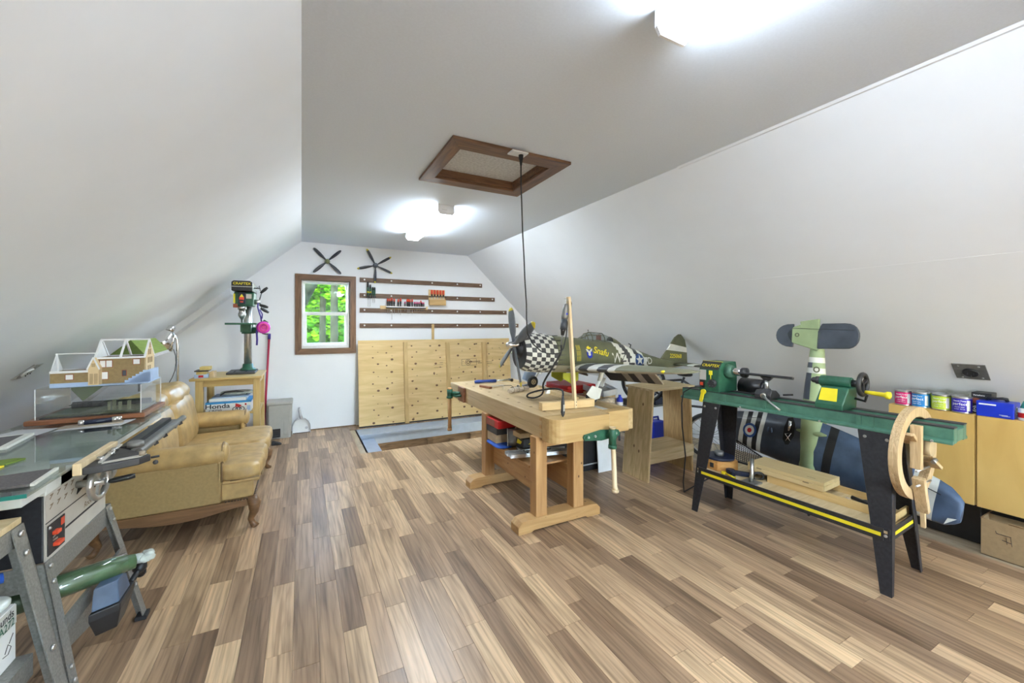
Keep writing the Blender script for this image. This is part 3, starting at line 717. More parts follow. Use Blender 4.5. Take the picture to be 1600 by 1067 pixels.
# things stored on the shelf below
G = 'things on the shelf under the workbench'; z = .4105
o = single('cloth', MB().puff((1.53, 3.18, z+.012), (.16, .30, .024), 3, 7, .014, seed=4), 'cloth_blue', 'crumpled blue cloth under wood blocks on bench shelf', 'cloth', None, G)
single('wood_block', MB().box(1.485, 3.14, z+.026, 1.66, 3.325, z+.10), 'tan', 'square tan wood block under the dark box on bench shelf', 'wood block', None, G, .003)
single('wood_block', MB().box(1.48, 3.115, z+.102, 1.66, 3.33, z+.158), 'flap_dark', 'dark brown block between tan block and red box on shelf', 'wood block', None, G, .003)
t = thing('red_box', 'red box highest in the stack under the bench', 'box', (1.58, 3.2, z+.16), 0, G)
MB().box(1.48, 3.09, z+.16, 1.68, 3.335, z+.222).build('body', 'red', t, .002); MB().box(1.4785, 3.16, z+.165, 1.4798, 3.333, z+.22).build('end_label', 'brown_red', t)
t = thing('grinding_disc', 'thick grey abrasive disc standing on the bench shelf', 'disc', (1.66, 3.2, z+.075), 0, G)
mb = MB(); mb.cyl((1.57, 3.09, z+.079), (1.70, 3.03, z+.079), .076, None, 28); mb.build('disc', 'grey_metal', t); MB().torus((1.57, 3.09, z+.079), (.16, -.075, 0), .074, .005, 28, 6).build('rim', 'grey_plastic', t)
t = thing('saucer', 'white tray wedged under the bench apron', 'tray', (1.66, 3.26, z+.18), 0, G)
mb = MB(); mb.lathe((1.74, 3.2, z+.162), (0, 0, 1), [(.07, 0), (.10, .012), (.12, .03), (.116, .031), (.096, .015), (.01, .006)], 20); mb.build('dish', 'plane_white', t)
t = thing('black_yellow_box', 'black and yellow carton behind the near bench leg', 'box', (1.7, 2.98, z), 0, G)
MB().box(1.60, 2.86, z+.046, 1.80, 2.99, z+.115).build('carton', 'black_plastic', t, .002)
mb = MB(); mb.prism([(1.5995, 2.98, z+.06), (1.5995, 2.96, z+.10), (1.5995, 2.89, z+.09), (1.5995, 2.91, z+.065)], (-.0006, 0, 0)); mb.prism([(1.64, 2.8595, z+.07), (1.70, 2.8595, z+.10), (1.77, 2.8595, z+.085), (1.74, 2.8595, z+.065)], (0, -.0006, 0)); mb.build('logo', 'yellow', t)
MB().box(1.78, 2.859, z+.045, 1.801, 2.991, z+.116).build('band', 'sky_blue', t)
single('wood_block', MB().box(1.58, 2.88, z+.118, 1.84, 3.01, z+.158, 0), 'tan', 'flat tan offcut lying on the black and yellow carton', 'wood block', None, G, .003)
t = thing('drill_case', 'long black tool case with white lettering under bench', 'case', (1.7, 2.95, z), 0, G)
MB().box(1.575, 2.76, z, 1.80, 2.945, z+.045).build('case', 'black_plastic', t, .004)
mb = MB()
for k in range(6): mb.box(1.5742, 2.79+k*.022, z+.012, 1.5748, 2.80+k*.022, z+.026)
mb.box(1.5742, 2.79, z+.032, 1.5748, 2.92, z+.036); mb.build('lettering', 'paper', t)
t = thing('metal_channel', 'pair of silver aluminium channels lying across the bench shelf', 'metal bar', (1.7, 2.74, z), 0, G)
for y, dz in ((2.685, 0), (2.745, .0)):
    mb = MB(); mb.add([], []); mb.bar((1.43, y+.09, z+.022), (1.92, y-.03, z+.022), .05, .006); mb.bar((1.43, y+.116, z+.034), (1.92, y-.004, z+.034), .006, .028); mb.bar((1.43, y+.065, z+.034), (1.92, y-.055, z+.034), .006, .028)
    mb.build('channel', 'steel', t)
# tools on the bench top
z = BT+.001; G = 'hand tools on the workbench'
t = thing('hammer', 'claw hammer with blue grip at the far bench end', 'hammer', (1.85, 4.12, z), 0, G)
MB().tube([(1.70, 4.145, z+.018), (1.74, 4.142, z+.020), (1.82, 4.137, z+.020), (1.95, 4.128, z+.018)], [.016, .020, .016, .018], 10).build('grip', 'blue_grip', t)
MB().cyl((1.95, 4.128, z+.018), (2.11, 4.108, z+.022), .007, None, 8).build('shaft', 'steel', t)
mb = MB(); mb.cyl((2.12, 4.06, z+.022), (2.12, 4.09, z+.022), .018, .014, 12); mb.bar((2.12, 4.09, z+.022), (2.12, 4.13, z+.022), .022, .022); mb.bar((2.12, 4.13, z+.022), (2.09, 4.20, z+.012), .018, .010); mb.bar((2.12, 4.13, z+.022), (2.13, 4.21, z+.012), .012, .010); mb.build('head', 'cast_iron', t)
t = thing('try_square', 'small try square with brown wooden stock on the bench', 'try square', (1.68, 3.80, z), 0, G)
MB().bar((1.66, 3.89, z+.011), (1.70, 3.72, z+.011), .035, .022).build('stock', 'brown_board', t, .003); MB().bar((1.705, 3.79, z+.012), (1.90, 3.83, z+.012), .035, .003).build('blade', 'steel', t)
t = thing('whisk', 'rolled pale bristle bench brush lying on the workbench', 'brush', (1.85, 3.44, z), 0, G)
mb = MB(); mb.tube([(1.73, 3.38, z+.024), (1.80, 3.405, z+.028), (1.93, 3.455, z+.026), (2.0, 3.48, z+.022)], [.018, .024, .022, .014], 12); mb.build('bristles', 'bristle', t)
mb = MB()
for f in (.2, .45, .7): mb.torus((1.73+.27*f, 3.38+.1*f, z+.026), (.27, .1, 0), .024, .002, 16, 5)
mb.build('binding', 'ink_soft', t)
t = thing('safety_glasses', 'clear safety glasses left beside the bench brush', 'glasses', (1.78, 3.55, z), 0, G)
mb = MB(); rg = []
for k in range(9):
    a = PI*(k/8); c_ = Vector((1.80, 3.55, 0)); rg.append([(1.80-.075*math.sin(a)*.6, 3.55+.075*math.cos(a), z+.002), (1.80-.070*math.sin(a)*.6, 3.55+.072*math.cos(a), z+.045)])
mb.loft(rg, 0, False, True, False); mb.build('lens', 'acrylic', t)
MB().tube([(1.80, 3.625, z+.04), (1.88, 3.63, z+.035), (1.93, 3.62, z+.004)], .003, 6).build('temple', 'black_plastic', t); MB().tube([(1.80, 3.475, z+.04), (1.88, 3.50, z+.035), (1.93, 3.52, z+.004)], .003, 6).build('temple', 'black_plastic', t)
t = thing('block_plane', 'small blue block plane under the propeller tip', 'plane tool', (2.02, 3.62, z), 0, G)
MB().box(1.93, 3.59, z, 2.13, 3.64, z+.018).build('sole', 'navy', t, .004); mb = MB(); mb.bar((1.98, 3.615, z+.018), (2.07, 3.615, z+.035), .035, .012); mb.sph((1.955, 3.615, z+.026), .012, 10); mb.build('cap', 'blade_grey', t)
for k in range(3):
    x = 1.98+.05*k; mb = MB(); mb.tube([(x, 3.30+.02*k, z+.003), (x+.10, 3.31+.04*k, z+.003), (x+.19, 3.335+.03*k, z+.003)], .003, 6)
    single('file', mb, 'tan' if k != 1 else 'steel', 'thin wooden handled needle file beside the bench brush, %s' % ('nearest', 'middle', 'furthest')[k], 'file', None, G)
# rotary tool stand
t = thing('tool_stand', 'upright pale wood stick on a pine block holding the rotary tool', 'stand', (1.84, 2.56, z))
MB().bar((1.60, 2.60, z+.030), (2.06, 2.555, z+.030), .06, .058).build('block', 'pine_block', t, .003)
MB().bar((1.885, 2.552, z), (1.84, 2.575, 1.675), .032, .022).build('post', 'pine_pale', t, .002)
MB().cyl((1.838, 2.575, 1.655), (1.800, 2.575, 1.662), .003, None, 6).build('hook', 'steel', t)
mb = MB(); mb.cyl((1.887, 2.538, .86), (1.887, 2.536, .86), .004, None, 8); mb.cyl((1.886, 2.538, .835), (1.886, 2.536, .835), .004, None, 8); mb.build('screw', 'ink', t)
t = thing('rotary_tool', 'grey rotary tool hanging from the stick with black flexible shaft', 'rotary tool', (1.80, 2.575, 1.40))
mb = MB(); p0 = Vector((1.812, 2.565, 1.62)); d = Vector((-.045, 0, -.30)).normalized()
mb.lathe(p0, d, [(.010, 0), (.020, .01), (.024, .05), (.026, .10), (.023, .12)], 14); mb.build('motor_cap', 'grey_metal', t)
MB().lathe(p0, d, [(.0235, .12), (.025, .17), (.025, .20)], 14).build('body', 'slate', t); MB().lathe(p0, d, [(.022, .20), (.017, .215), (.012, .245)], 14).build('nose', 'black_plastic', t)
MB().cyl(p0+d*.08+Vector((0, -.024, 0)), p0+d*.08+Vector((0, -.028, 0)), .008, None, 10).build('switch', 'blue', t)
mb = MB(); mb.tube([p0, p0+Vector((.0, 0, .03)), p0+Vector((.008, 0, .035)), p0+Vector((.012, 0, .02))], .003, 6); mb.build('hanger', 'steel', t)
e = p0+d*.245
MB().tube([e, e+d*.03, e+d*.09], [.009, .006, .004], 8).build('sheath', 'grey_metal', t)
fs = [e+d*.08, (1.735, 2.53, 1.24), (1.70, 2.60, 1.12), (1.72, 2.75, .99), (1.80, 2.88, .905), (1.85, 3.0, .845), (1.80, 3.03, .822), (1.745, 3.05, .830), (1.72, 2.99, .868), (1.74, 2.87, .91), (1.77, 2.70, .95), (1.72, 2.50, .972), (1.66, 2.39, .965), (1.625, 2.345, .945)]
F = []
for i in range(len(fs)-1):
    P = [Vector(fs[max(0, min(len(fs)-1, i+k))]) for k in (-1, 0, 1, 2)]
    for q in range(4):
        s_ = q/4; F.append(.5*((2*P[1])+(P[2]-P[0])*s_+(2*P[0]-5*P[1]+4*P[2]-P[3])*s_*s_+(3*P[1]-P[0]-3*P[2]+P[3])*s_**3))
MB().tube(F+[Vector(fs[-1])], .0075, 8).build('flex_shaft', 'rubber', t)
mb = MB(); mb.lathe((1.622, 2.337, .955), (0, 0, -1), [(.007, 0), (.010, .02), (.013, .04), (.013, .10), (.016, .105), (.012, .125), (.008, .135), (.003, .143)], 12); mb.build('hand_piece', 'cast_iron', t)
MB().box(1.616, 2.321, .855, 1.628, 2.324, .90).build('label_plate', 'grey_plastic', t)
INV_t = t
single('shaft_clip', MB().puff((1.79, 2.80, .915), (.045, .03, .05), 4, 4), 'white_plastic', 'small white clip on the flexible shaft loop', 'clip')
# ---------------------------------------------------------------- warplane model on the bench
AY = 3.12
RG = [(1.70, 1.370, 1.075, .135), (1.735, 1.384, 1.052, .158), (1.80, 1.388, 1.038, .170), (1.90, 1.386, 1.030, .176), (2.0, 1.368, 1.026, .174), (2.03, 1.362, 1.026, .170), (2.2, 1.345, 1.015, .158), (2.35, 1.332, 1.0, .150), (2.5, 1.318, .99, .143),
      (2.62, 1.312, .983, .137), (2.72, 1.298, .978, .128), (2.85, 1.272, .972, .116), (3.0, 1.226, .967, .100), (3.11, 1.190, .965, .088), (3.25, 1.146, .966, .070), (3.42, 1.100, .972, .048), (3.6, 1.068, .985, .026), (3.78, 1.05, 1.0, .012), (3.85, 1.04, 1.005, .006)]
def fus(x):
    for a, b in zip(RG, RG[1:]):
        if x <= b[0]: k = max(0, (x-a[0])/(b[0]-a[0])); return [a[i]+(b[i]-a[i])*k for i in (1, 2, 3)]
    return RG[-1][1:]
def fring(x, n=28, grow=0):
    zt, zb, hw = fus(x); c_ = zb+(zt-zb)*.46; r = []
    for j in range(n):
        a = 2*PI*(j+.5)/n; s_, q = math.sin(a), math.cos(a)
        h = (zt-c_ if s_ > 0 else c_-zb)+grow
        r.append((x, AY+(hw+grow)*math.copysign(abs(q)**.9, q), c_+h*s_))
    return r
def side(x, z, e=.0025):
    zt, zb, hw = fus(x); c_ = zb+(zt-zb)*.46; s_ = (z-c_)/((zt-c_) if z > c_ else (c_-zb)); s_ = max(-.98, min(.98, s_))
    return Vector((x, AY-hw*(1-s_*s_)**.45-e, z))
t = thing('model_warplane', 'large olive drab propeller warplane model with checkered nose standing on the bench', 'model plane', (2.3, AY, BT))
xs = [1.70+.3*k/7 for k in range(8)]
mb = MB(); mb.loft([fring(x) for x in xs], 0, False, True, True, lambda i, j: (i+j) % 2)
cw = mb.build('cowl', ['plane_white', 'plane_black'], t)
MB().loft([fring(1.70), fring(1.71, 28, -.03), fring(1.76, 28, -.04)], 0, True).build('cowl_lip', 'plane_black', cw)
mb = MB(); mb.lathe((1.70, AY, 1.24), (-1, 0, 0), [(.07, -.05), (.075, 0), (.045, .02), (.04, .035)], 16)
for k in range(9):
    a = 2*PI*k/9; mb.cyl((1.725, AY+.05*math.cos(a), 1.235+.055*math.sin(a)), (1.725, AY+.115*math.cos(a), 1.235+.125*math.sin(a)), .018, .014, 8)
mb.build('engine', 'cast_iron', t)
xs = [2.003+.0205*k for k in range(66)]+[3.36+.06*k for k in range(9)]
xs[-1] = 3.85
def fcol(i, j):
    x = (xs[i]+xs[min(i+1, len(xs)-1)])/2; zt, zb, hw = fus(x); c_ = zb+(zt-zb)*.46; s_ = math.sin(2*PI*(j+1)/28); z = c_+(zt-c_ if s_ > 0 else c_-zb)*s_
    u = x+.52*(z-1.27)
    if s_ < -.55: return 3
    if 2.70 < u < 2.775: return 1
    if 2.775 < u < 2.85: return 2
    if 2.85 < u < 2.925: return 1
    if 2.925 < u < 2.985: return 2
    if 2.985 < u < 3.05: return 1
    return 0
MB().loft([fring(x) for x in xs], 0, True, True, True, fcol).build('fuselage', ['olive', 'plane_white', 'plane_black', 'belly_grey'], t)
mb = MB()
for k in range(7):
    z = 1.36-.042*k; p = side(2.01, z, .004); q = side(2.075, z, .004); mb.tube([p, q], .003, 5)
mb.build('cowl_flap_rod', 'plane_black', t)
# markings follow the skin
W_ = lambda p: side(p.x, p.z)
mb = MB(); mb.text('Snafu', .088, T(2.505, 0, 1.205) @ rot('Y', math.radians(14)) @ FY, 0, .012, .25, W_); mb.text('||||', .05, T(2.235, 0, 1.255) @ FY, 0, 0, 0, W_); mb.text('||||', .05, T(2.235, 0, 1.205) @ FY, 0, 0, 0, W_); mb.text('||||', .05, T(2.235, 0, 1.155) @ FY, 0, 0, 0, W_); mb.build('nose_lettering', 'yellow', t)
mb = MB(); mb.text('W', .135, T(2.715, 0, 1.135) @ FY, 0, .012, 0, W_); mb.text('D', .10, T(3.205, 0, 1.085) @ FY, 0, .012, 0, W_); mb.build('code_letter', 'plane_white', t)
mb = MB(); mb.text('Z', .125, T(2.80, 0, 1.135) @ FY, 0, .012, .15, W_); mb.build('code_letter', 'plane_black', t)
def fan(mb, pts, m, e):
    c_ = sum((Vector(p) for p in pts), Vector())/len(pts); V_ = [side(c_.x, c_.z, e)]+[side(p[0], p[2], e) for p in pts]; n = len(pts)
    mb.add(V_, [(0, 1+k, 1+(k+1) % n) for k in range(n)], m)
mb = MB(); cx, cz = 3.035, 1.105
for a, b in ((2.89, 2.975), (3.095, 3.165)):
    for k in range(3):
        x0 = a+(b-a)*k/3; x1 = a+(b-a)*(k+1)/3; fan(mb, [(x0, 0, cz-.022), (x1, 0, cz-.022), (x1, 0, cz+.022), (x0, 0, cz+.022)], 1, .005)
fan(mb, [(cx+.066*math.cos(k*PI/10), 0, cz+.062*math.sin(k*PI/10)) for k in range(20)], 0, .006)
fan(mb, [(cx+(.060 if k % 2 == 0 else .024)*math.cos(PI/2+k*PI/5), 0, cz+(.058 if k % 2 == 0 else .023)*math.sin(PI/2+k*PI/5)) for k in range(10)], 1, .009)
mb.build('star_emblem', ['plane_blue', 'plane_white'], t)
mb = MB(); cx, cz = 2.36, 1.205
fan(mb, [(cx-.035, 0, cz), (cx-.025, 0, cz-.045), (cx, 0, cz-.058), (cx+.03, 0, cz-.045), (cx+.035, 0, cz), (cx, 0, cz+.02)], 0, .005)
fan(mb, [(cx-.04, 0, cz+.03), (cx-.03, 0, cz+.035), (cx, 0, cz-.008), (cx+.03, 0, cz+.035), (cx+.04, 0, cz+.03), (cx+.01, 0, cz-.03), (cx-.01, 0, cz-.03)], 1, .006)
fan(mb, [(cx-.03, 0, cz+.045), (cx-.015, 0, cz+.03), (cx+.015, 0, cz+.03), (cx+.03, 0, cz+.045), (cx+.012, 0, cz+.045), (cx, 0, cz+.06)], 2, .006)
mb.build('nose_emblem', ['blue', 'plane_white', 'yellow'], t)
# canopy
mb = MB(); prof = [(2.345, .0, .02), (2.42, .052, .055), (2.47, .068, .060), (2.62, .066, .060), (2.80, .030, .05), (2.865, .004, .03)]; rg = []
for x, h, hw in prof:
    zt = fus(x)[0]-.02; rg.append([(x, AY+hw*math.cos(PI*j/8), zt+(h+.02)*math.sin(PI*j/8)) for j in range(9)])
cn = MB().loft(rg, 0, False, True, False).build('canopy', 'canopy_glass', t)
mb = MB()
for i in (1, 2, 3): mb.tube(rg[i], .004, 5)
for j in (2, 4, 6): mb.tube([r[j] for r in rg[1:4]], .003, 5)
for j in (0, 8): mb.tube([r[j] for r in rg], .004, 5)
mb.tube([rg[0][2], rg[1][2]], .004, 5); mb.tube([rg[0][6], rg[1][6]], .004, 5)
mb.build('canopy_frame', 'olive', cn)
mb = MB(); mb.loft([[(x, AY+hw*math.cos(PI*j/8), fus(x)[0]-.02+(h+.02)*math.sin(PI*j/8)) for j in range(9)] for x, h, hw in ((2.73, .047, .055), (2.80, .032, .051), (2.866, .006, .032))], 0, False, True, False); mb.build('rear_fairing', 'olive', cn)
mb = MB(); mb.box(2.58, AY-.03, 1.28, 2.60, AY+.03, 1.365); mb.build('seat', 'brown_red', t, .004)
mb = MB(); mb.tube([(2.46, AY, 1.385), (2.46, AY, 1.405)], .003, 5); mb.sph((2.46, AY, 1.408), .006, 8); mb.build('mirror', 'plane_black', cn)
# wings
def wing(sg):
    mb = MB(); rg = []; st = [.10, .16, .22, .28, .34, .40, .46, .52, .58, .64, .72, .82, .92, 1.02, 1.12, 1.19, 1.25, 1.29, 1.31]
    for u in st:
        c_ = .58*math.sqrt(max(0, 1-(u/1.325)**2.4))+.01; xl = 2.285-.27*c_; z = 1.055+.085*(u/1.31); th = .075*c_; r = []
        for f, h in ((0, 0), (.04, .5), (.15, .9), (.35, 1), (.65, .6), (1, .03), (.65, -.35), (.35, -.6), (.15, -.6), (.04, -.4)): r.append((xl+c_*f, AY+sg*u, z+th*h))
        rg.append(r)
    def col(i, j):
        u = (st[i]+st[min(i+1, len(st)-1)])/2; top = j < 5
        if .20 < u < .76: return 1 if int((u-.22)/.12+.5) % 2 == 0 else 2
        return 0 if top else 3
    return mb.loft(rg, 0, True, True, True, col).build('wing', ['olive_light', 'plane_white', 'plane_black', 'belly_grey'], t)
for sg in (-1, 1):
    wg = wing(sg)
    mb = MB(); mb.sph((2.22, AY+sg*1.14, 1.132), (.03, .022, .012), 10); mb.build('navigation_light', 'yellow', wg)
    mb = MB(); n = 8
    for k in range(n):
        u0 = .17+.63*k/n; u1 = .17+.63*(k+1)/n; hz = lambda u: 1.052+.06*u
        mb.prism([(2.47, AY+sg*u0, hz(u0)-.012), (2.47, AY+sg*u1, hz(u1)-.012), (2.59, AY+sg*u1, hz(u1)-.125), (2.59, AY+sg*u0, hz(u0)-.125)], (.006, 0, .012), 0 if k < 2 else (1 if k % 2 else 2))
    mb.build('flap', ['flap_dark', 'flap_tan', 'flap_dark'], wg)
    mb = MB(); w0 = AY+sg*.48; mb.tube([(2.235, w0, 1.08), (2.20, w0, .99)], .020, 10); mb.tube([(2.20, w0, .99), (2.14, w0, .885)], .012, 8); mb.bar((2.225, w0-.03, 1.02), (2.19, w0-.03, .95), .05, .005); gs = mb.build('gear_leg', ['plane_white'], t)
    mb = MB(); mb.torus((2.115, w0-.01, .873), (0, 1, 0), .043, .019, 22, 10); mb.cyl((2.115, w0-.026, .873), (2.115, w0+.006, .873), .03, None, 16); mb.build('tyre', 'rubber', gs)
    mb = MB(); mb.ring((2.115, w0-.029, .873), (0, -1, 0), .027, .020, .004, 18)
    for k in range(6): mb.bar((2.115, w0-.029, .873), (2.115+.024*math.cos(k*PI/3), w0-.029, .873+.024*math.sin(k*PI/3)), .006, .004)
    mb.build('wheel_rim', 'tan', gs)
    if sg < 0: mb = MB(); mb.prism([(2.03, w0-.045, .90), (2.09, w0-.045, .965), (2.19, w0-.045, .93), (2.165, w0-.045, .855), (2.10, w0-.045, .845)], (0, .005, 0)); mb.build('gear_door', 'plane_white', gs)
    else: mb = MB(); mb.prism([(2.03, w0+.06, .90), (2.06, w0+.06, .97), (2.20, w0+.06, .97), (2.20, w0+.06, .88), (2.13, w0+.06, .855)], (0, .005, 0)); mb.build('gear_door', 'model_base', gs)
mb = MB(); mb.prism([(2.10, AY-.10, 1.02), (2.10, AY-.10, .97), (2.20, AY-.10, .915), (2.27, AY-.10, .95), (2.27, AY-.10, 1.02)], (0, .008, 0)); mb.prism([(2.10, AY+.09, 1.02), (2.10, AY+.09, .97), (2.20, AY+.09, .915), (2.27, AY+.09, .95), (2.27, AY+.09, 1.02)], (0, .008, 0)); mb.build('bay_door', 'gear_yellow', t)
# tail
P = [(3.42, 1.07), (3.545, 1.20), (3.60, 1.262), (3.66, 1.325), (3.72, 1.356), (3.765, 1.353), (3.805, 1.318), (3.835, 1.235), (3.845, 1.17), (3.852, 1.03), (3.6, 1.03)]
mb = MB(); th = .016
def fp(pts, m): mb.prism([(x, AY-th/2, z) for x, z in pts], (0, th, 0), m)
fp([(3.42, 1.07), (3.535, 1.187), (3.846, 1.15), (3.852, 1.03), (3.6, 1.03)], 0)
fp([(3.535, 1.187), (3.592, 1.253), (3.838, 1.207), (3.846, 1.15)], 1)
fp([(3.592, 1.253), (3.66, 1.325), (3.72, 1.356), (3.765, 1.353), (3.805, 1.318), (3.838, 1.207)], 0)
mb.build('fin', ['olive', 'plane_white'], t)
mb = MB(); mb.text('225068', .062, T(3.665, AY-th/2-.001, 1.115) @ rot('Y', math.radians(4)) @ FY, 0, .012); mb.build('serial_number', 'yellow', t)
for sg in (-1, 1):
    mb = MB(); st = [.0, .12, .20, .28, .36, .44, .49]; rg = []
    for u in st:
        c_ = .30*math.sqrt(max(.01, 1-(u/.505)**2.6)); xl = 3.60+.16*(.30-c_); rg.append([(xl+c_*f, AY+sg*u, 1.03+c_*h*.05) for f, h in ((0, 0), (.1, .7), (.4, 1), (1, 0), (.4, -1), (.1, -.7))])
    mb.loft(rg, 0, True, True, True, lambda i, j: (1 if 1 < i < 3 else 2 if i == 3 else 0)).build('tailplane', ['olive', 'plane_white', 'flap_dark'], t)
mb = MB(); mb.tube([(3.34, AY, .99), (3.37, AY, .915), (3.36, AY, .89)], .008, 8); mb.build('tail_strut', 'slate', t)
mb = MB(); mb.torus((3.36, AY, .889), (0, 1, 0), .020, .012, 16, 8); mb.cyl((3.36, AY-.012, .889), (3.36, AY+.012, .889), .016, None, 12); mb.build('tail_wheel', 'rubber', t)
mb = MB(); mb.prism([(3.30, AY-.05, .985), (3.42, AY-.05, .985), (3.40, AY-.05, .93), (3.33, AY-.05, .92)], (0, .005, 0)); mb.build('tail_gear_door', 'slate', t)
# propeller and hub
mb = MB(); mb.lathe((1.715, AY, 1.285), (-1, 0, 0), [(.034, 0), (.036, .03), (.030, .05), (.030, .09), (.026, .12), (.016, .14), (.003, .146)], 18); mb.build('propeller_hub', 'chrome', t)
mb = MB(); mb.ring((1.69, AY, 1.285), (1, 0, 0), .048, .03, .012, 20); mb.build('hub_collar', 'cast_iron', t)
for k in range(4):
    mb = MB(); blade(mb, (1.65, AY, 1.285), math.radians((78, 152, 250, 324)[k]), .03, (.335, .40, .375, .37)[k], .085, 1, 'X', tl=.10, pitch=.45); mb.build('propeller_blade', ['blade_grey', 'yellow_dark'], t)
mb = MB(); mb.tube([(3.02, AY+.02, 1.215), (3.03, AY+.02, 1.255), (3.0, AY+.02, 1.265)], .006, 6); mb.build('antenna_mast', 'cast_iron', t)
# ---------------------------------------------------------------- rough plywood stand under the tail
SX = 2.83; ST = .853
t = thing('plywood_stand', 'rough plywood stand with low shelf under the plane tail', 'stand', (3.15, 2.9, 0))
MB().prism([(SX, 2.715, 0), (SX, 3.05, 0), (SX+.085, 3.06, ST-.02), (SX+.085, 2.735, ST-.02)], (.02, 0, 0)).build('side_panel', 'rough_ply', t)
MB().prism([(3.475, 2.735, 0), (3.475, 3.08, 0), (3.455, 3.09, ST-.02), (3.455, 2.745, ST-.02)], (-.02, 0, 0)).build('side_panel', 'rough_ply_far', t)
MB().prism([(2.90, 2.72, ST-.02), (3.50, 2.735, ST-.02), (3.56, 3.17, ST-.02), (2.92, 3.10, ST-.02)], (0, 0, .02)).build('top', 'rough_ply_x', t, .002)
MB().box(2.865, 2.74, .255, 3.453, 3.05, .275).build('shelf', 'rough_ply_x', t, .002)
MB().box(2.862, 2.715, .165, 3.458, 2.738, .277).build('shelf_rail', 'rough_ply_x', t, .003)
# ---------------------------------------------------------------- clutter between bench and slope
t = thing('side_shelf', 'low pale topped table on a black pedestal behind the workbench', 'table', (2.55, 3.3, 0))
MB().prism([(2.30, 2.58, .70), (2.44, 2.58, .70), (2.80, 3.08, .70), (2.80, 3.98, .70), (2.30, 3.98, .70)], (0, 0, .02)).build('top', 'rough_ply_x', t)
MB().box(2.40, 3.22, 0, 2.78, 3.9, .70).build('pedestal', 'black_plastic', t, .006); mb = MB(); rectframe(mb, 2.42, .06, 2.76, .36, .012, 3.214, 3.22); mb.build('frame', 'paper_grey', t)
z = .7205; G = 'odds and ends on the low table behind the bench'
t = thing('red_case', 'red plastic case with white mark below the plane wing', 'case', (2.55, 3.5, z), 0, G)
MB().box(2.36, 3.32, z, 2.72, 3.72, z+.125).build('body', 'red', t, .008); MB().box(2.46, 3.318, z+.03, 2.60, 3.3195, z+.042).build('lettering', 'paper', t); MB().box(2.35, 3.31, z+.075, 2.73, 3.73, z+.083).build('rim', 'orange_red', t)
t = thing('foam_tray', 'shallow pale grey foam tray beneath the near wing', 'tray', (2.68, 3.05, z), 0, G)
mb = MB(); mb.prism([(2.48, 2.92, z+.07), (2.68, 2.96, z+.07), (2.80, 3.27, z+.085), (2.52, 3.27, z+.085)], (0, 0, .02)); mb.bar((2.48, 2.92, z+.10), (2.68, 2.96, z+.10), .012, .05); mb.bar((2.68, 2.96, z+.10), (2.80, 3.27, z+.115), .012, .05); mb.bar((2.48, 2.92, z+.10), (2.52, 3.27, z+.115), .012, .05); mb.build('tray', 'paper_grey', t)
MB().box(2.51, 2.98, z, 2.68, 3.26, z+.07).build('block', 'tan', t)
single('parts_box', MB().box(2.36, 3.0, z, 2.48, 3.25, z+.05), 'brown_red', 'small dark red parts box behind the white gear door', 'box', None, G, .003)
t = thing('hand_grinder', 'dirty grey hand tool lying on the low table edge', 'power tool', (2.5, 2.72, z), 0, G)
MB().tube([(2.34, 2.78, z+.05), (2.42, 2.78, z+.055), (2.54, 2.80, z+.05)], [.03, .042, .03], 10).build('body', 'bristle', t); MB().tube([(2.35, 2.72, z+.02), (2.40, 2.71, z+.03), (2.46, 2.72, z+.02)], [.012, .02, .012], 8).build('handle', 'cast_iron', t); MB().tube([(2.54, 2.80, z+.05), (2.56, 2.86, z+.03), (2.58, 2.90, z+.010)], .008, 6).build('cord_end', 'rubber', t)
t = thing('spray_bottle', 'small blue bottle with white label next to the plywood stand', 'bottle', (2.73, 2.78, z), 0, G)
MB().lathe((2.495, 2.72, z), (0, 0, 1), [(.026, 0), (.028, .01), (.028, .085), (.012, .105), (.012, .12)], 14).build('bottle', 'blue', t); MB().lathe((2.495, 2.72, z+.03), (0, 0, 1), [(.0286, 0), (.0286, .03)], 14, caps=False).build('label_band', 'paper', t)
for i, (p, q, lb) in enumerate((((2.31, 2.615, z+.02), (2.44, 2.615, z+.02), 'thin tan strip nearest the bench on the low table'), ((2.318, 2.66, z+.022), (2.322, 3.02, z+.022), 'tan strip running along the bench back edge'))):
    single('wood_offcut', MB().bar(p, q, .03, .035), 'pine_block', lb, 'wood block', None, G, .002)
single('paper_sheet', MB().box(2.06, 2.52, BT-.034, 2.20, 2.78, BT-.032), 'paper', 'loose white paper sheet in the bench tool tray', 'paper', None, 'papers on the bench')
single('paper_sheet', MB().box(2.06, 3.0, BT-.034, 2.21, 3.22, BT-.032), 'paper_grey', 'grey printed sheet further along the bench tool tray', 'paper', None, 'papers on the bench')
t = thing('bench_tray_board', 'loose pine board lying along the bench tool tray', 'board', (2.14, 3.5, BT-.03)); MB().bar((2.13, 2.86, BT-.008), (2.13, 3.48, BT-.008), .05, .05).build('board', 'pine_block', t, .003)
single('white_panel', MB().prism([(2.60, 3.14, 0), (2.79, 3.14, 0), (2.79, 3.20, .38), (2.62, 3.20, .38)], (0, -.012, 0)), 'paper', 'white panel leaning on the black pedestal of the low table', 'panel')
t = thing('blue_jug', 'square blue plastic jug seen through the plywood stand', 'jug', (3.72, 3.45, 0)); MB().box(3.62, 3.38, 0, 3.82, 3.52, .33).build('jug', 'blue', t, .02, 3); MB().tube([(3.67, 3.45, .33), (3.68, 3.45, .37), (3.76, 3.45, .37), (3.77, 3.45, .33)], .012, 8).build('handle', 'blue', t); MB().box(3.83, 3.40, 0, 3.90, 3.5, .30).build('label_side', 'paper', t)
t = thing('low_rack', 'grey metal rack of small parts behind the plywood stand', 'rack', (3.85, 3.75, 0))
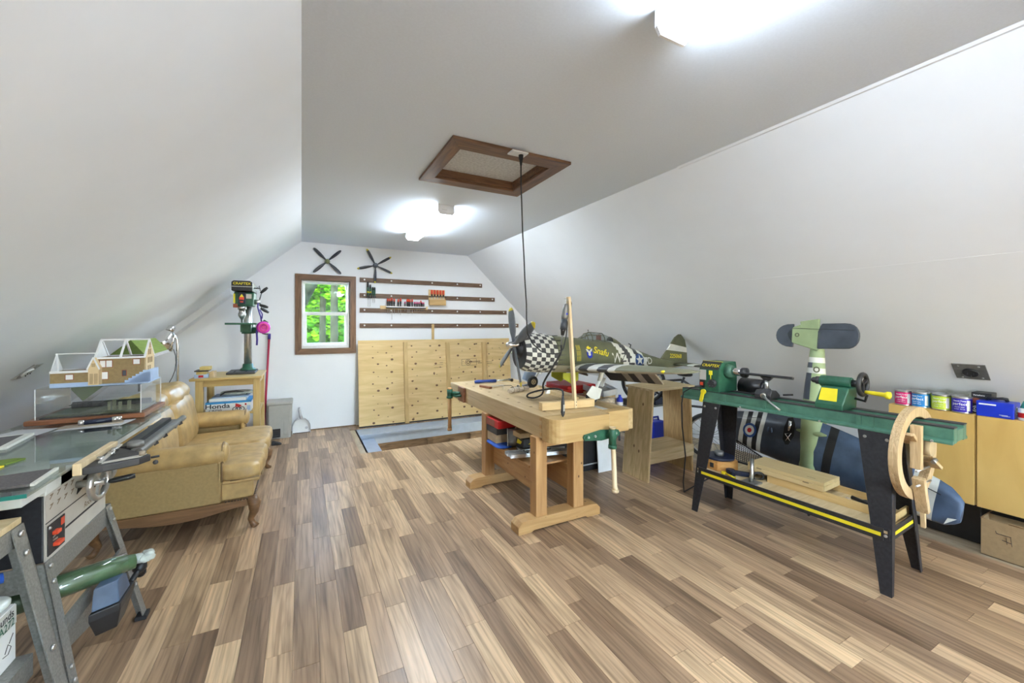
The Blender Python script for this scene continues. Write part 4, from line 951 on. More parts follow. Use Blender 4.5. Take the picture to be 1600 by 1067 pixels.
for zz in (.12, .44): MB().box(3.55, 3.62, zz, 4.10, 3.90, zz+.02).build('shelf', 'grey_metal', t)
for x in (3.55, 4.08):
    for y in (3.62, 3.88): MB().box(x, y, 0, x+.02, y+.02, .5).build('post', 'grey_metal', t)
rs = random.Random(5)
for k, (mt, lb) in enumerate((('black_plastic', 'black parts bin left on the grey rack'), ('grey_plastic', 'grey parts bin middle of the grey rack'), ('navy', 'navy parts bin right on the grey rack'))):
    x = 3.58+.17*k; mb = MB(); mb.box(x, 3.64, .46, x+.14, 3.86, .54+.02*k); mb.box(x+.02, 3.66, .54+.02*k, x+.08, 3.8, .56+.02*k); single('parts_bin', mb, mt, lb, 'bin', None, 'bins on the grey rack', .004)
# bicycle resting on its front wheel against the slope
t = thing('bicycle', 'small black bicycle behind the plywood stand, one wheel raised', 'bicycle', (3.95, 2.92, 0))
A = Vector((3.94, 2.90, .252)); B = Vector((3.54, 3.47, .79)); ax = Vector((.82, .575, 0)).normalized()
ax = (ax-(B-A).normalized()*ax.dot((B-A).normalized())).normalized()
for c_ in (A, B):
    mb = MB(); mb.torus(c_, ax, .232, .020, 40, 8); wh = mb.build('tyre', 'rubber', t)
    mb = MB(); mb.torus(c_, ax, .208, .009, 40, 6); mb.cyl(c_-ax*.04, c_+ax*.04, .018, None, 10); mb.build('rim', 'steel', wh)
    mb = MB(); a_, b_ = frame(ax)
    for k in range(18):
        an = 2*PI*k/18; mb.cyl(c_+ax*(.02 if k % 2 else -.02), c_+(a_*math.cos(an)+b_*math.sin(an))*.206, .0022, None, 4, 0, False)
    sp = mb.build('spoke', 'grey_metal', wh); sp['kind'] = 'stuff'
up = (B-A).cross(ax); up = up if up.z > 0 else -up; up.normalize(); L = lambda f, h: tuple(A+(B-A)*f+up*h)
mb = MB()
for p, q in ((L(0, 0), L(.12, .30)), (L(.12, .30), L(.15, .42)), (L(.12, .30), L(.55, .02)), (L(.13, .33), L(.66, .30)), (L(.66, .34), L(.55, .02)), (L(.55, .02), L(1, 0)), (L(.66, .30), L(1, 0))): mb.cyl(p, q, .013, None, 8)
mb.build('frame', 'black_metal', t)
MB().tube([Vector(L(.15, .42))-ax*.22, L(.15, .44), Vector(L(.15, .42))+ax*.22], .011, 8).build('handlebar', 'grey_metal', t); MB().puff(L(.68, .37), (.10, .18, .05), 3, 4).build('saddle', 'black_plastic', t)
# ---------------------------------------------------------------- wood lathe on its stand
t = thing('wood_lathe', 'green wood lathe on black splayed leg stand with yellow stripes', 'lathe', (2.98, 1.55, 0), math.radians(2.7), None, True)
LT = t; r_ = .0
mb = MB()
for x0, x1 in ((-.095, -.045), (.065, .115)):
    mb.prism([(x0, -.775, .928), (x1, -.775, .928), (x1, -.775, .85), (x0, -.775, .85)], (0, 1.58, 0))
mb.prism([(-.118, -.775, .862), (-.095, -.775, .872), (-.095, -.775, .848), (-.118, -.775, .848)], (0, 1.58, 0)); mb.prism([(.115, -.775, .872), (.135, -.775, .862), (.135, -.775, .848), (.115, -.775, .848)], (0, 1.58, 0))
mb.box(-.045, -.775, .855, .065, -.745, .915); mb.box(-.045, .3, .848, .065, .805, .90)
bed = mb.build('bed', 'green_bed', t, .003)
mb = MB(); mb.box(-.098, -.776, .928, -.043, .80, .934); mb.box(.063, -.776, .928, .117, .80, .934); mb.build('bed_way', 'cast_iron', bed)
mb = MB()
for y in (-.40, -.46, .13, .42): mb.box(-.104, y, .862, -.0945, y+.022, .926)
mb.build('rib', 'green_bed', bed)
mb = MB()
for y in (-.70, -.2, .3): mb.cyl((-.118, y, .855), (-.123, y, .855), .007, .006, 8)
mb.build('bolt', 'steel', bed)
# headstock
hy0, hy1 = .475, .645
mb = MB(); mb.prism([(-.10, hy0, .932), (-.10, hy0, 1.105), (-.055, hy0, 1.165), (.125, hy0, 1.165), (.14, hy0, 1.10), (.14, hy0, .932)], (0, hy1-hy0, 0)); hd = mb.build('headstock', 'green_metal', t, .006, 3)
MB().lathe((.01, hy0, 1.095), (0, -1, 0), [(.055, 0), (.050, .03), (.042, .05)], 18).build('bearing_boss', 'green_bed', hd)
mb = MB(); mb.lathe((.01, hy0-.05, 1.095), (0, -1, 0), [(.028, 0), (.030, .01), (.030, .07), (.022, .072), (.022, .095)], 18); mb.build('spindle', 'chrome', t); mb = MB(); mb.lathe((.01, hy0-.115, 1.095), (0, -1, 0), [(.036, 0), (.038, .01), (.038, .035), (.014, .04)], 18); mb.build('chuck', 'black_metal', t)
mb = MB(); n_ = Vector((-.06, 0, .045)).normalized(); Mx = T(-.0785, (hy0+hy1)/2, 1.1365) @ rot('Z', -PI/2) @ rot('X', math.radians(53.1))
mb.prism([(-.101, hy0+.005, 1.107), (-.0555, hy0+.005, 1.1665), (-.0555, hy1-.005, 1.1665), (-.101, hy1-.005, 1.107)], tuple(Vector((-.6, 0, .45))*.002)); pl_ = mb.build('name_plate', 'black_plastic', hd)
MB().text('CRAFTEX', .034, Mx @ T(.005, -.004, .004), 0, .015).build('lettering', 'yellow', pl_)
mb = MB(); mb.box(-.056, hy0+.002, 1.166, -.045, hy1-.002, 1.169); mb.build('warning_strip', 'yellow', hd)
MB().box(-.102, hy1-.062, 1.02, -.10, hy1-.006, 1.10).build('data_plate', 'panel_silver', hd)
mb = MB(); mb.box(-.104, hy1-.05, .955, -.10, hy1-.005, 1.018); sw = mb.build('switch_box', 'black_plastic', hd, .002); MB().box(-.112, hy1-.040, .975, -.104, hy1-.016, 1.0).build('switch', 'orange_red', sw, .002)
mb = MB(); mb.box(-.108, hy0+.055, 1.065, -.10, hy0+.08, 1.098); mb.cyl((-.104, hy0+.067, 1.065), (-.104, hy0+.067, 1.03), .004, None, 6); mb.build('speed_pointer', 'yellow', hd)
mb = MB(); mb.cyl((-.098, hy0+.05, 1.0), (-.125, hy0+.05, 1.0), .034, .028, 14)
for k in range(6): mb.sph((-.125, hy0+.05+.025*math.cos(k*PI/3), 1.0+.025*math.sin(k*PI/3)), .009, 8)
mb.build('speed_knob', 'cast_iron', hd)
mb = MB(); mb.cyl((-.102, hy1-.045, .925), (-.118, hy1-.045, .925), .020, None, 14); mb.bar((-.114, hy1-.045, .925), (-.122, hy1-.03, .845), .024, .012); mb.build('lock_lever', 'yellow', hd)
mb = MB(); mb.cyl((.20, .30, .965), (.20, .47, .965), .068, None, 20); mb.cyl((.20, .285, .965), (.20, .30, .965), .045, .06, 20); mb.box(.15, .33, .88, .25, .45, .91); mb.build('motor', 'black_metal', t)
# tool rest
mb = MB(); mb.prism([(-.02, .36, 1.082), (-.05, .36, 1.092), (-.045, .36, 1.105), (-.012, .36, 1.098)], (0, -.37, 0)); mb.prism([(-.03, .21, 1.085), (-.03, .12, 1.085), (-.03, .15, 1.055), (-.03, .18, 1.055)], (.022, 0, 0)); mb.build('tool_rest', 'black_metal', t, .003)
mb = MB(); mb.cyl((-.02, .165, .985), (-.02, .165, 1.06), .013, None, 12); mb.build('rest_post', 'steel', t)
mb = MB(); mb.prism([(-.07, .225, .934), (.06, .225, .934), (.06, .225, .955), (.01, .225, .99), (-.05, .225, .99), (-.07, .225, .96)], (0, -.11, 0)); mb.cyl((-.02, .165, .98), (-.02, .165, 1.0), .03, .026, 14); mb.build('banjo', 'cast_iron', t, .004)
mb = MB(); mb.cyl((-.06, .16, .96), (-.085, .16, .955), .018, None, 12); mb.tube([(-.082, .16, .955), (-.12, .08, .915), (-.14, .02, .885)], [.011, .006, .007], 8); mb.build('clamp_lever', 'steel', t)
mb = MB(); mb.bar((.03, .23, .965), (.03, .30, .945), .016, .012); mb.bar((.05, .09, .96), (.05, .03, .97), .014, .012); mb.build('cam_handle', 'cast_iron', t)
# tailstock
ty = -.165; ty0 = -.31
mb = MB(); mb.prism([(-.10, ty, .934), (.10, ty, .934), (.10, ty, .965), (.055, ty-.02, 1.07), (-.06, ty-.02, 1.07), (-.10, ty, .965)], (0, ty0-ty, 0)); mb.cyl((.01, ty+.01, 1.095), (.01, ty0-.01, 1.095), .036, None, 18); ts = mb.build('tailstock', 'green_metal', t, .005)
mb = MB(); mb.prism([(-.0945, ty-.02, .985), (-.0665, ty-.025, 1.06), (-.0665, ty0+.035, 1.06), (-.0945, ty0+.03, .985)], (-.002, 0, .001)); mb.build('label_plate', 'yellow', ts)
mb = MB(); mb.lathe((.01, ty+.01, 1.095), (0, 1, 0), [(.026, 0), (.026, .025), (.02, .028), (.018, .045), (.004, .06)], 14); mb.build('quill', 'cast_iron', ts)
mb = MB(); mb.cyl((.01, ty0-.01, 1.095), (.01, ty0-.05, 1.095), .022, None, 12); mb.torus((.01, ty0-.062, 1.095), (0, 1, .0), .062, .013, 26, 8)
for k in range(3): a = 2*PI*k/3+.5; mb.bar((.01, ty0-.058, 1.095), (.01+.055*math.cos(a), ty0-.062, 1.095+.055*math.sin(a)), .018, .012)
mb.build('handwheel', 'black_plastic', ts)
mb = MB(); mb.lathe((.02, ty0-.07, 1.05), (0, -1, -.05), [(.010, 0), (.012, .03), (.014, .09), (.022, .10), (.022, .115), (.012, .12)], 12); mb.build('wheel_handle', 'yellow', ts)
mb = MB(); mb.tube([(.05, ty0-.01, 1.0), (.05, ty0-.06, .99), (.045, ty0-.07, 1.03)], .008, 6); mb.build('lock_rod', 'black_metal', ts)
# stand: splayed bent plate legs
def leg(sx, sy):
    mb = MB(); th = .006
    xt, xb = sx*.118, sx*(.225 if sx < 0 else .245); yo_t, yi_t = sy*.60, sy*.455; yo_b, yi_b = sy*.625, sy*.575
    if sy < 0: yo_t, yi_t, yo_b, yi_b = -.545, -.39, -.575, -.525
    front = [(xt, yo_t, .848), (xt, yi_t, .848), (xb, yi_b, 0), (xb, yo_b, 0)]
    mb.prism(front, (-sx*th, 0, 0))
    mb.prism([(xt, yo_t, .848), (xt-sx*.075, yo_t, .848), (xb-sx*.03, yo_b, 0), (xb, yo_b, 0)], (0, -sy*th, 0))
    l_ = mb.build('leg', 'black_metal', t, .002, 1)
    mb = MB(); f = lambda k, u: (xt+(xb-xt)*k, (yo_t+(yo_b-yo_t)*k)*(1-u)+(yi_t+(yi_b-yi_t)*k)*u, .848*(1-k))
    for k, u in ((.04, .15), (.04, .8), (.64, .3), (.64, .75)):
        p = Vector(f(k, u)); mb.cyl(p, p+Vector((sx*.006, 0, 0)), .009, .007, 10)
    mb.build('bolt', 'steel', l_)
for sx in (-1, 1):
    for sy in (-1, 1): leg(sx, sy)
sh = MB().box(-.185, -.545, .318, .205, .60, .332).build('shelf', 'rough_ply_x', t)
mb = MB(); mb.box(-.196, -.53, .278, -.188, .585, .346); mb.box(-.19, -.556, .278, .21, -.548, .346); mb.box(.208, -.53, .278, .216, .585, .346); lip = mb.build('shelf_rail', 'black_metal', t)
mb = MB(); mb.box(-.1972, -.52, .300, -.196, .56, .320); mb.box(-.165, -.5572, .300, .19, -.556, .320); mb.build('stripe', 'yellow', lip)
# power cord of the lathe
mb = MB(); mb.tube([(-.12, .61, .965), (-.15, .68, .95), (-.14, .76, .90), (-.11, .80, .80), (-.09, .81, .6), (-.06, .80, .35), (-.05, .83, .12), (.0, .86, .01), (.2, .9, .008), (.5, .95, .008)], .0055, 6); mb.build('power_cord', 'rubber', t)
LM = Matrix.Translation((2.98, 1.55, 0)) @ Matrix.Rotation(math.radians(2.7), 4, 'Z')
def lthing(name, label, cat, p, group=None):
    return thing(name, label, cat, tuple(LM @ Vector(p)), math.radians(2.7), group)
def lb(mb): mb.v = [tuple(LM @ Vector(p)) for p in mb.v]; return mb
zs_ = .3325; G = 'things on the lathe stand shelf'
t = lthing('wood_faceplate', 'blue black faceplate on an octagonal orange wood block', 'faceplate', (-.02, .56, zs_), G)
mb = MB(); o8 = [(.16+.115*math.cos(PI/8+k*PI/4), .585+.135*math.sin(PI/8+k*PI/4)) for k in range(8)]
lb(mb.prism([(x-.18, y-.06, zs_) for x, y in o8], (0, 0, .075))).build('block', 'orange_wood', t, .003)
lb(MB().cyl((-.02, .525, zs_+.0755), (-.02, .525, zs_+.092), .108, .108, 28)).build('disc', 'navy', t); lb(MB().cyl((-.02, .525, zs_+.092), (-.02, .525, zs_+.125), .034, .034, 16)).build('boss', 'grey_metal', t)
lb(MB().box(-.131, .50, zs_+.02, -.1295, .53, zs_+.055)).build('stamp_mark', 'ink', t)
t = lthing('wrench', 'yellow and black spanner lying on the lathe shelf', 'wrench', (-.14, .38, zs_), G)
lb(MB().cyl((-.135, .40, zs_+.008), (-.165, .31, zs_+.008), .007, None, 8)).build('handle', 'yellow', t); mb = MB(); mb.ring((-.13, .415, zs_+.008), (0, 0, 1), .020, .010, .014, 14); lb(mb).build('eye', 'yellow', t)
t = lthing('lathe_chuck', 'dark blue chuck key jaws beside the orange block', 'chuck', (-.09, .39, zs_), G)
mb = MB(); mb.cyl((-.10, .385, zs_), (-.10, .385, zs_+.04), .032, .030, 16); mb.bar((-.09, .37, zs_+.018), (-.02, .25, zs_+.018), .035, .03); mb.bar((-.10, .40, zs_+.02), (-.13, .34, zs_+.02), .03, .03); lb(mb).build('body', 'navy', t, .003)
t = lthing('hold_down_clamp', 'grey steel clamp with curved arm on the lathe shelf', 'clamp', (-.14, .22, zs_), G)
lb(MB().box(-.185, .16, zs_, -.085, .26, zs_+.012)).build('base', 'grey_metal', t, .002); lb(MB().tube([(-.14, .21, zs_+.012), (-.14, .205, zs_+.07), (-.125, .21, zs_+.12), (-.09, .23, zs_+.15), (-.04, .26, zs_+.13), (-.02, .27, zs_+.09)], [.014, .013, .013, .013, .012, .012], 10)).build('arm', 'steel', t)
for i, (x, y, r) in enumerate(((-.04, .215, .035), (.03, .20, .04), (.07, .27, .03))):
    mb = MB(); mb.torus((x, y, zs_+r*.8), (.3, .3, 1 if i == 1 else .2), r, .008, 18, 7); mb.v = [(p[0], p[1], max(p[2], zs_+.001)) for p in mb.v]
    single('steel_ring', lb(mb), 'steel' if i else 'cast_iron', ('dark ring leaning behind the curved clamp arm', 'shiny steel ring lying behind the pine box end', 'bright ring standing beside the wire mesh')[i], 'ring', None, G)
t = lthing('wood_tray', 'long shallow pine tray of lathe parts on the shelf', 'tray', (.06, -.17, zs_), G)
tx0, tx1, tY0, tY1 = .0, .20, -.53, .165
lb(MB().box(tx0, tY0, zs_, tx1, tY1, zs_+.008)).build('bottom', 'rough_ply_x', t)
for q in ((tx0-.018, tY0, tx0, tY1), (tx1, tY0, tx1+.006, tY1), (tx0, tY0, tx1, tY0+.014), (tx0, tY1-.014, tx1, tY1)): lb(MB().box(q[0], q[1], zs_, q[2], q[3], zs_+.05)).build('wall', 'tray_pine', t, .002)
t = lthing('tray_lid_box', 'closed pale wood box lying across the pine tray', 'box', (.09, .03, zs_+.05), G)
bx = MB().box(-.025, -.185, zs_+.051, .205, .30, zs_+.085); lb(bx).build('lid', 'box_pine', t, .003); lb(MB().box(-.024, -.184, zs_+.0855, .204, .299, zs_+.108)).build('top', 'box_pine', t, .003)
mb = MB()
for y in (-.10, .20): mb.box(-.0265, y, zs_+.078, -.0245, y+.035, zs_+.084)
mb.box(.02, -.12, zs_+.1082, .024, -.07, zs_+.1088); lb(mb).build('hinge', 'ink_soft', t)
t = lthing('lathe_centre', 'dark drive centre and pale knobs lying in the pine tray', 'tool part', (.09, -.33, zs_), G)
mb = MB(); mb.cyl((.12, -.28, zs_+.024), (.07, -.45, zs_+.020), .012, .007, 10); mb.cyl((.10, -.33, zs_+.022), (.13, -.35, zs_+.022), .010, None, 8); mb.torus((.06, -.34, zs_+.016), (0, 0, 1), .022, .007, 14, 6); lb(mb).build('shaft', 'cast_iron', t)
mb = MB(); mb.sph((.045, -.29, zs_+.022), .014, 10); mb.sph((.065, -.275, zs_+.022), .014, 10); lb(mb).build('knob', 'bristle', t)
# laminated wooden ring hung over the bed
t = lthing('wooden_steady', 'laminated plywood ring with rollers hung over the lathe bed end', 'lathe steady', (.08, -.56, .72))
RC = Vector((-.025, -.605, .755))
RQ = Matrix.Translation(RC) @ Matrix.Rotation(math.radians(-3), 4, 'Z') @ Matrix.Translation(-RC)
def rb(mb): mb.v = [tuple(RQ @ Vector(p)) for p in mb.v]; return lb(mb)
for k in range(4):
    mb = MB(); mb.ring(RC+Vector((0, -.015+.010*k, 0)), (0, 1, 0), .25-(.0015*(k % 2)), .199+.001*(k % 2), .0096, 44); rb(mb).build('ring', 'ring_ply', t)
def arm(a0, r0, r1, wd, nm='arm', y=-.02, off=0):
    d = Vector((math.cos(a0), 0, math.sin(a0))); pp = Vector((-d.z, 0, d.x)); mb = MB()
    for s_ in (-1, 1): mb.bar(RC+d*r1+pp*off+Vector((0, y+s_*.012, 0)), RC+d*r0+pp*off+Vector((0, y+s_*.012, 0)), wd, .018)
    mb.cyl(RC+d*(r0+.03)+pp*off+Vector((0, y-.03, 0)), RC+d*(r0+.03)+pp*off+Vector((0, y+.03, 0)), .012, None, 10)
    return rb(mb).build(nm, 'ring_ply', t, .003)
arm(math.radians(140), .10, .195, .04, off=.0); arm(math.radians(40), .07, .20, .055); arm(math.radians(-30), .06, .19, .075)
mb = MB(); mb.bar(RC+Vector((-.10, -.045, .17)), RC+Vector((-.10, -.045, -.06)), .045, .03); rb(mb).build('post', 'ring_ply', t, .003)
mb = MB(); mb.bar(RC+Vector((-.09, -.05, -.11)), RC+Vector((-.03, -.05, -.30)), .05, .03); mb.bar(RC+Vector((-.035, -.05, -.29)), RC+Vector((-.03, -.05, -.385)), .02, .02); rb(mb).build('foot', 'ring_ply', t, .003)
mb = MB(); mb.cyl(RC+Vector((.06, -.06, .03)), RC+Vector((.06, -.02, .03)), .045, None, 20); rb(mb).build('roller', 'tan', t)
mb = MB(); mb.prism([RC+Vector(p) for p in ((.10, .02, .12), (.20, .02, .06), (.205, .02, -.08), (.14, .02, -.10), (.11, .02, 0))], (0, .018, 0)); rb(mb).build('end_block', 'ring_ply', t, .003)
mb = MB(); mb.cyl(RC+Vector((-.12, -.05, -.07)), RC+Vector((-.02, -.07, -.055)), .005, None, 8); mb.cyl(RC+Vector((-.12, -.05, -.15)), RC+Vector((-.0, -.07, -.13)), .005, None, 8); mb.cyl(RC+Vector((.03, -.07, -.04)), RC+Vector((.06, -.07, -.03)), .012, None, 6); rb(mb).build('bolt', 'steel', t)
# ---------------------------------------------------------------- blue grey fighter model standing on its nose
t = thing('model_fighter', 'dark blue grey fighter model with roundel standing nose down behind the lathe', 'model plane', (3.42, 1.63, 0))
N0 = Vector((3.40, 1.665, .012)); N1 = Vector((3.50, 1.645, 1.46)); axd = (N1-N0).normalized()
wx_ = Vector((-1, 0, .06)).normalized(); wy_ = axd.cross(wx_).normalized()       # belly side, span side
if wy_.y < 0: wy_ = -wy_
wx_ = (wx_-axd*wx_.dot(axd)).normalized()
S_ = lambda h, u, b: N0+axd*h+wy_*u+wx_*b
fr = [(.0, .006, .006), (.05, .03, .03), (.12, .052, .052), (.125, .062, .07), (.28, .076, .085), (.5, .080, .09), (.75, .078, .085), (1.0, .066, .07), (1.25, .045, .05), (1.44, .02, .024)]
def fcol2(i, j): return 2 if i < 3 else (0 if j in (0, 1, 2, 3, 12, 13, 14, 15) and False else (0 if math.sin(2*PI*(j+.5)/16) > -.35 else 1))
mb = MB(); n_ = 16; hs = [0, .05, .12, .1205]+[.16+.04*k for k in range(33)]
def rad(h):
    for a, b in zip(fr, fr[1:]):
        if h <= b[0]: k = (h-a[0])/(b[0]-a[0]); return a[1]+(b[1]-a[1])*k, a[2]+(b[2]-a[2])*k
    return fr[-1][1:]
rg = []
for h in hs:
    a, b = rad(h); rg.append([S_(h, a*math.cos(2*PI*j/n_), b*math.sin(2*PI*j/n_)) for j in range(n_)])
def fc(i, j):
    h = hs[i]; s_ = 2*PI*(j+.5)/n_
    if h < .12: return 2
    left = math.cos(s_) > .35
    if 1.13 < h < 1.17 or 1.05 < h < 1.09: return 3 if math.cos(s_) < .75 else 3
    if (1.09 <= h < 1.13 or h < 1.05 and h > .86) and math.cos(s_) > -.1: return 1
    if math.sin(s_) < -.2: return 1
    return 0
mb.loft(rg, 0, True, True, True, fc); mb.build('fuselage', ['duck_green', 'slate', 'black_plastic', 'plane_white'], t)
mb = MB(); mb.ring(S_(1.11, -.035, .071), tuple(wx_), .022, .014, .004, 20); mb.build('code_letter', 'olive', t)
# wing: (span, leading edge height, trailing edge height)
tl = math.radians(6.3); wc, ws = math.cos(tl), math.sin(tl)
def WP(u, h, b):
    u *= 1.0 if u > 0 else 1.09
    return S_(.535+h*wc+u*ws, u*wc-h*ws, b)
st = [0, .06, .10, .15, .18, .24, .30, .34, .375, .415, .455, .495, .535, .58, .64, .69, .725, .745]
def ch(u):
    le = -.205+.012*(u/.745)**2+(.05*((u-.67)/.075)**2 if u > .67 else 0)
    te = .195-.165*(u/.745)**1.5-(.05*((u-.66)/.085)**2 if u > .66 else 0)
    return le, max(te, le+.10)
for sg in (1, -1):
    mb = MB(); rg = []
    for u in st:
        le, te = ch(u); c_ = te-le; th = .055*(1-.6*u/.745)
        rg.append([WP(sg*u, le+c_*f, .03+th*g) for f, g in ((0, 0), (.05, .45), (.2, .75), (.45, .8), (.75, .4), (1, .0), (.75, -.4), (.4, -.75), (.15, -.7), (.04, -.4))])
    def wc2(i, j):
        u = (st[i]+st[min(i+1, len(st)-1)])/2
        if sg < 0:
            if .10 < u < .15: return 3
            if .53 < u < .62: return 1
            return 2
        if .34 < u < .375 or .415 < u < .455 or .495 < u < .535: return 1
        if .375 <= u <= .495: return 3
        return 0
    wg = mb.loft(rg, 0, True, True, True, wc2).build('wing', ['slate', 'plane_white', 'slate_blue', 'black_plastic'], t)
    mb = MB(); yb = .034+.055*.8
    le, te = ch(.25)
    if sg > 0:
        p = lambda u, f: WP(u, ch(u)[0]+(ch(u)[1]-ch(u)[0])*f, .03+.055*(1-.6*u/.745)*(.8-.25*abs(f-.4))+.004)
        mb = MB()
        for r, m_, e in ((.058, 0, 0), (.040, 1, .0012), (.019, 2, .0024)):
            c_ = (.445, .50); V_ = []
            for k in range(24): V_.append(p(c_[0]+r*math.cos(k*PI/12), c_[1]+r*math.sin(k*PI/12)/.30)+wx_*e)
            mb.add(V_, [tuple(range(24))], m_)
        mb.build('roundel', ['plane_blue', 'plane_white', 'red'], wg)
        mb = MB()
        for u in (.27, .295): mb.sph(p(u, .62), (.008, .008, .022), 8)
        mb.build('blister', 'slate_blue', wg)
        mb = MB(); mb.add([p(u, f) for u, f in ((.10, .62), (.125, .42), (.15, .40), (.175, .5), (.18, .75), (.165, .95), (.13, .98), (.105, .85))], [tuple(range(8))]); ww = mb.build('gear_bay', 'dark_void', wg)
        mb = MB(); mb.tube([p(.115, .5)+wx_*.004, p(.16, .62)+wx_*.006, p(.12, .66)+wx_*.005, p(.15, .48)+wx_*.005], .004, 6); mb.cyl(p(.14, .7), p(.14, .9)+wx_*.004, .012, .012, 10); mb.build('gear_strut', 'chrome', ww)
        mb = MB(); mb.bar(p(.36, .86), p(.66, .80), .003, .003); mb.build('hinge_line', 'black_plastic', wg)
    else:
        p = lambda u, f: WP(-u, ch(u)[0]+(ch(u)[1]-ch(u)[0])*f, .03+.055*(1-.6*u/.745)*(.8-.25*abs(f-.4))+.003)
        mb = MB(); mb.bar(p(.40, .74), p(.66, .70), .004, .004); mb.build('hinge_line', 'black_plastic', wg)
        mb = MB(); mb.add([p(.69, .04), p(.735, .2), p(.70, .22)], [(0, 1, 2)]); mb.build('light_cover', 'plane_white', wg)
MB().sph(WP(0, .10, .05), (.03, .11, .02), 10).build('radiator', 'duck_green', t)
# tailplane
t2 = MB(); Z0 = 1.30
def tp(u, h, b=.062): return S_(h, u, b)
mb = MB(); mb.prism([tp(.115, 1.29), tp(-.03, 1.25), tp(-.05, 1.385), tp(-.03, 1.45), tp(.10, 1.445), tp(.16, 1.42), tp(.195, 1.37), tp(.16, 1.305)], tuple(wx_*-.022)); tpn = mb.build('tailplane_centre', 'duck_green', t, .006, 3)
def half(sg, u0, u1):
    P_ = []
    for k in range(13):
        a = -PI/2+PI*k/12; P_.append(tp(sg*(u0+(u1-u0)*max(0, math.cos(a))**.75), 1.363+.092*math.sin(a)-.004*sg))
    return P_
mb = MB(); mb.prism(half(1, .145, .275), tuple(wx_*-.020)); mb.build('tailplane_tip', 'slate', tpn, .006, 3)
mb = MB(); mb.prism([tp(-.018, 1.265), tp(-.022, 1.40), tp(-.05, 1.455)]+half(-1, .19, .28)[::-1], tuple(wx_*-.022)); mb.build('tailplane_tip', 'slate', tpn, .006, 3)
mb = MB(); mb.bar(tp(.15, 1.415, .0635), tp(-.255, 1.41, .0635), .003, .003); mb.build('elevator_line', 'black_plastic', tpn)
mb = MB(); mb.prism([tp(-.03, 1.40, .064), tp(.09, 1.415, .064), tp(.10, 1.47, .064), tp(-.03, 1.49, .064)], tuple(wx_*-.025)); mb.build('elevator_tab', 'duck_green', tpn, .005)
MB().ring(tp(.115, 1.365, .0635), tuple(wx_), .016, .010, .002, 18).build('code_letter', 'olive', tpn)
mb = MB(); mb.prism([S_(1.18, .0, -.05), S_(1.42, 0, -.02), S_(1.42, 0, -.05), S_(1.32, 0, -.09), S_(1.22, 0, -.085)], tuple(wy_*.014)); mb.build('fin', 'slate', t)
for a in (20, 140, 260):
    mb = MB(); a = math.radians(a); d = (wy_*math.cos(a)+wx_*math.sin(a)); 
    if N0.z+.07+d.z*.2 < .02: d = (d+Vector((0, 0, .0))).normalized()
    mb.loft([[N0+axd*.075+d*r+axd*w_*.9*math.cos(2*PI*j/8)+d.cross(axd)*w_*.3*math.sin(2*PI*j/8) for j in range(8)] for r, w_ in ((.03, .008), (.08, .02), (.14, .022), (.185, .006))], 0); mb.build('propeller_blade', 'black_plastic', t)
mb = MB(); n1 = 16; n2 = 7
M0 = Vector((3.30, 2.02, .335+.0)); 
t = thing('wire_mesh', 'black wire mesh panel standing on the lathe shelf back edge', 'mesh', (3.19, 1.95, .333))
for k in range(26):
    f = k/25; y = 2.16-.42*f; mb.bar((3.178, y, .335), (3.205, y, .52-.16*f), .003, .003)
for k in range(11):
    f = k/10; mb.bar((3.178+.027*f, 2.16, .338+.18*f), (3.178+.012*f, 1.74, .338+.02*f), .003, .003)
s_ = mb.build('wire', 'black_metal', t); s_['kind'] = 'stuff'
mb = MB(); mb.tube([(3.178, 2.165, .338), (3.206, 2.165, .525), (3.19, 1.735, .365), (3.178, 1.735, .338)], .005, 6, 0, True); mb.build('rim', 'black_metal', t)
# ---------------------------------------------------------------- cabinets with paint cans
KX = 3.90; KT = .866; KB = .275
def cabinet(y0, y1, label):
    t = thing('cabinet', label, 'cabinet', (KX+.14, (y0+y1)/2, 0), 0, 'birch cabinets under the right slope')
    mb = MB(); mb.prism([(KX+.02, y0, KB), (KX+.02, y0, KT), (KX+.258, y0, KT), (KX+.50, y0, .615), (KX+.50, y0, KB)], (0, y1-y0, 0)); mb.build('carcass', 'cabinet_birch', t)
    MB().box(KX, y0+.003, KB, KX+.0195, y1-.003, KT-.002).build('door', 'cabinet_birch', t, .0015)
    mb = MB(); mb.box(KX+.10, y0, 0, KX+.12, y1, KB); mb.build('plinth', 'black_plastic', t)
    return t
cabinet(.935, 1.375, 'birch cabinet holding the paint cans under the right slope'); cabinet(.475, .93, 'birch cabinet at the right edge under the blue case'); cabinet(.015, .47, 'birch cabinet out at the far right beyond the frame edge')
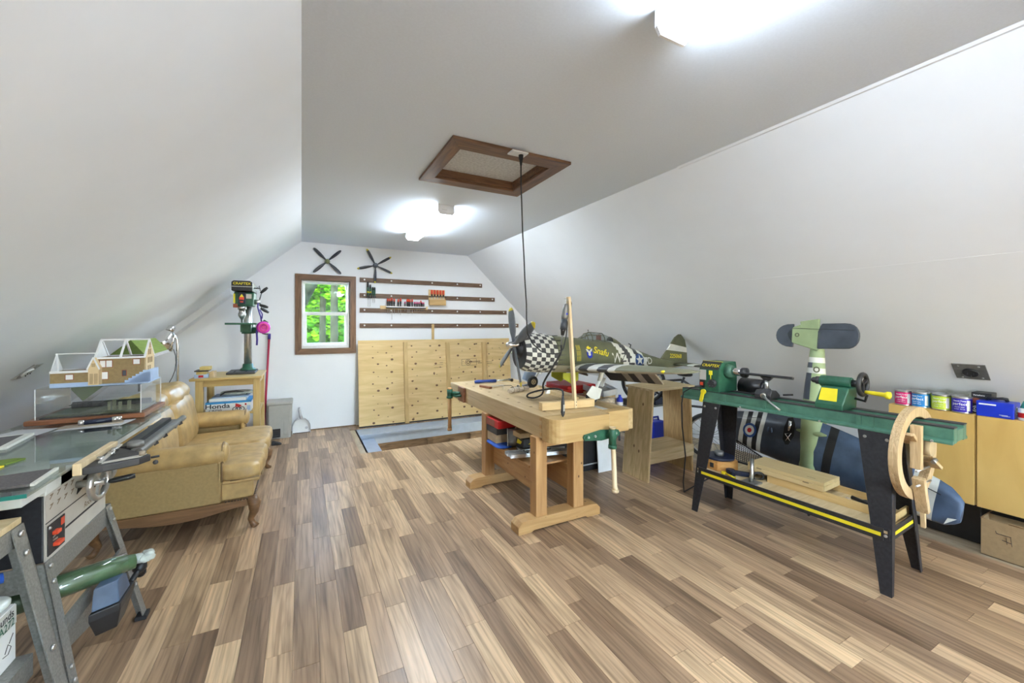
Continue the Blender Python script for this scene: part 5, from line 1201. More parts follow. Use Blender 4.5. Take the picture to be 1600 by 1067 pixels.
def can(x, y, mt, label, txt, r=.048, h=.108, rzt=0):
    t = thing('paint_can', label, 'paint can', (x, y, KT), 0, 'paint cans on the birch cabinet')
    MB().lathe((x, y, KT), (0, 0, 1), [(r, .0), (r*1.02, .003), (r, .006), (r, h-.008), (r*1.03, h-.004), (r*1.03, h), (r*.9, h), (r*.88, h-.004), (.004, h-.004)], 26).build('tin', 'steel', t)
    lb_ = MB().lathe((x, y, KT+.008), (0, 0, 1), [(r*1.005, 0), (r*1.005, h-.02)], 26, caps=False).build('label_band', mt, t)
    if txt:
        def wr(p): a = p.y-y; q = a/(r*1.012); return Vector((x-r*1.013*math.cos(q), y+r*1.013*math.sin(q), p.z))
        o = rzt; mb = MB(); mb.text('perfect', .026, T(x, y+o, KT+.060) @ FX, 0, .012, 0, wr); mb.text('Beauti-Tone', .0125, T(x, y+o, KT+.080) @ FX, 0, .03, 0, wr); mb.text('interior latex', .009, T(x, y+o, KT+.040) @ FX, 0, .02, 0, wr); mb.text('eggshell  946 mL', .008, T(x, y+o, KT+.026) @ FX, 0, .02, 0, wr); mb.build('lettering', 'paper', lb_)
        mb = MB(); v = []
        for k in range(7):
            q = (-1.15+.07*k); v += [(x-r*1.012*math.cos(q), y+r*1.012*math.sin(q), KT+z_) for z_ in (.016, h-.022)]
        mb.add(v, [(2*k, 2*k+1, 2*k+3, 2*k+2) for k in range(6)]); mb.build('side_label', 'paper', lb_)
fx = KX+.06
can(fx, 1.307, 'magenta', 'magenta paint can, leftmost on the birch cabinet', 1); can(fx, 1.213, 'can_blue', 'bright blue paint can between the magenta and lime cans', 1, rzt=.01); can(fx, 1.108, 'lime', 'lime green paint can in the front row on the cabinet', 1); can(fx-.005, 1.008, 'can_violet', 'violet blue paint can beside the black box', 1)
can(fx+.105, 1.262, 'model_green', 'paint can behind the magenta and blue cans', 0); can(fx+.105, 1.160, 'lime', 'lime paint can in the back row behind the blue can', 0); can(fx+.105, 1.055, 'lime', 'lime paint can in the back row left of the black box', 0)
t = thing('wax_box', 'black box with red and white print between violet can and blue case', 'box', (KX+.15, .92, KT), 0, 'things on the birch cabinet')
MB().box(KX+.095, .885, KT, KX+.20, .975, KT+.14).build('box', 'black_plastic', t, .002)
mb = MB(); mb.ring((KX+.0945, .955, KT+.03), (-1, 0, 0), .020, .014, .0006, 22); mb.ring((KX+.0945, .955, KT+.03), (-1, 0, 0), .009, .005, .0006, 16); mb.text('Varathane', .013, T(KX+.0945, .94, KT+.122) @ FX, 0, .02); mb.build('white_print', 'paper', t)
mb = MB(); mb.disc((KX+.0945, .955, KT+.085), (-1, 0, 0), .018, 18, 0, 1.5); mb.build('red_print', 'brown_red', t)
t = thing('blue_case', 'bright blue metal case with black handle on birch cabinet', 'case', (KX+.09, .86, KT), 0, 'things on the birch cabinet')
MB().box(KX+.015, .776, KT, KX+.15, .934, KT+.098).build('case', 'blue', t, .004)
MB().tube([(KX+.085, .815, KT+.098), (KX+.085, .82, KT+.115), (KX+.085, .835, KT+.117), (KX+.085, .87, KT+.112), (KX+.085, .895, KT+.117), (KX+.085, .905, KT+.098)], [.009, .011, .009, .007, .010, .009], 8).build('handle', 'black_plastic', t)
MB().box(KX+.0135, .848, KT+.074, KX+.0147, .922, KT+.083).build('label_strip', 'paper', t)
mb = MB(); mb.box(KX+.0135, .80, KT+.018, KX+.0147, .835, KT+.021); mb.box(KX+.0135, .79, KT+.014, KX+.0147, .825, KT+.016); mb.build('lettering', 'paper', t)
mb = MB(); mb.disc((KX+.075, .7755, KT+.05), (0, -1, 0), .026, 20); e_ = mb.build('round_emblem', 'paper', t); MB().ring((KX+.075, .775, KT+.05), (0, -1, 0), .018, .012, .0008, 16).build('emblem_ring', 'teal', e_)
t = thing('glue_bottle', 'white bottle with teal top and red label right of the case', 'bottle', (KX+.06, .74, KT), 0, 'things on the birch cabinet')
MB().lathe((KX+.055, .738, KT), (0, 0, 1), [(.028, 0), (.030, .008), (.030, .07), (.014, .085)], 18).build('bottle', 'white_plastic', t); MB().lathe((KX+.055, .738, KT+.07), (0, 0, 1), [(.026, 0), (.018, .02), (.008, .05)], 14).build('cap', 'teal', t); MB().lathe((KX+.055, .738, KT+.018), (0, 0, 1), [(.0305, 0), (.0305, .03)], 18, caps=False).build('label_band', 'red', t)
# outlets on the slopes
def slope_outlet(x, y, zf, nx, nz, mt, label, w_=.155, h_=.15, m2='black_plastic'):
    t = thing('wall_outlet', label, 'outlet', (x, y, zf))
    n = Vector((nx, 0, nz)).normalized(); u = Vector((0, 1, 0)); v = n.cross(u).normalized(); v = v if v.z > 0 else -v; c_ = Vector((x, y, zf))
    P = lambda a, b, e: tuple(c_+u*a+v*b+n*e)
    MB().prism([P(-w_/2, -h_/2, 0), P(w_/2, -h_/2, 0), P(w_/2, h_/2, 0), P(-w_/2, h_/2, 0)], tuple(n*.006)).build('plate', mt, t, .002)
    mb = MB(); mb.cyl(P(0, -.005, .006), P(0, -.005, .016), .038, .036, 22); s_ = mb.build('socket', m2, t)
    mb = MB()
    for a, b in ((-.014, .0), (.014, 0), (0, -.022)): mb.ob(P(a, b-.003, .0165), (.004, .004, .016)); mb.bar(P(a, b-.008, .0162), P(a, b+.008, .0162), .004, .002)
    mb.build('slot', 'rubber', s_)
    mb = MB()
    for a in (-1, 1):
        for b in (-1, 1): mb.cyl(P(a*w_*.3, b*h_*.38, .006), P(a*w_*.3, b*h_*.38, .009), .006, .005, 8)
    mb.build('screw', 'steel', t)
slope_outlet(3.965, .97, zr(3.965), -.96, -1, 'grey_metal', 'dark square stove outlet plate on the right slope above the cans')
slope_outlet(-1.672, 4.0, zl(-1.672), .88, -1, 'steel', 'metal outlet plate on the left slope above the acrylic case', .11, .15, 'paper')
t = thing('cardboard_box', 'open brown cardboard box on the floor in the right corner', 'box', (4.05, .68, 0))
bx0, bx1, by0, by1, bh = 3.86, 4.0, .42, .90, .222
mb = MB(); 
for q in ((bx0, by0, bx0+.005, by1), (bx1-.005, by0, bx1, by1), (bx0+.005, by0, bx1-.005, by0+.005), (bx0+.005, by1-.005, bx1-.005, by1)): mb.box(q[0], q[1], -.0085, q[2], q[3], bh)
mb.box(bx0, by0, -.0085, bx1, by1, -.004); mb.build('walls', 'card_brown', t)
mb = MB(); mb.prism([(bx0, by0, bh), (bx0, .785, bh), (bx0-.012, .785, bh+.012), (bx0-.014, by0, bh+.010)], (.003, 0, .002)); mb.build('flap', 'card_brown', t); mb = MB(); mb.prism([(bx0, by1, bh), (bx1, by1, bh), (bx1, by1-.02, bh+.022), (bx0, by1-.02, bh+.022)], (0, .004, .0)); mb.build('flap', 'card_brown', t)
mb = MB()
for p, q in (((.835, .150), (.775, .150)), ((.835, .150), (.838, .165)), ((.812, .118), (.775, .112)), ((.795, .14), (.792, .10)), ((.778, .15), (.772, .095))): mb.bar((bx0-.0008, p[0], p[1]), (bx0-.0008, q[0], q[1]), .0015, .003)
mb.build('pen_mark', 'ink', t)
# ---------------------------------------------------------------- leather sofa
t = thing('sofa', 'worn tan leather loveseat with carved wood base by left wall', 'sofa', (-.75, 4.1, 0))
Y0, Y1 = 3.43, 4.82
MB().box(-1.08, Y0+.03, .20, -.50, Y1-.03, .345).build('seat_base', 'leather_side', t, .01); MB().box(-.52, Y0+.05, .205, -.31, Y1-.05, .335).build('front_base', 'leather', t, .015, 3)
for y0, y1 in ((Y0, Y0+.06), (Y1-.06, Y1)):
    mb = MB(); mb.prism([(-1.16, y0, .21), (-.50, y0, .21), (-.495, y0, .50), (-1.16, y0, .50)], (0, y1-y0, 0)); mb.build('arm_panel', 'leather_side', t, .012, 3)
for yc, sg in ((Y0+.055, -1), (Y1-.055, 1)):
    rg = []
    for k in range(17):
        f = k/16; x = -1.12+.64*f; q = 1 if f < .93 else .93; r = []
        for j in range(18):
            a = 2*PI*j/18; w_ = 1+.03*noise.noise(Vector((x*22, j*.5, yc*3)))
            r.append((x, yc+.084*math.cos(a)*q*w_, .55+.074*math.sin(a)*q*w_))
        rg.append(r)
    ar = MB().loft(rg, 0).build('arm_roll', 'leather', t)
    mb = MB(); mb.sph((-.482, yc, .552), (.028, .078, .068), 16); mb.build('arm_front', 'leather', ar)
    mb = MB(); mb.torus((-.49, yc, .552), (1, 0, 0), .071, .005, 26, 6); mb.tube([(-.492, yc-sg*-.06, .50), (-.492, yc-sg*-.06, .36)], .005, 6); mb.build('piping', 'piping', ar)
    mb = MB(); mb.box(-.53, yc-.055, .335, -.497, yc+.055, .54); mb.build('arm_post', 'leather', ar, .015, 3)
ym = (Y0+Y1)/2
for k, (a, b) in enumerate(((Y0+.10, ym), (ym, Y1-.10))):
    cu = MB().puff((-.60, (a+b)/2, .395), (.66, b-a+.004, .125), 5, 12, .012, 0, None, k, 9).build('seat_cushion', 'leather', t)
    c0 = (Y0+.03 if k == 0 else ym); c1 = (ym if k == 0 else Y1-.03)
    MB().puff((-.40, (c0+c1)/2, .395), (.29, c1-c0, .13), 5, 10, .014, 0, None, 3+k, 10).build('cushion_front', 'leather', cu)
    mb = MB(); mb.tube([(-.262, c0+.05, .352), (-.258, (c0+c1)/2, .350), (-.262, c1-.05, .352)], .006, 6); mb.tube([(-.275, c0+.012, .352), (-.45, c0+.008, .345)], .006, 6); mb.build('piping', 'piping', cu)
MB().box(-.50, Y0+.03, .325, -.27, Y1-.03, .35).build('platform', 'leather', t, .012, 3)
for k, (a, b) in enumerate(((Y0+.02, ym), (ym, Y1-.02))):
    bc = MB().puff((-.985, (a+b)/2, .615), (.26, b-a, .46), 4, 12, .012, 0, rot('Y', -.14).to_3x3(), 6+k, 7).build('back_cushion', 'leather', t)
    MB().puff((-1.05, (a+b)/2, .845), (.29, b-a+.03, .20), 2.6, 14, .03, 0, rot('Y', -.2).to_3x3(), 9+k, 11).build('back_roll', 'leather', bc)
mb = MB(); mb.prism([(-1.24, Y0+.02, .21), (-1.08, Y0+.02, .21), (-1.06, Y0+.02, .55), (-1.13, Y0+.02, .84), (-1.26, Y0+.02, .84)], (0, Y1-Y0-.04, 0)); mb.build('back_frame', 'leather_side', t, .02, 3)
# carved base
def scallop(p0, p1, th, name='base_rail'):
    p0 = Vector(p0); p1 = Vector(p1); d = p1-p0; L_ = d.length; d.normalize(); nn = Vector((-d.y, d.x, 0)); N = 20; top = []; bot = []
    for k in range(N+1):
        f = k/N; top.append(p0+d*L_*f+Vector((0, 0, .21))); g = .045*math.sin(PI*min(1, max(0, (f-.12)/.76)))**1.0
        e = .06*max(0, 1-min(f, 1-f)/.13); bot.append(p0+d*L_*f+Vector((0, 0, .165-g*.9+.0+.0-e*.0)))
    mb = MB()
    for k in range(N): mb.prism([bot[k], bot[k+1], top[k+1], top[k]], nn*th)
    return mb.build(name, 'sofa_wood', t)
scallop((-1.16, Y0+.002, 0), (-.31, Y0+.002, 0), .03); scallop((-.31, Y0+.03, 0), (-.31, Y1-.03, 0), .03); scallop((-.31, Y1-.002, 0), (-1.16, Y1-.002, 0), .03)
for x, y, sx, sy in ((-.325, Y0+.035, 1, -1), (-.325, Y1-.035, 1, 1), (-1.14, Y0+.035, -1, -1), (-1.14, Y1-.035, -1, 1)):
    dv = Vector((sx*.7, sy*.4, 0)); mb = MB(); b0 = Vector((x, y, 0))
    mb.tube([b0+Vector((0, 0, .21)), b0+dv*.035+Vector((0, 0, .17)), b0+dv*.03+Vector((0, 0, .11)), b0+dv*-.002+Vector((0, 0, .055)), b0+dv*.02+Vector((0, 0, .02)), b0+dv*.05+Vector((0, 0, .0))], [.04, .042, .030, .020, .020, .024], 12); mb.build('leg', 'sofa_wood', t)
mb = MB()
for k in range(10): mb.sph((-.47+.018*k, Y0+.0, .214), .005, 6)
for k in range(40): mb.sph((-.307, Y0+.06+.032*k, .214), .005, 6)
s_ = mb.build('nail_head', 'ink', t); s_['kind'] = 'stuff'
# ---------------------------------------------------------------- side table and drill press
t = thing('side_table', 'yellow wood side table under the drill press', 'table', (-.68, 5.35, 0))
MB().box(-.99, 5.02, .895, -.375, 5.70, .92).build('table_top', 'table_wood', t, .005)
for x in (-.945, -.455):
    for y in (5.05, 5.61): MB().box(x, y, 0, x+.063, y+.06, .895).build('leg', 'table_wood_z', t, .003)
for q in ((-.882, 5.06, -.455, 5.08), (-.882, 5.64, -.455, 5.66), (-.935, 5.11, -.915, 5.61), (-.425, 5.11, -.405, 5.61)): MB().box(q[0], q[1], .83, q[2], q[3], .895).build('apron', 'table_wood', t)
MB().box(-.93, 5.06, .525, -.40, 5.66, .545).build('shelf', 'table_wood', t)
t = thing('model_kit_box', 'white and blue motorcycle model kit box on the table shelf', 'box', (-.68, 5.25, .546))
MB().box(-.865, 5.075, .546, -.475, 5.42, .645).build('tray', 'paper', t); MB().box(-.867, 5.073, .645, -.473, 5.422, .662).build('lid', 'sky_blue', t)
mb = MB(); mb.text('Honda', .062, T(-.765, 5.0745, .620) @ FY, 0, .02, 0, None, .0006, 1.25); mb.text('CB750', .030, T(-.785, 5.0745, .578) @ FY, 0, .012, 0, None, .0006, 1.3)
for x in (-.615, -.555): mb.ring((x, 5.0745, .580), (0, -1, 0), .024, .017, .001, 20)
mb.bar((-.615, 5.0744, .58), (-.585, 5.0744, .60), .001, .008); mb.bar((-.585, 5.0744, .60), (-.555, 5.0744, .58), .001, .008); mb.build('lettering', 'ink', t)
mb = MB(); mb.prism([(-.615, 5.0744, .605), (-.575, 5.0744, .598), (-.555, 5.0744, .615), (-.585, 5.0744, .63), (-.61, 5.0744, .64)], (0, -.0006, 0)); mb.box(-.53, 5.0738, .615, -.515, 5.0748, .635); mb.build('tank_print', 'red', t)
MB().box(-.51, 5.0738, .56, -.48, 5.0748, .61).build('blue_print', 'model_base', t)
t = thing('wrapped_kit', 'plastic wrapped white and blue kit pile on the model box', 'box', (-.66, 5.3, .663))
MB().box(-.84, 5.10, .663, -.52, 5.42, .695).build('carton', 'paper', t, .004); MB().box(-.82, 5.12, .695, -.50, 5.40, .706).build('blue_lid', 'model_base', t, .003); MB().puff((-.62, 5.28, .728), (.30, .2, .042), 3, 6, .01).build('wrap', 'plastic_wrap', t); mb = MB(); mb.tube([(-.76, 5.2, .715), (-.72, 5.2, .745), (-.62, 5.2, .752), (-.55, 5.2, .735), (-.52, 5.2, .715)], .008, 8); mb.build('dark_handle', 'cast_iron', t)
for i, (x0, y0, z0, x1, y1, z1, mt, lbl) in enumerate(((-.955, 5.06, .921, -.845, 5.2, .956, 'model_base', 'pale blue small box with red print, bottom of the table pile'), (-.94, 5.07, .957, -.86, 5.2, .985, 'straw', 'straw coloured small box, second in the table pile'), (-.955, 5.06, .986, -.84, 5.22, .998, 'cast_iron', 'thin dark box, third in the table pile'), (-.915, 5.08, .999, -.83, 5.2, 1.032, 'straw', 'pale yellow wood block topmost on the table pile'), (-.84, 5.10, .921, -.80, 5.26, .975, 'tan', 'tan packet beside the small box pile'))):
    b_ = single('small_box', MB().box(x0, y0, z0, x1, y1, z1), mt, lbl, 'box', None, 'small boxes piled on the side table', .002)
    if i == 0: MB().box(-.92, 5.0585, .928, -.88, 5.0595, .95).build('red_print', 'red', b_)
t = thing('drill_press', 'green bench drill press with black belt cover on side table', 'drill press', (-.56, 5.45, .92))
MB().box(-.72, 5.26, .92, -.455, 5.62, .945).build('base', 'cast_iron', t, .006); mb = MB(); mb.box(-.66, 5.29, .945, -.645, 5.42, .947); mb.box(-.55, 5.29, .945, -.535, 5.42, .947); mb.build('slot', 'dark_void', t)
MB().lathe((-.545, 5.51, .944), (0, 0, 1), [(.085, 0), (.075, .015), (.055, .03), (.05, .07), (.046, .072)], 20).build('column_foot', 'green_metal', t)
MB().cyl((-.545, 5.51, 1.0), (-.545, 5.51, 1.80), .039, None, 20).build('column', 'steel', t)
mb = MB(); mb.cyl((-.545, 5.51, 1.36), (-.545, 5.51, 1.48), .062, None, 18); mb.box(-.60, 5.34, 1.38, -.50, 5.50, 1.47); mb.cyl((-.50, 5.46, 1.40), (-.44, 5.46, 1.40), .035, None, 12); tb = mb.build('table_bracket', 'green_metal', t, .004)
MB().box(-.72, 5.18, 1.462, -.44, 5.46, 1.482).build('work_table', 'green_metal', tb, .003)
mb = MB(); mb.tube([(-.44, 5.46, 1.40), (-.40, 5.46, 1.40), (-.395, 5.44, 1.36), (-.37, 5.44, 1.355), (-.34, 5.44, 1.355)], .008, 8); mb.build('crank', 'cast_iron', tb)
mb = MB(); mb.prism([(-.645, 5.30, 1.67), (-.475, 5.30, 1.67), (-.465, 5.30, 1.82), (-.655, 5.30, 1.82)], (0, .28, 0)); hd = mb.build('head', 'green_metal', t, .012, 3)
mb = MB(); mb.prism([(-.668, 5.22, 1.828), (-.475, 5.22, 1.828), (-.475, 5.22, 1.925), (-.50, 5.22, 1.94), (-.648, 5.22, 1.94), (-.668, 5.22, 1.925)], (0, .50, 0)); cv = mb.build('belt_cover', 'black_metal', t, .01, 3)
MB().box(-.671, 5.215, 1.872, -.472, 5.725, 1.878).build('cover_seam', 'steel', cv); mb = MB(); mb.text('CRAFTEX', .036, T(-.572, 5.2188, 1.907) @ FY, 0, .02, 0, None, .0006, 1.05); mb.build('lettering', 'yellow', cv)
MB().box(-.655, 5.219, 1.888, -.49, 5.2195, 1.927).build('name_plate', 'ink', cv)
mb = MB(); mb.box(-.612, 5.285, 1.69, -.545, 5.30, 1.82); sp_ = mb.build('switch_panel', 'navy', hd, .003); mb = MB(); mb.prism([(-.60, 5.284, 1.765), (-.56, 5.284, 1.765), (-.58, 5.284, 1.80)], (0, -.006, 0)); mb.build('warning_sign', 'yellow', sp_); mb = MB(); mb.box(-.602, 5.27, 1.735, -.558, 5.285, 1.765); mb.box(-.595, 5.275, 1.705, -.565, 5.285, 1.72); mb.build('switch', 'orange_red', sp_, .003)
MB().box(-.655, 5.27, 1.70, -.64, 5.30, 1.80).build('depth_scale', 'yellow', hd); MB().box(-.66, 5.29, 1.65, -.62, 5.33, 1.69).build('stop_block', 'brown_red', hd)
MB().box(-.54, 5.288, 1.75, -.49, 5.30, 1.80).build('label_plate', 'panel_silver', hd); mb = MB(); mb.box(-.66, 5.72, 1.70, -.50, 5.90, 1.83); mb.build('motor', 'black_metal', t, .02)
mb = MB(); mb.lathe((-.585, 5.35, 1.67), (0, 0, -1), [(.042, 0), (.042, .04), (.032, .042), (.030, .075), (.036, .08), (.036, .11), (.024, .13), (.010, .15), (.005, .20)], 18); mb.build('chuck', 'steel', t)
mb = MB(); mb.cyl((-.47, 5.40, 1.72), (-.42, 5.40, 1.72), .03, .026, 16); hub = mb.build('feed_hub', 'steel', t)
for a in (100, 220, 340):
    a = math.radians(a); e_ = Vector((-.40, 5.40+.13*math.cos(a)*-.6, 1.72+.12*math.sin(a))); mb = MB(); mb.cyl((-.43, 5.40, 1.72), e_, .006, None, 8); mb.lathe(e_, (.5, -.3*math.cos(a), math.sin(a)*.5), [(.010, -.02), (.016, 0), (.018, .04), (.012, .075)], 10); mb.build('feed_handle', 'black_plastic', hub)
mb = MB(); mb.cyl((-.472, 5.33, 1.87), (-.41, 5.33, 1.87), .006, None, 8); mb.tube([(-.44, 5.33, 1.87), (-.42, 5.33, 1.90), (-.41, 5.33, 1.84)], .004, 6); mb.build('cover_latch', 'cast_iron', cv)
t = thing('tape_reel', 'bright pink reel hanging from the drill press handle on blue strap', 'reel', (-.385, 5.28, 1.43))
mb = MB(); mb.lathe((-.385, 5.31, 1.432), (.25, -1, 0), [(.055, 0), (.068, .012), (.068, .045), (.058, .058), (.040, .060), (.036, .05), (.004, .05)], 24); rl = mb.build('reel', 'pink', t); mb = MB(); mb.ring((-.373, 5.245, 1.432), (.25, -1, 0), .045, .036, .01, 22); mb.ring((-.373, 5.245, 1.432), (.25, -1, 0), .02, .012, .008, 16); mb.build('rim', 'magenta', rl)
mb = MB(); mb.tube([(-.425, 5.27, 1.70), (-.43, 5.26, 1.66), (-.415, 5.25, 1.60), (-.40, 5.25, 1.55), (-.395, 5.27, 1.50)], .008, 6); mb.tube([(-.41, 5.26, 1.63), (-.385, 5.25, 1.58), (-.39, 5.26, 1.53)], .006, 6); mb.tube([(-.425, 5.28, 1.44), (-.44, 5.27, 1.38), (-.435, 5.26, 1.30), (-.438, 5.26, 1.235)], .011, 6); mb.build('strap', 'purple_strap', t)
MB().prism([(-.44, 5.29, 1.44), (-.37, 5.29, 1.52), (-.33, 5.29, 1.49), (-.35, 5.29, 1.44)], (0, .02, 0)).build('pouch', 'green_metal', t)
t = thing('broom', 'broom with red pole and blue top leaning on end wall', 'broom', (-.43, 6.1, 0))
MB().cyl((-.435, 6.10, .02), (-.381, 6.235, 1.27), .013, None, 12).build('pole', 'red_pole', t); MB().cyl((-.381, 6.235, 1.27), (-.378, 6.243, 1.345), .018, .016, 12).build('grip', 'purple_strap', t); MB().box(-.66, 6.07, 0, -.45, 6.13, .06).build('head', 'red_pole', t, .01); 
t = thing('trash_bin', 'warm grey pedal bin with lid against the end wall', 'bin', (-.27, 6.08, 0))
mb = MB(); rg = []
for z_, e in ((0.0, .0), (.40, .015), (.43, .016)):
    rg.append([(x, y, z_) for x, y in ((-.375-e, 6.235), (-.375-e, 5.995-e), (-.355-e, 5.975-e), (-.145+e, 5.975-e), (-.122+e, 5.995-e), (-.122+e, 6.235))])
mb.loft(rg, 0, True, False); mb.build('body', 'grey_plastic', t, .006); mb = MB(); mb.box(-.395, 5.955, .43, -.10, 6.25, .475); mb.build('lid', 'grey_plastic', t, .015, 3)
MB().box(-.36, 5.968, .02, -.24, 5.985, .13).build('pedal_recess', 'ink', t); MB().box(-.35, 5.93, .03, -.25, 5.98, .045).build('pedal', 'black_plastic', t, .004); MB().box(-.205, 5.966, .05, -.15, 5.978, .40).build('side_rib', 'grey_plastic', t, .004)
t = thing('door_wedge', 'small black rubber foot piece on floor before the bin', 'wedge', (-.25, 5.70, 0)); MB().prism([(-.32, 5.66, 0), (-.215, 5.66, 0), (-.23, 5.66, .015), (-.32, 5.66, .05)], (0, .07, 0)).build('wedge', 'rubber', t, .004)
t = thing('dustpan', 'white dustpan standing on edge against the end wall', 'dustpan', (0, 6.18, 0))
pr = [(-.112, .0), (.112, .0), (.110, .10), (.09, .15), (.05, .182), (-.04, .188), (-.085, .16), (-.11, .10)]
yl = lambda z_: 6.165+.06*z_/.2
mb = MB(); mb.prism([(x, yl(z_), z_) for x, z_ in pr], (0, .012, 0)); mb.build('pan', 'white_plastic', t)
mb = MB()
for a, b in zip(pr[1:], pr[2:]+pr[:1]): mb.prism([(a[0], yl(a[1])-.045, a[1]), (a[0], yl(a[1]), a[1]), (b[0], yl(b[1]), b[1]), (b[0], yl(b[1])-.045, b[1])], ((.008 if a[0] < 0 else -.008), 0, -.004))
mb.build('side_wall', 'paper_grey', t); mb = MB(); mb.tube([(.0, yl(.18)-.02, .185), (-.015, yl(.2)-.02, .24), (-.025, yl(.2)-.01, .30), (-.028, yl(.2), .335)], [.022, .017, .018, .012], 10); mb.build('handle', 'paper_grey', t); MB().box(-.11, yl(0)-.004, 0, .112, yl(0)+.0, .006).build('rubber_edge', 'rubber', t); MB().disc((.06, yl(.06)-.001, .06), (0, -1, .3), .018, 16).build('embossed_disc', 'paper_grey', t)
# ---------------------------------------------------------------- chrome lamp and green model behind the sofa
t = thing('floor_lamp', 'chrome reading lamp with cone shade behind the sofa back', 'lamp', (-1.0, 4.95, 0))
mb = MB(); lx, ly = -1.055, 4.92
mb.lathe((lx, ly, 0), (0, 0, 1), [(.12, 0), (.12, .02), (.02, .03)], 22); mb.build('base', 'steel', t)
mb = MB(); mb.tube([(lx, ly, .02), (lx, ly, 1.26), (lx-.004, ly, 1.32), (lx-.03, ly, 1.37), (lx-.055, ly, 1.405)], .011, 10); mb.build('pole', 'chrome', t)
d = Vector((-.38, -.1, -.9)).normalized(); p0 = Vector((lx-.05, ly, 1.425))
mb = MB(); mb.lathe(p0, d, [(.012, -.035), (.028, -.02), (.034, .01), (.030, .03)], 18); mb.build('joint', 'chrome', t)
MB().lathe(p0, d, [(.034, .025), (.055, .05), (.082, .12), (.098, .20), (.094, .20), (.078, .12), (.03, .045)], 26, caps=False).build('shade', 'chrome', t)
t = thing('green_roof_model', 'green hipped model roof leaning behind the model house above the sofa back', 'model', (-1.25, 4.2, .9))
gp = {'A': (-1.66, 4.50, .97), 'B': (-1.368, 3.93, .915), 'C': (-1.026, 3.92, 1.226), 'D': (-1.24, 4.37, 1.335), 'E': (-1.123, 4.535, 1.345), 'F': (-.956, 4.165, 1.259)}
g_ = lambda ks: [Vector(gp[k]) for k in ks]
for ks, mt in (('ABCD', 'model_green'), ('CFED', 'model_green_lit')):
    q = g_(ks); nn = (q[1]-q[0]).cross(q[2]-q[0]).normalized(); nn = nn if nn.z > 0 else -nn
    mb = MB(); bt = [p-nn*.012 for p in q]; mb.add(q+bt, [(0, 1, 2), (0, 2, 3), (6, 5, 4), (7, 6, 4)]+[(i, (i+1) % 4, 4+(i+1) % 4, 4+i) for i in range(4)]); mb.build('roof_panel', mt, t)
mb = MB(); mb.bar(Vector(gp['B'])-Vector((0, 0, .012)), Vector(gp['C'])-Vector((0, 0, .012)), .016, .022); mb.bar(Vector(gp['C'])-Vector((0, 0, .012)), Vector(gp['F'])-Vector((0, 0, .012)), .016, .022); mb.build('white_edge', 'paper_grey', t)
mb = MB(); mb.bar((-1.14, 4.2, .93), (-1.14, 4.2, 1.24), .012, .012); mb.build('post', 'cast_iron', t)
mb = MB(); mb.tube([(-1.02, 4.62, 1.24), (-1.005, 4.62, 1.18), (-1.0, 4.61, 1.12), (-1.005, 4.60, 1.05), (-1.02, 4.58, .99), (-1.035, 4.56, .95)], .003, 6)
mb.build('wire', 'rubber', t)
# ---------------------------------------------------------------- table saw with glass sheet
TZ = .90
t = thing('table_saw', 'table saw with silver control panel on splayed grey metal stand', 'table saw', (-1.02, 2.3, 0))
MB().box(-1.25, 2.0, TZ-.045, -.79, 2.52, TZ).build('table', 'table_iron', t, .004)
mb = MB()
for y0, y1 in ((1.86, 2.0), (2.52, 3.30)): mb.box(-1.25, y0, TZ-.03, -.79, y1, TZ)
mb.build('table_wing', 'table_iron', t, .003)
mb = MB(); mb.box(-1.21, 2.02, .615, -.805, 2.51, TZ-.046); cb = mb.build('cabinet_body', 'black_metal', t, .004)
MB().box(-.804, 2.02, .615, -.80, 2.51, TZ-.046).build('front_panel', 'panel_silver', cb)
mb = MB(); mb.prism([(-.7995, 2.02, .748), (-.7995, 2.02, .752), (-.7995, 2.50, .752), (-.7995, 2.50, .748)], (.0005, 0, 0)); mb.prism([(-.7995, 2.155, .675), (-.7995, 2.155, .683), (-.7995, 2.44, .683), (-.7995, 2.44, .675)], (.0005, 0, 0)); mb.build('panel_line', 'ink', cb)
mb = MB()
for k in range(4):
    for j in range(2): 
        y = 2.06+.05*k; z_ = .835-.035*j; mb.bar((-.7993, y-.012, z_-.008), (-.7993, y+.010, z_+.008), .0006, .003); mb.bar((-.7993, y-.010, z_+.006), (-.7993, y+.004, z_+.006), .0006, .003)
mb.text('Rockwell', .032, T(-.7993, 2.36, .705) @ PX, 0, .01, .3); mb.build('lettering', 'ink_soft', cb)
mb = MB(); mb.box(-.7995, 2.03, .63, -.797, 2.145, .738); sp_ = mb.build('switch_plate', 'ink', cb); mb = MB(); mb.box(-.797, 2.055, .695, -.782, 2.085, .708); mb.box(-.797, 2.06, .652, -.78, 2.10, .665); mb.box(-.797, 2.115, .705, -.795, 2.14, .732); mb.build('switch', 'orange_red', sp_, .002)
mb = MB(); mb.sph((-.797, 2.04, .728), .006, 8); mb.bar((-.796, 2.06, .685), (-.796, 2.085, .69), .002, .006); mb.bar((-.796, 2.06, .675), (-.796, 2.09, .672), .002, .006); mb.build('screw', 'steel', sp_)
mb = MB(); mb.prism([(-.799, 2.24, .775), (-.799, 2.33, .795), (-.799, 2.34, .825), (-.799, 2.30, .82), (-.799, 2.25, .795)], (.002, 0, 0)); mb.build('bevel_slot', 'dark_void', cb)
MB().box(-.835, 2.10, .86, -.79, 2.34, TZ-.001).build('switch_rail', 'grey_metal', t)
wc_ = Vector((-.735, 2.245, .812))
mb = MB(); mb.torus(wc_, (1, -.1, 0), .062, .012, 26, 8); mb.cyl(wc_+Vector((-.07, 0, 0)), wc_+Vector((.02, 0, 0)), .014, None, 10)
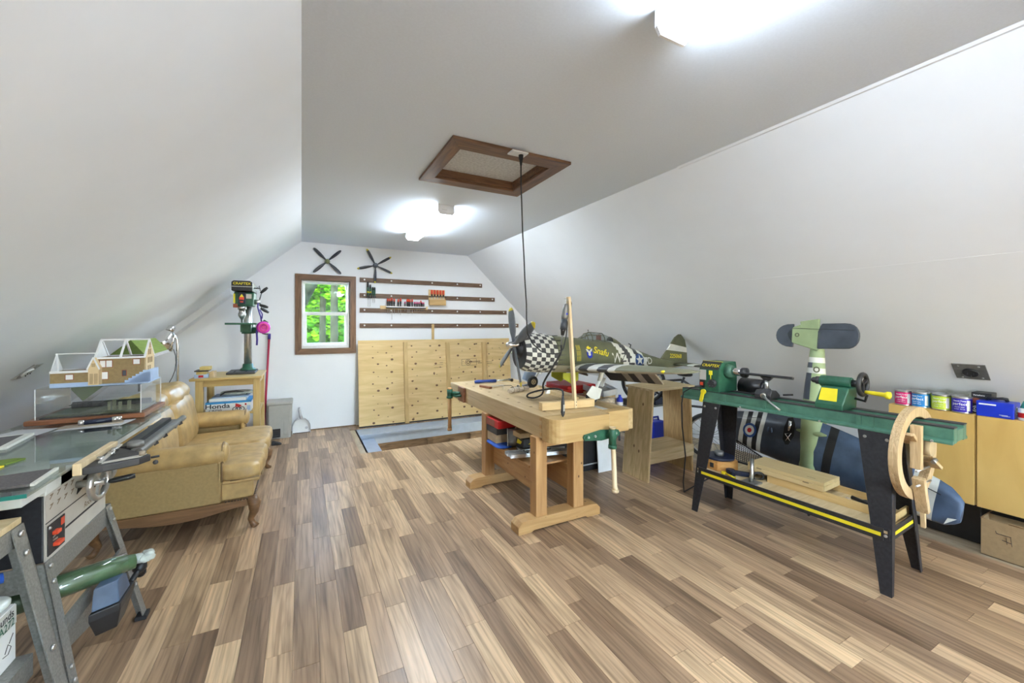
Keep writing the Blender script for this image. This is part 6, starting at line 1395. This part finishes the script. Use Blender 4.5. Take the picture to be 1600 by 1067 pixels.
for k in range(3): a = 2*PI*k/3+.3; mb.bar(wc_, wc_+Vector((0, .058*math.cos(a), .058*math.sin(a))), .016, .01)
hw_ = mb.build('handwheel', 'steel', t); mb = MB(); mb.lathe(wc_+Vector((.01, .055, -.02)), (1, .25, .06), [(.008, 0), (.011, .02), (.012, .07), (.009, .085)], 10); mb.build('wheel_knob', 'black_plastic', hw_)
mb = MB(); mb.torus(wc_+Vector((-.03, .12, .02)), (.4, 1, 0), .05, .010, 22, 8); mb.build('height_wheel', 'steel', t)
MB().box(-.80, 2.0, .53, -.795, 2.54, .616).build('stand_apron', 'hammertone', t, .002); MB().box(-1.22, 2.0, .53, -1.215, 2.54, .616).build('stand_apron', 'hammertone', t); 
for y in (2.005, 2.53): MB().box(-1.215, y, .53, -.80, y+.005, .616).build('stand_apron', 'hammertone', t)
def sleg(p, q, sx, sy):
    mb = MB(); p = Vector(p); q = Vector(q); wd = .05
    mb.prism([p, p+Vector((0, -sy*wd, 0)), q+Vector((0, -sy*wd, 0)), q], (-sx*.004, 0, 0)); mb.prism([p, p+Vector((-sx*wd*.8, 0, 0)), q+Vector((-sx*wd*.8, 0, 0)), q], (0, -sy*.004, 0)); l_ = mb.build('leg', 'hammertone', t)
    MB().box(q.x-.035 if sx > 0 else q.x-.01, min(q.y, q.y-sy*.055)-.003, 0, q.x+.01 if sx > 0 else q.x+.035, max(q.y, q.y-sy*.055)+.003, .02).build('foot', 'rubber', l_, .003)
    mb = MB()
    for k in (.03, .12, .62, .7): c_ = p+(q-p)*k+Vector((0, -sy*.025, 0)); mb.cyl(c_, c_+Vector((sx*.008, 0, 0)), .010, .007, 10)
    mb.build('bolt', 'steel', l_)
for sx, xa, xb in ((1, -.793, -.69), (-1, -1.22, -1.33)):
    sleg((xa, 2.545, .62), (xb, 2.66, .0), sx, 1); sleg((xa, 1.998, .62), (xb, 1.965, .0), sx, -1)
mb = MB(); mb.bar((-.755, 2.03, .37), (-.755, 2.56, .37), .012, .06); mb.bar((-1.26, 2.03, .37), (-1.26, 2.56, .37), .012, .06); mb.bar((-1.26, 2.57, .30), (-.75, 2.57, .30), .06, .012); mb.build('brace', 'hammertone', t)
mb = MB(); mb.prism([(-.83, 2.18, .17), (-.80, 2.47, .15), (-.80, 2.50, .25), (-.83, 2.22, .30)], (-.005, 0, 0)); mb.build('chip_deflector', 'hammertone', t)
# fence rail and mitre gauge at the front edge
mb = MB(); mb.box(-.725, 2.37, .868, -.66, 3.14, .880); mb.cyl((-.645, 2.37, .885), (-.645, 3.14, .885), .016, None, 12); mb.box(-.79, 2.50, .84, -.66, 2.53, .868); mb.box(-.79, 3.05, .84, -.66, 3.08, .868); fr_ = mb.build('fence_rail', 'grey_metal', t, .002)
mb = MB(); mb.box(-.735, 2.45, .878, -.695, 3.10, .90); mb.build('rail_slot', 'cast_iron', fr_)
mb = MB()
for y in (2.55, 2.70, 3.0): mb.bar((-.632, y, .884), (-.628, y+.004, .87), .004, .02)
mb.build('rail_mark', 'ink', fr_)
t = thing('mitre_gauge', 'dark mitre gauge with pale wood fence at the saw edge', 'mitre gauge', (-.70, 2.25, .90))
MB().bar((-.7485, 2.10, .908), (-.7485, 2.44, .908), .026, .045).build('wood_fence', 'pine_pale', t, .002)
mb = MB(); mb.prism([(-.735, 2.10, .884), (-.735, 2.40, .884), (-.69, 2.36, .884), (-.56, 2.20, .884), (-.585, 2.155, .884), (-.68, 2.11, .884)], (0, 0, .028)); gb = mb.build('body', 'cast_iron', t, .004)
mb = MB(); mb.prism([(-.69, 2.13, .9125), (-.585, 2.17, .9125), (-.575, 2.21, .9125), (-.60, 2.20, .9125), (-.69, 2.155, .9125)], (0, 0, .002)); mb.bar((-.70, 2.15, .915), (-.72, 2.42, .917), .012, .006); mb.build('scale', 'panel_silver', gb)
mb = MB(); mb.cyl((-.655, 2.37, .9125), (-.655, 2.37, .935), .03, .028, 16); mb.build('lock_knob', 'grey_metal', gb); MB().cyl((-.585, 2.19, .914), (-.585, 2.19, .93), .010, None, 10).build('pointer', 'flap_tan', gb); mb = MB(); mb.cyl((-.56, 2.20, .898), (-.535, 2.21, .898), .005, None, 8); mb.sph((-.545, 2.20, .876), .010, 8); mb.build('stop_pin', 'cast_iron', gb)
mb = MB()
for x, y in ((-.715, 2.2), (-.705, 2.27), (-.715, 2.33)): mb.cyl((x, y, .9125), (x, y, .925), .014, .010, 8)
mb.build('bolt', 'steel', gb)
GZ = .922
t = thing('glass_sheet', 'thick greenish glass sheet lying over the table saw', 'glass', (-1.05, 2.6, TZ+.001))
MB().box(-1.33, 1.83, GZ-.012, -.765, 3.41, GZ).build('pane', 'table_glass', t, .002); 
mb = MB(); mb.box(-1.33, 1.826, GZ-.0125, -.765, 1.8295, GZ); mb.build('edge', 'teal', t)
mb = MB()
for x, y in ((-1.2, 1.9), (-.85, 1.9), (-1.2, 3.2), (-.85, 3.2)): mb.cyl((x, y, TZ), (x, y, GZ-.0125), .02, None, 12)
mb.build('spacer', 'rubber', t)
def sheet(name, pts, h, mt, label, cat, group=None, z0=GZ+.0008, border=None):
    t = thing(name, label, cat, (*pts[0], z0), 0, group); MB().prism([(x, y, z0) for x, y in pts], (0, 0, h)).build('sheet', mt, t)
    if border: MB().prism([(x, y, z0) for x, y in border], (0, 0, h+.001)).build('edge_strip', 'plane_white', t)
sheet('sanding_board', [(-1.10, 1.915), (-.79, 1.905), (-.80, 2.08), (-1.06, 2.03)], .008, 'mat_grey', 'dark abrasive board with pale edge nearest on the glass', 'board', 'boards on the glass sheet', border=[(-.79, 1.905), (-.780, 1.905), (-.790, 2.083), (-.80, 2.08)])
sheet('sanding_board', [(-1.32, 2.56), (-1.14, 2.52), (-1.17, 2.78), (-1.32, 2.73)], .010, 'mat_grey', 'dark abrasive board with white border at the far left of the glass', 'board', 'boards on the glass sheet', border=[(-1.14, 2.52), (-1.115, 2.52), (-1.145, 2.80), (-1.32, 2.755), (-1.32, 2.73), (-1.17, 2.78)])
sheet('model_wing', [(-1.20, 2.22), (-.99, 2.235), (-.965, 2.30), (-1.0, 2.315), (-1.22, 2.27)], .006, 'model_green', 'slim green model wing lying on the glass', 'model part', 'model parts on the glass sheet')
sheet('model_wing', [(-1.18, 2.12), (-1.0, 2.165), (-.985, 2.215), (-1.20, 2.205)], .006, 'yellow', 'yellow model wing half in front of the green one on glass', 'model part', 'model parts on the glass sheet')
sheet('plan_sheet', [(-1.1, 2.84), (-.85, 2.86), (-.83, 3.01), (-1.07, 2.98)], .0008, 'paper_grey', 'printed plan sheet beside the brown base board', 'paper', 'papers on the glass sheet'); sheet('plan_sheet', [(-1.30, 2.82), (-1.13, 2.78), (-1.11, 2.93), (-1.27, 2.96)], .0008, 'paper_grey', 'grey paper sheet left of the pen tray on glass', 'paper', 'papers on the glass sheet')
t = thing('craft_roller', 'dark rod tool with chrome ends resting on a pinkish board', 'tool', (-.98, 2.93, GZ))
MB().prism([(-1.10, 2.88, GZ+.002), (-.86, 2.92, GZ+.002), (-.87, 2.97, GZ+.002), (-1.09, 2.94, GZ+.002)], (0, 0, .006)).build('board', 'flap_tan', t); MB().cyl((-1.03, 2.905, GZ+.021), (-.89, 2.945, GZ+.021), .012, None, 12).build('rod', 'navy', t)
mb = MB()
for f in (.0, .98, .86): p_ = Vector((-1.03, 2.905, GZ+.021))+(Vector((-.89, 2.945, GZ+.021))-Vector((-1.03, 2.905, GZ+.021)))*f; mb.cyl(p_, p_+Vector((.02, .0057, 0)), .0145, None, 12)
mb.build('ferrule', 'chrome', t)
t = thing('display_base', 'brown wooden display base under the acrylic case', 'base', (-1.04, 3.24, GZ)); 
mb = MB(); mb.box(-1.285, 3.035, GZ+.001, -.80, 3.435, GZ+.028); mb.build('plinth', 'brown_board', t, .007, 3); MB().box(-1.235, 3.06, GZ+.0285, -.83, 3.40, GZ+.034).build('ground', 'flap_dark', t)
t = thing('diorama', 'dark green model battlefield ground with posts inside the acrylic case', 'diorama', (-1.04, 3.2, GZ+.034)); mb = MB(); mb.box(-1.22, 3.07, GZ+.0345, -.835, 3.39, GZ+.042)
mb.build('terrain', 'olive', t); mb = MB(); rs = random.Random(3)
for k in range(16): x = -1.2+.022*k; mb.box(x, 3.30, GZ+.042, x+.004, 3.304, GZ+.066+.012*rs.random())
mb.bar((-1.21, 3.302, GZ+.06), (-.85, 3.302, GZ+.06), .004, .004); mb.box(-1.20, 3.31, GZ+.042, -.84, 3.33, GZ+.075); mb.build('fence', 'cast_iron', t); mb = MB()
for x, h in ((-.985, .05), (-.965, .06), (-.94, .045), (-.90, .05)): mb.box(x, 3.12, GZ+.042, x+.012, 3.14, GZ+.042+h)
mb.build('ruined_pillar', 'olive_light', t)
t = thing('acrylic_case', 'clear acrylic display case on the brown base', 'case', (-1.03, 3.21, GZ+.029)); cx0, cx1, cy0, cy1, cz0, cz1 = -1.245, -.82, 3.047, 3.415, GZ+.0295, 1.112
for q in ((cx0, cy0, cz0, cx1, cy0+.003, cz1), (cx0, cy1-.003, cz0, cx1, cy1, cz1), (cx0, cy0+.003, cz0, cx0+.003, cy1-.003, cz1), (cx1-.003, cy0+.003, cz0, cx1, cy1-.003, cz1), (cx0, cy0, cz1, cx1, cy1, cz1+.003)): MB().box(*q).build('panel', 'acrylic', t)
mb = MB()
for x, y in ((cx0, cy0), (cx1, cy0), (cx0, cy1), (cx1, cy1)): mb.box(x-.0015, y-.0015, cz0, x+.0015, y+.0015, cz1)
mb.build('edge', 'model_white', t)
# model house on the case
HZ = 1.1155
t = thing('model_house', 'unfinished card model house with open white roof frame on acrylic case', 'model house', (-1.0, 3.2, HZ), 0, None)
MH = T(-1.0, 3.17, HZ) @ rot('Z', math.radians(3)); hq = lambda mb: (setattr(mb, 'v', [tuple(MH @ Vector(p)) for p in mb.v]) or mb)
hq(MB().box(-.20, -.10, 0, .20, .19, .004)).build('base_sheet', 'model_base', t)
mx0, mx1, my0, my1, ez, rz_ = -.045, .175, -.045, .165, .150, .252; yc = (my0+my1)/2
hq(MB().box(mx0, my0, .004, mx1, my0+.006, ez)).build('front_wall', 'model_wall', t); hq(MB().box(mx0, my1-.006, .004, mx1, my1, ez)).build('rear_wall', 'card_inside', t); hq(MB().box(mx0, my0+.006, .004, mx0+.006, my1-.006, ez)).build('left_wall', 'model_wall', t)
mb = MB(); mb.prism([(mx1, my0, .004), (mx1, my1, .004), (mx1, my1, ez), (mx1, yc, rz_), (mx1, my0, ez)], (-.005, 0, 0)); gw = hq(mb).build('gable_wall', 'model_door', t)
mb = MB()
for y, z_ in ((.02, .06), (.06, .06), (.02, .11), (.06, .11), (.10, .11), (.03, .16), (.07, .16), (.06, .20)): mb.box(mx1, y-.013, z_, mx1+.001, y+.013, z_+.034)
hq(mb).build('window_panel', 'card_brown', gw)
mb = MB(); mb.prism([(mx0, my0, ez), (mx0, my1, ez), (mx0, yc, rz_)], (.004, 0, 0)); hq(mb).build('white_gable', 'model_white', t)
mb = MB(); w_ = .009
mb.bar((mx0, yc, rz_), (mx1, yc, rz_), w_, w_)
for x in (mx0+.004, mx1-.003): mb.bar((x, my0, ez), (x, yc, rz_), w_, w_); mb.bar((x, my1, ez), (x, yc, rz_), w_, w_)
x = (mx0+mx1)/2; mb.bar((x, my0, ez), (x, yc, rz_), w_, w_); mb.bar((x, my1, ez), (x, yc, rz_), w_, w_)
mb.bar((mx0, my0, ez), (mx1, my0, ez), .012, .010); mb.bar((mx0, my1, ez), (mx1, my1, ez), .012, .010); hq(mb).build('roof_frame', 'model_white', t)
def hwin(x0, z0, x1, z1, y=my0, mt='model_white'):
    hq(MB().box(x0-.003, y-.0012, z0-.003, x1+.003, y, z1+.003)).build('window_surround', 'brown_red', t); hq(MB().box(x0, y-.002, z0, x1, y-.0012, z1)).build('window', mt, t)
hwin(-.02, .098, .002, .135); hwin(.006, .098, .03, .135); hwin(-.012, .03, .012, .07); hwin(.122, .11, .15, .138); hwin(.075, .045, .09, .075, mt='slate')
lx0, lx1, ly0, ly1, le_, lr = -.205, -.048, -.085, .06, .082, .178; lyc = (ly0+ly1)/2
hq(MB().box(lx0, ly0, .004, lx1, ly0+.005, le_)).build('wing_front', 'model_wall', t); hq(MB().box(lx0, ly1-.005, .004, lx1, ly1, le_)).build('wing_rear', 'card_inside', t); hq(MB().box(lx0, ly0+.005, .004, lx0+.005, ly1-.005, le_)).build('wing_end', 'model_wall', t)
mb = MB(); mb.prism([(lx0, ly0, le_), (lx0, ly1, le_), (lx0, lyc, lr)], (.004, 0, 0)); hq(mb).build('wing_gable', 'model_white', t)
mb = MB(); mb.bar((lx0, lyc, lr), (lx1, lyc, lr), .006, .006)
for x in (lx0+.03, ): mb.bar((x, ly0, le_), (lx0+.004, lyc, lr), .006, .006)
mb.bar((lx0, ly0, le_), (lx1, ly0, le_), .014, .012); mb.bar((lx0, ly1, le_), (lx1, ly1, le_), .008, .008); mb.bar((lx0, ly1, le_), (lx0, lyc, lr), .006, .006); hq(mb).build('wing_roof_frame', 'model_white', t)
hwin(-.145, .04, -.117, .066, ly0)
ex0, ex1 = -.055, -.012; mb = MB(); mb.prism([(ex0, -.095, .004), (ex1, -.095, .004), (ex1, -.095, .10), ((ex0+ex1)/2, -.095, .155), (ex0, -.095, .10)], (0, .05, 0)); pc = hq(mb).build('porch', 'model_door', t)
mb = MB(); mb.bar((ex0-.004, -.097, .09), ((ex0+ex1)/2, -.097, .158), .006, .006); mb.bar((ex1+.004, -.097, .09), ((ex0+ex1)/2, -.097, .158), .006, .006); hq(mb).build('porch_trim', 'model_white', pc); mb = MB(); mb.box(ex0+.006, -.0965, .01, ex0+.019, -.095, .068); mb.box(ex0+.024, -.0965, .01, ex1-.004, -.095, .068); mb.box(ex0+.014, -.0965, .105, ex1-.014, -.095, .125); hq(mb).build('porch_door', 'tan', pc)
mb = MB()
for k in range(6): mb.box(.085+.016*k, my0-.006, .004, .20, my0-.001, .018+.011*k)
mb.box(mx1+.002, my0-.005, .004, mx1+.02, my1, .07); mb.box(-.205, ly0-.006, .002, -.05, ly0-.001, .022); hq(mb).build('foam_ground', 'model_base', t)
mb = MB(); mb.text('- - -', .02, MH @ T(mx0-.0005, yc, .175) @ FX, 0); mb.build('pencil_mark', 'ink', t)
# things on the saw's lower stretchers
t = thing('wrapped_tube', 'green roll in torn clear plastic lying on the saw stand brace', 'roll', (-.8, 2.2, .44))
MB().tube([(-1.15, 2.02, .445), (-.95, 2.12, .445), (-.70, 2.25, .445), (-.635, 2.285, .44)], [.04, .044, .040, .030], 14).build('roll', 'roll_green', t); MB().tube([(-.98, 2.105, .446), (-.80, 2.20, .447), (-.66, 2.275, .446)], [.046, .046, .040], 12).build('film', 'acrylic', t)
mb = MB(); rs = random.Random(9)
for k in range(9): mb.puff((-.63+.05*rs.random(), 2.28+.05*rs.random(), .43+.035*rs.random()), (.035, .03, .028), 2, 3, .012, seed=k, fs=40)
mb.build('torn_end', 'plastic_wrap', t)
t = thing('dust_nozzle', 'black and slate vacuum nozzle hanging from the saw brace', 'nozzle', (-.70, 2.2, .30))
mb = MB(); mb.loft([[(-.72, 2.15, .42), (-.66, 2.19, .42), (-.66, 2.27, .42), (-.72, 2.25, .42)], [(-.72, 2.13, .34), (-.65, 2.17, .34), (-.65, 2.29, .34), (-.72, 2.27, .34)]], 0, True, False); mb.build('throat', 'slate_blue', t, .004)
mb = MB(); mb.loft([[(-.725, 2.12, .338), (-.645, 2.165, .338), (-.645, 2.33, .338), (-.725, 2.30, .338)], [(-.725, 2.12, .31), (-.645, 2.165, .31), (-.645, 2.32, .31), (-.725, 2.29, .31)], [(-.715, 2.15, .235), (-.66, 2.18, .235), (-.66, 2.26, .235), (-.715, 2.24, .235)]], 0, True, False); mb.build('hood', 'black_plastic', t, .004)
mb = MB(); mb.sph((-.65, 2.40, .36), .028, 10); mb.sph((-.655, 2.43, .32), .022, 10); mb.tube([(-.66, 2.33, .33), (-.65, 2.38, .35), (-.65, 2.44, .31)], .012, 8); mb.build('knob', 'black_plastic', t)
single('scrap_board', MB().bar((-1.1, 2.40, .345), (-.76, 2.44, .345), .16, .022), 'stained_wood', 'dark brown scrap board lying under the saw', 'board')
# second stand in the lower left corner
t = thing('tool_bench', 'grey metal tool stand with pale wood top at lower left', 'stand', (-1.05, 1.6, 0))
MB().box(-1.34, 1.22, .815, -.80, 1.885, .835).build('top', 'rough_ply_x', t, .002)
mb = MB(); mb.box(-.806, 1.22, .75, -.80, 1.885, .814); mb.box(-1.34, 1.879, .75, -.806, 1.885, .814); mb.box(-1.34, 1.22, .75, -1.334, 1.879, .814); mb.build('apron', 'hammertone', t)
for xa, xb, sx in ((-.797, -.665, 1), (-1.343, -1.44, -1)):
    for ya, yb, sy in ((1.889, 1.925, 1), (1.216, 1.17, -1)):
        p = Vector((xa, ya, .814)); q = Vector((xb, yb, 0)); mb = MB(); mb.prism([p, p+Vector((0, -sy*.06, 0)), q+Vector((0, -sy*.06, 0)), q], (-sx*.004, 0, 0)); mb.prism([p, p+Vector((-sx*.05, 0, 0)), q+Vector((-sx*.05, 0, 0)), q], (0, -sy*.004, 0)); l_ = mb.build('leg', 'hammertone', t)
        mb = MB()
        for k in (.03, .11, .52): c_ = p+(q-p)*k+Vector((0, -sy*.03, 0)); mb.cyl(c_, c_+Vector((sx*.008, 0, 0)), .011, .008, 10)
        mb.build('bolt', 'steel', l_)
mb = MB(); mb.box(-1.36, 1.24, .395, -.765, 1.862, .40); mb.box(-.77, 1.24, .33, -.765, 1.862, .395); mb.box(-1.36, 1.857, .33, -.77, 1.862, .395); mb.build('lower_shelf', 'hammertone', t)
t = thing('kit_box', 'white box with green lettering on the lower left stand shelf', 'box', (-1.0, 1.75, .401))
MB().box(-1.2, 1.45, .401, -.80, 1.855, .575).build('carton', 'paper', t, .002); MB().box(-.7995, 1.58, .515, -.798, 1.853, .572).build('label_band', 'plane_white', t)
MB().text('Hounds', .034, T(-.7975, 1.785, .556) @ PX, 0, .015).build('lettering', 'ink', t); MB().text('BA272', .034, T(-.7975, 1.795, .528) @ PX, 0, .015).build('code_lettering', 'green_metal', t)
mb = MB(); mb.tube([(-.7995, 1.80, .45), (-.7995, 1.815, .47), (-.7995, 1.83, .455), (-.7995, 1.815, .44), (-.7995, 1.79, .445)], .0012, 4); mb.tube([(-.7995, 1.82, .47), (-.7995, 1.84, .49)], .0012, 4); mb.build('line_drawing', 'ink', t)
t = thing('parts_bag', 'crumpled clear bag of pale parts on top of the white box', 'bag', (-.9, 1.75, .576)); MB().puff((-.88, 1.78, .605), (.18, .13, .055), 2.5, 8, .018, seed=3, fs=22).build('bag', 'plastic_wrap', t); MB().puff((-.84, 1.79, .600), (.09, .08, .035), 2.5, 6, .02, seed=8, fs=30).build('parts', 'bristle', t)
single('striped_tube', MB().cyl((-1.15, 1.66, .66), (-.83, 1.86, .66), .016, None, 12).cyl((-.96, 1.779, .66), (-.93, 1.7975, .66), .0165, None, 12, 1), ['cloth_blue', 'red'], 'blue tube with red band lying across the plastic bag', 'tube')
t = thing('grey_bin', 'grey plastic part behind the blue tube on the stand', 'bin', (-1.05, 1.72, .576)); MB().loft([[(-1.2, 1.55, .577), (-1.0, 1.55, .577), (-1.0, 1.76, .577), (-1.2, 1.76, .577)], [(-1.18, 1.57, .72), (-1.02, 1.57, .72), (-1.02, 1.74, .72), (-1.18, 1.74, .72)]], 0, True, False).build('bin', 'grey_metal', t, .01)
t = thing('wire_sprig', 'green plastic sprig of model foliage on the pale stand top', 'sprig', (-.95, 1.8, .836))
mb = MB()
for k in range(7): mb.tube([(-1.05, 1.74+.01*k, .838), (-.95-.01*k, 1.78+.008*k, .848+.006*(k % 3)), (-.865+.008*(k % 2), 1.775+.014*k, .842+.01*(k % 2))], .0025, 5)
mb.build('sprig', 'green_metal', t)
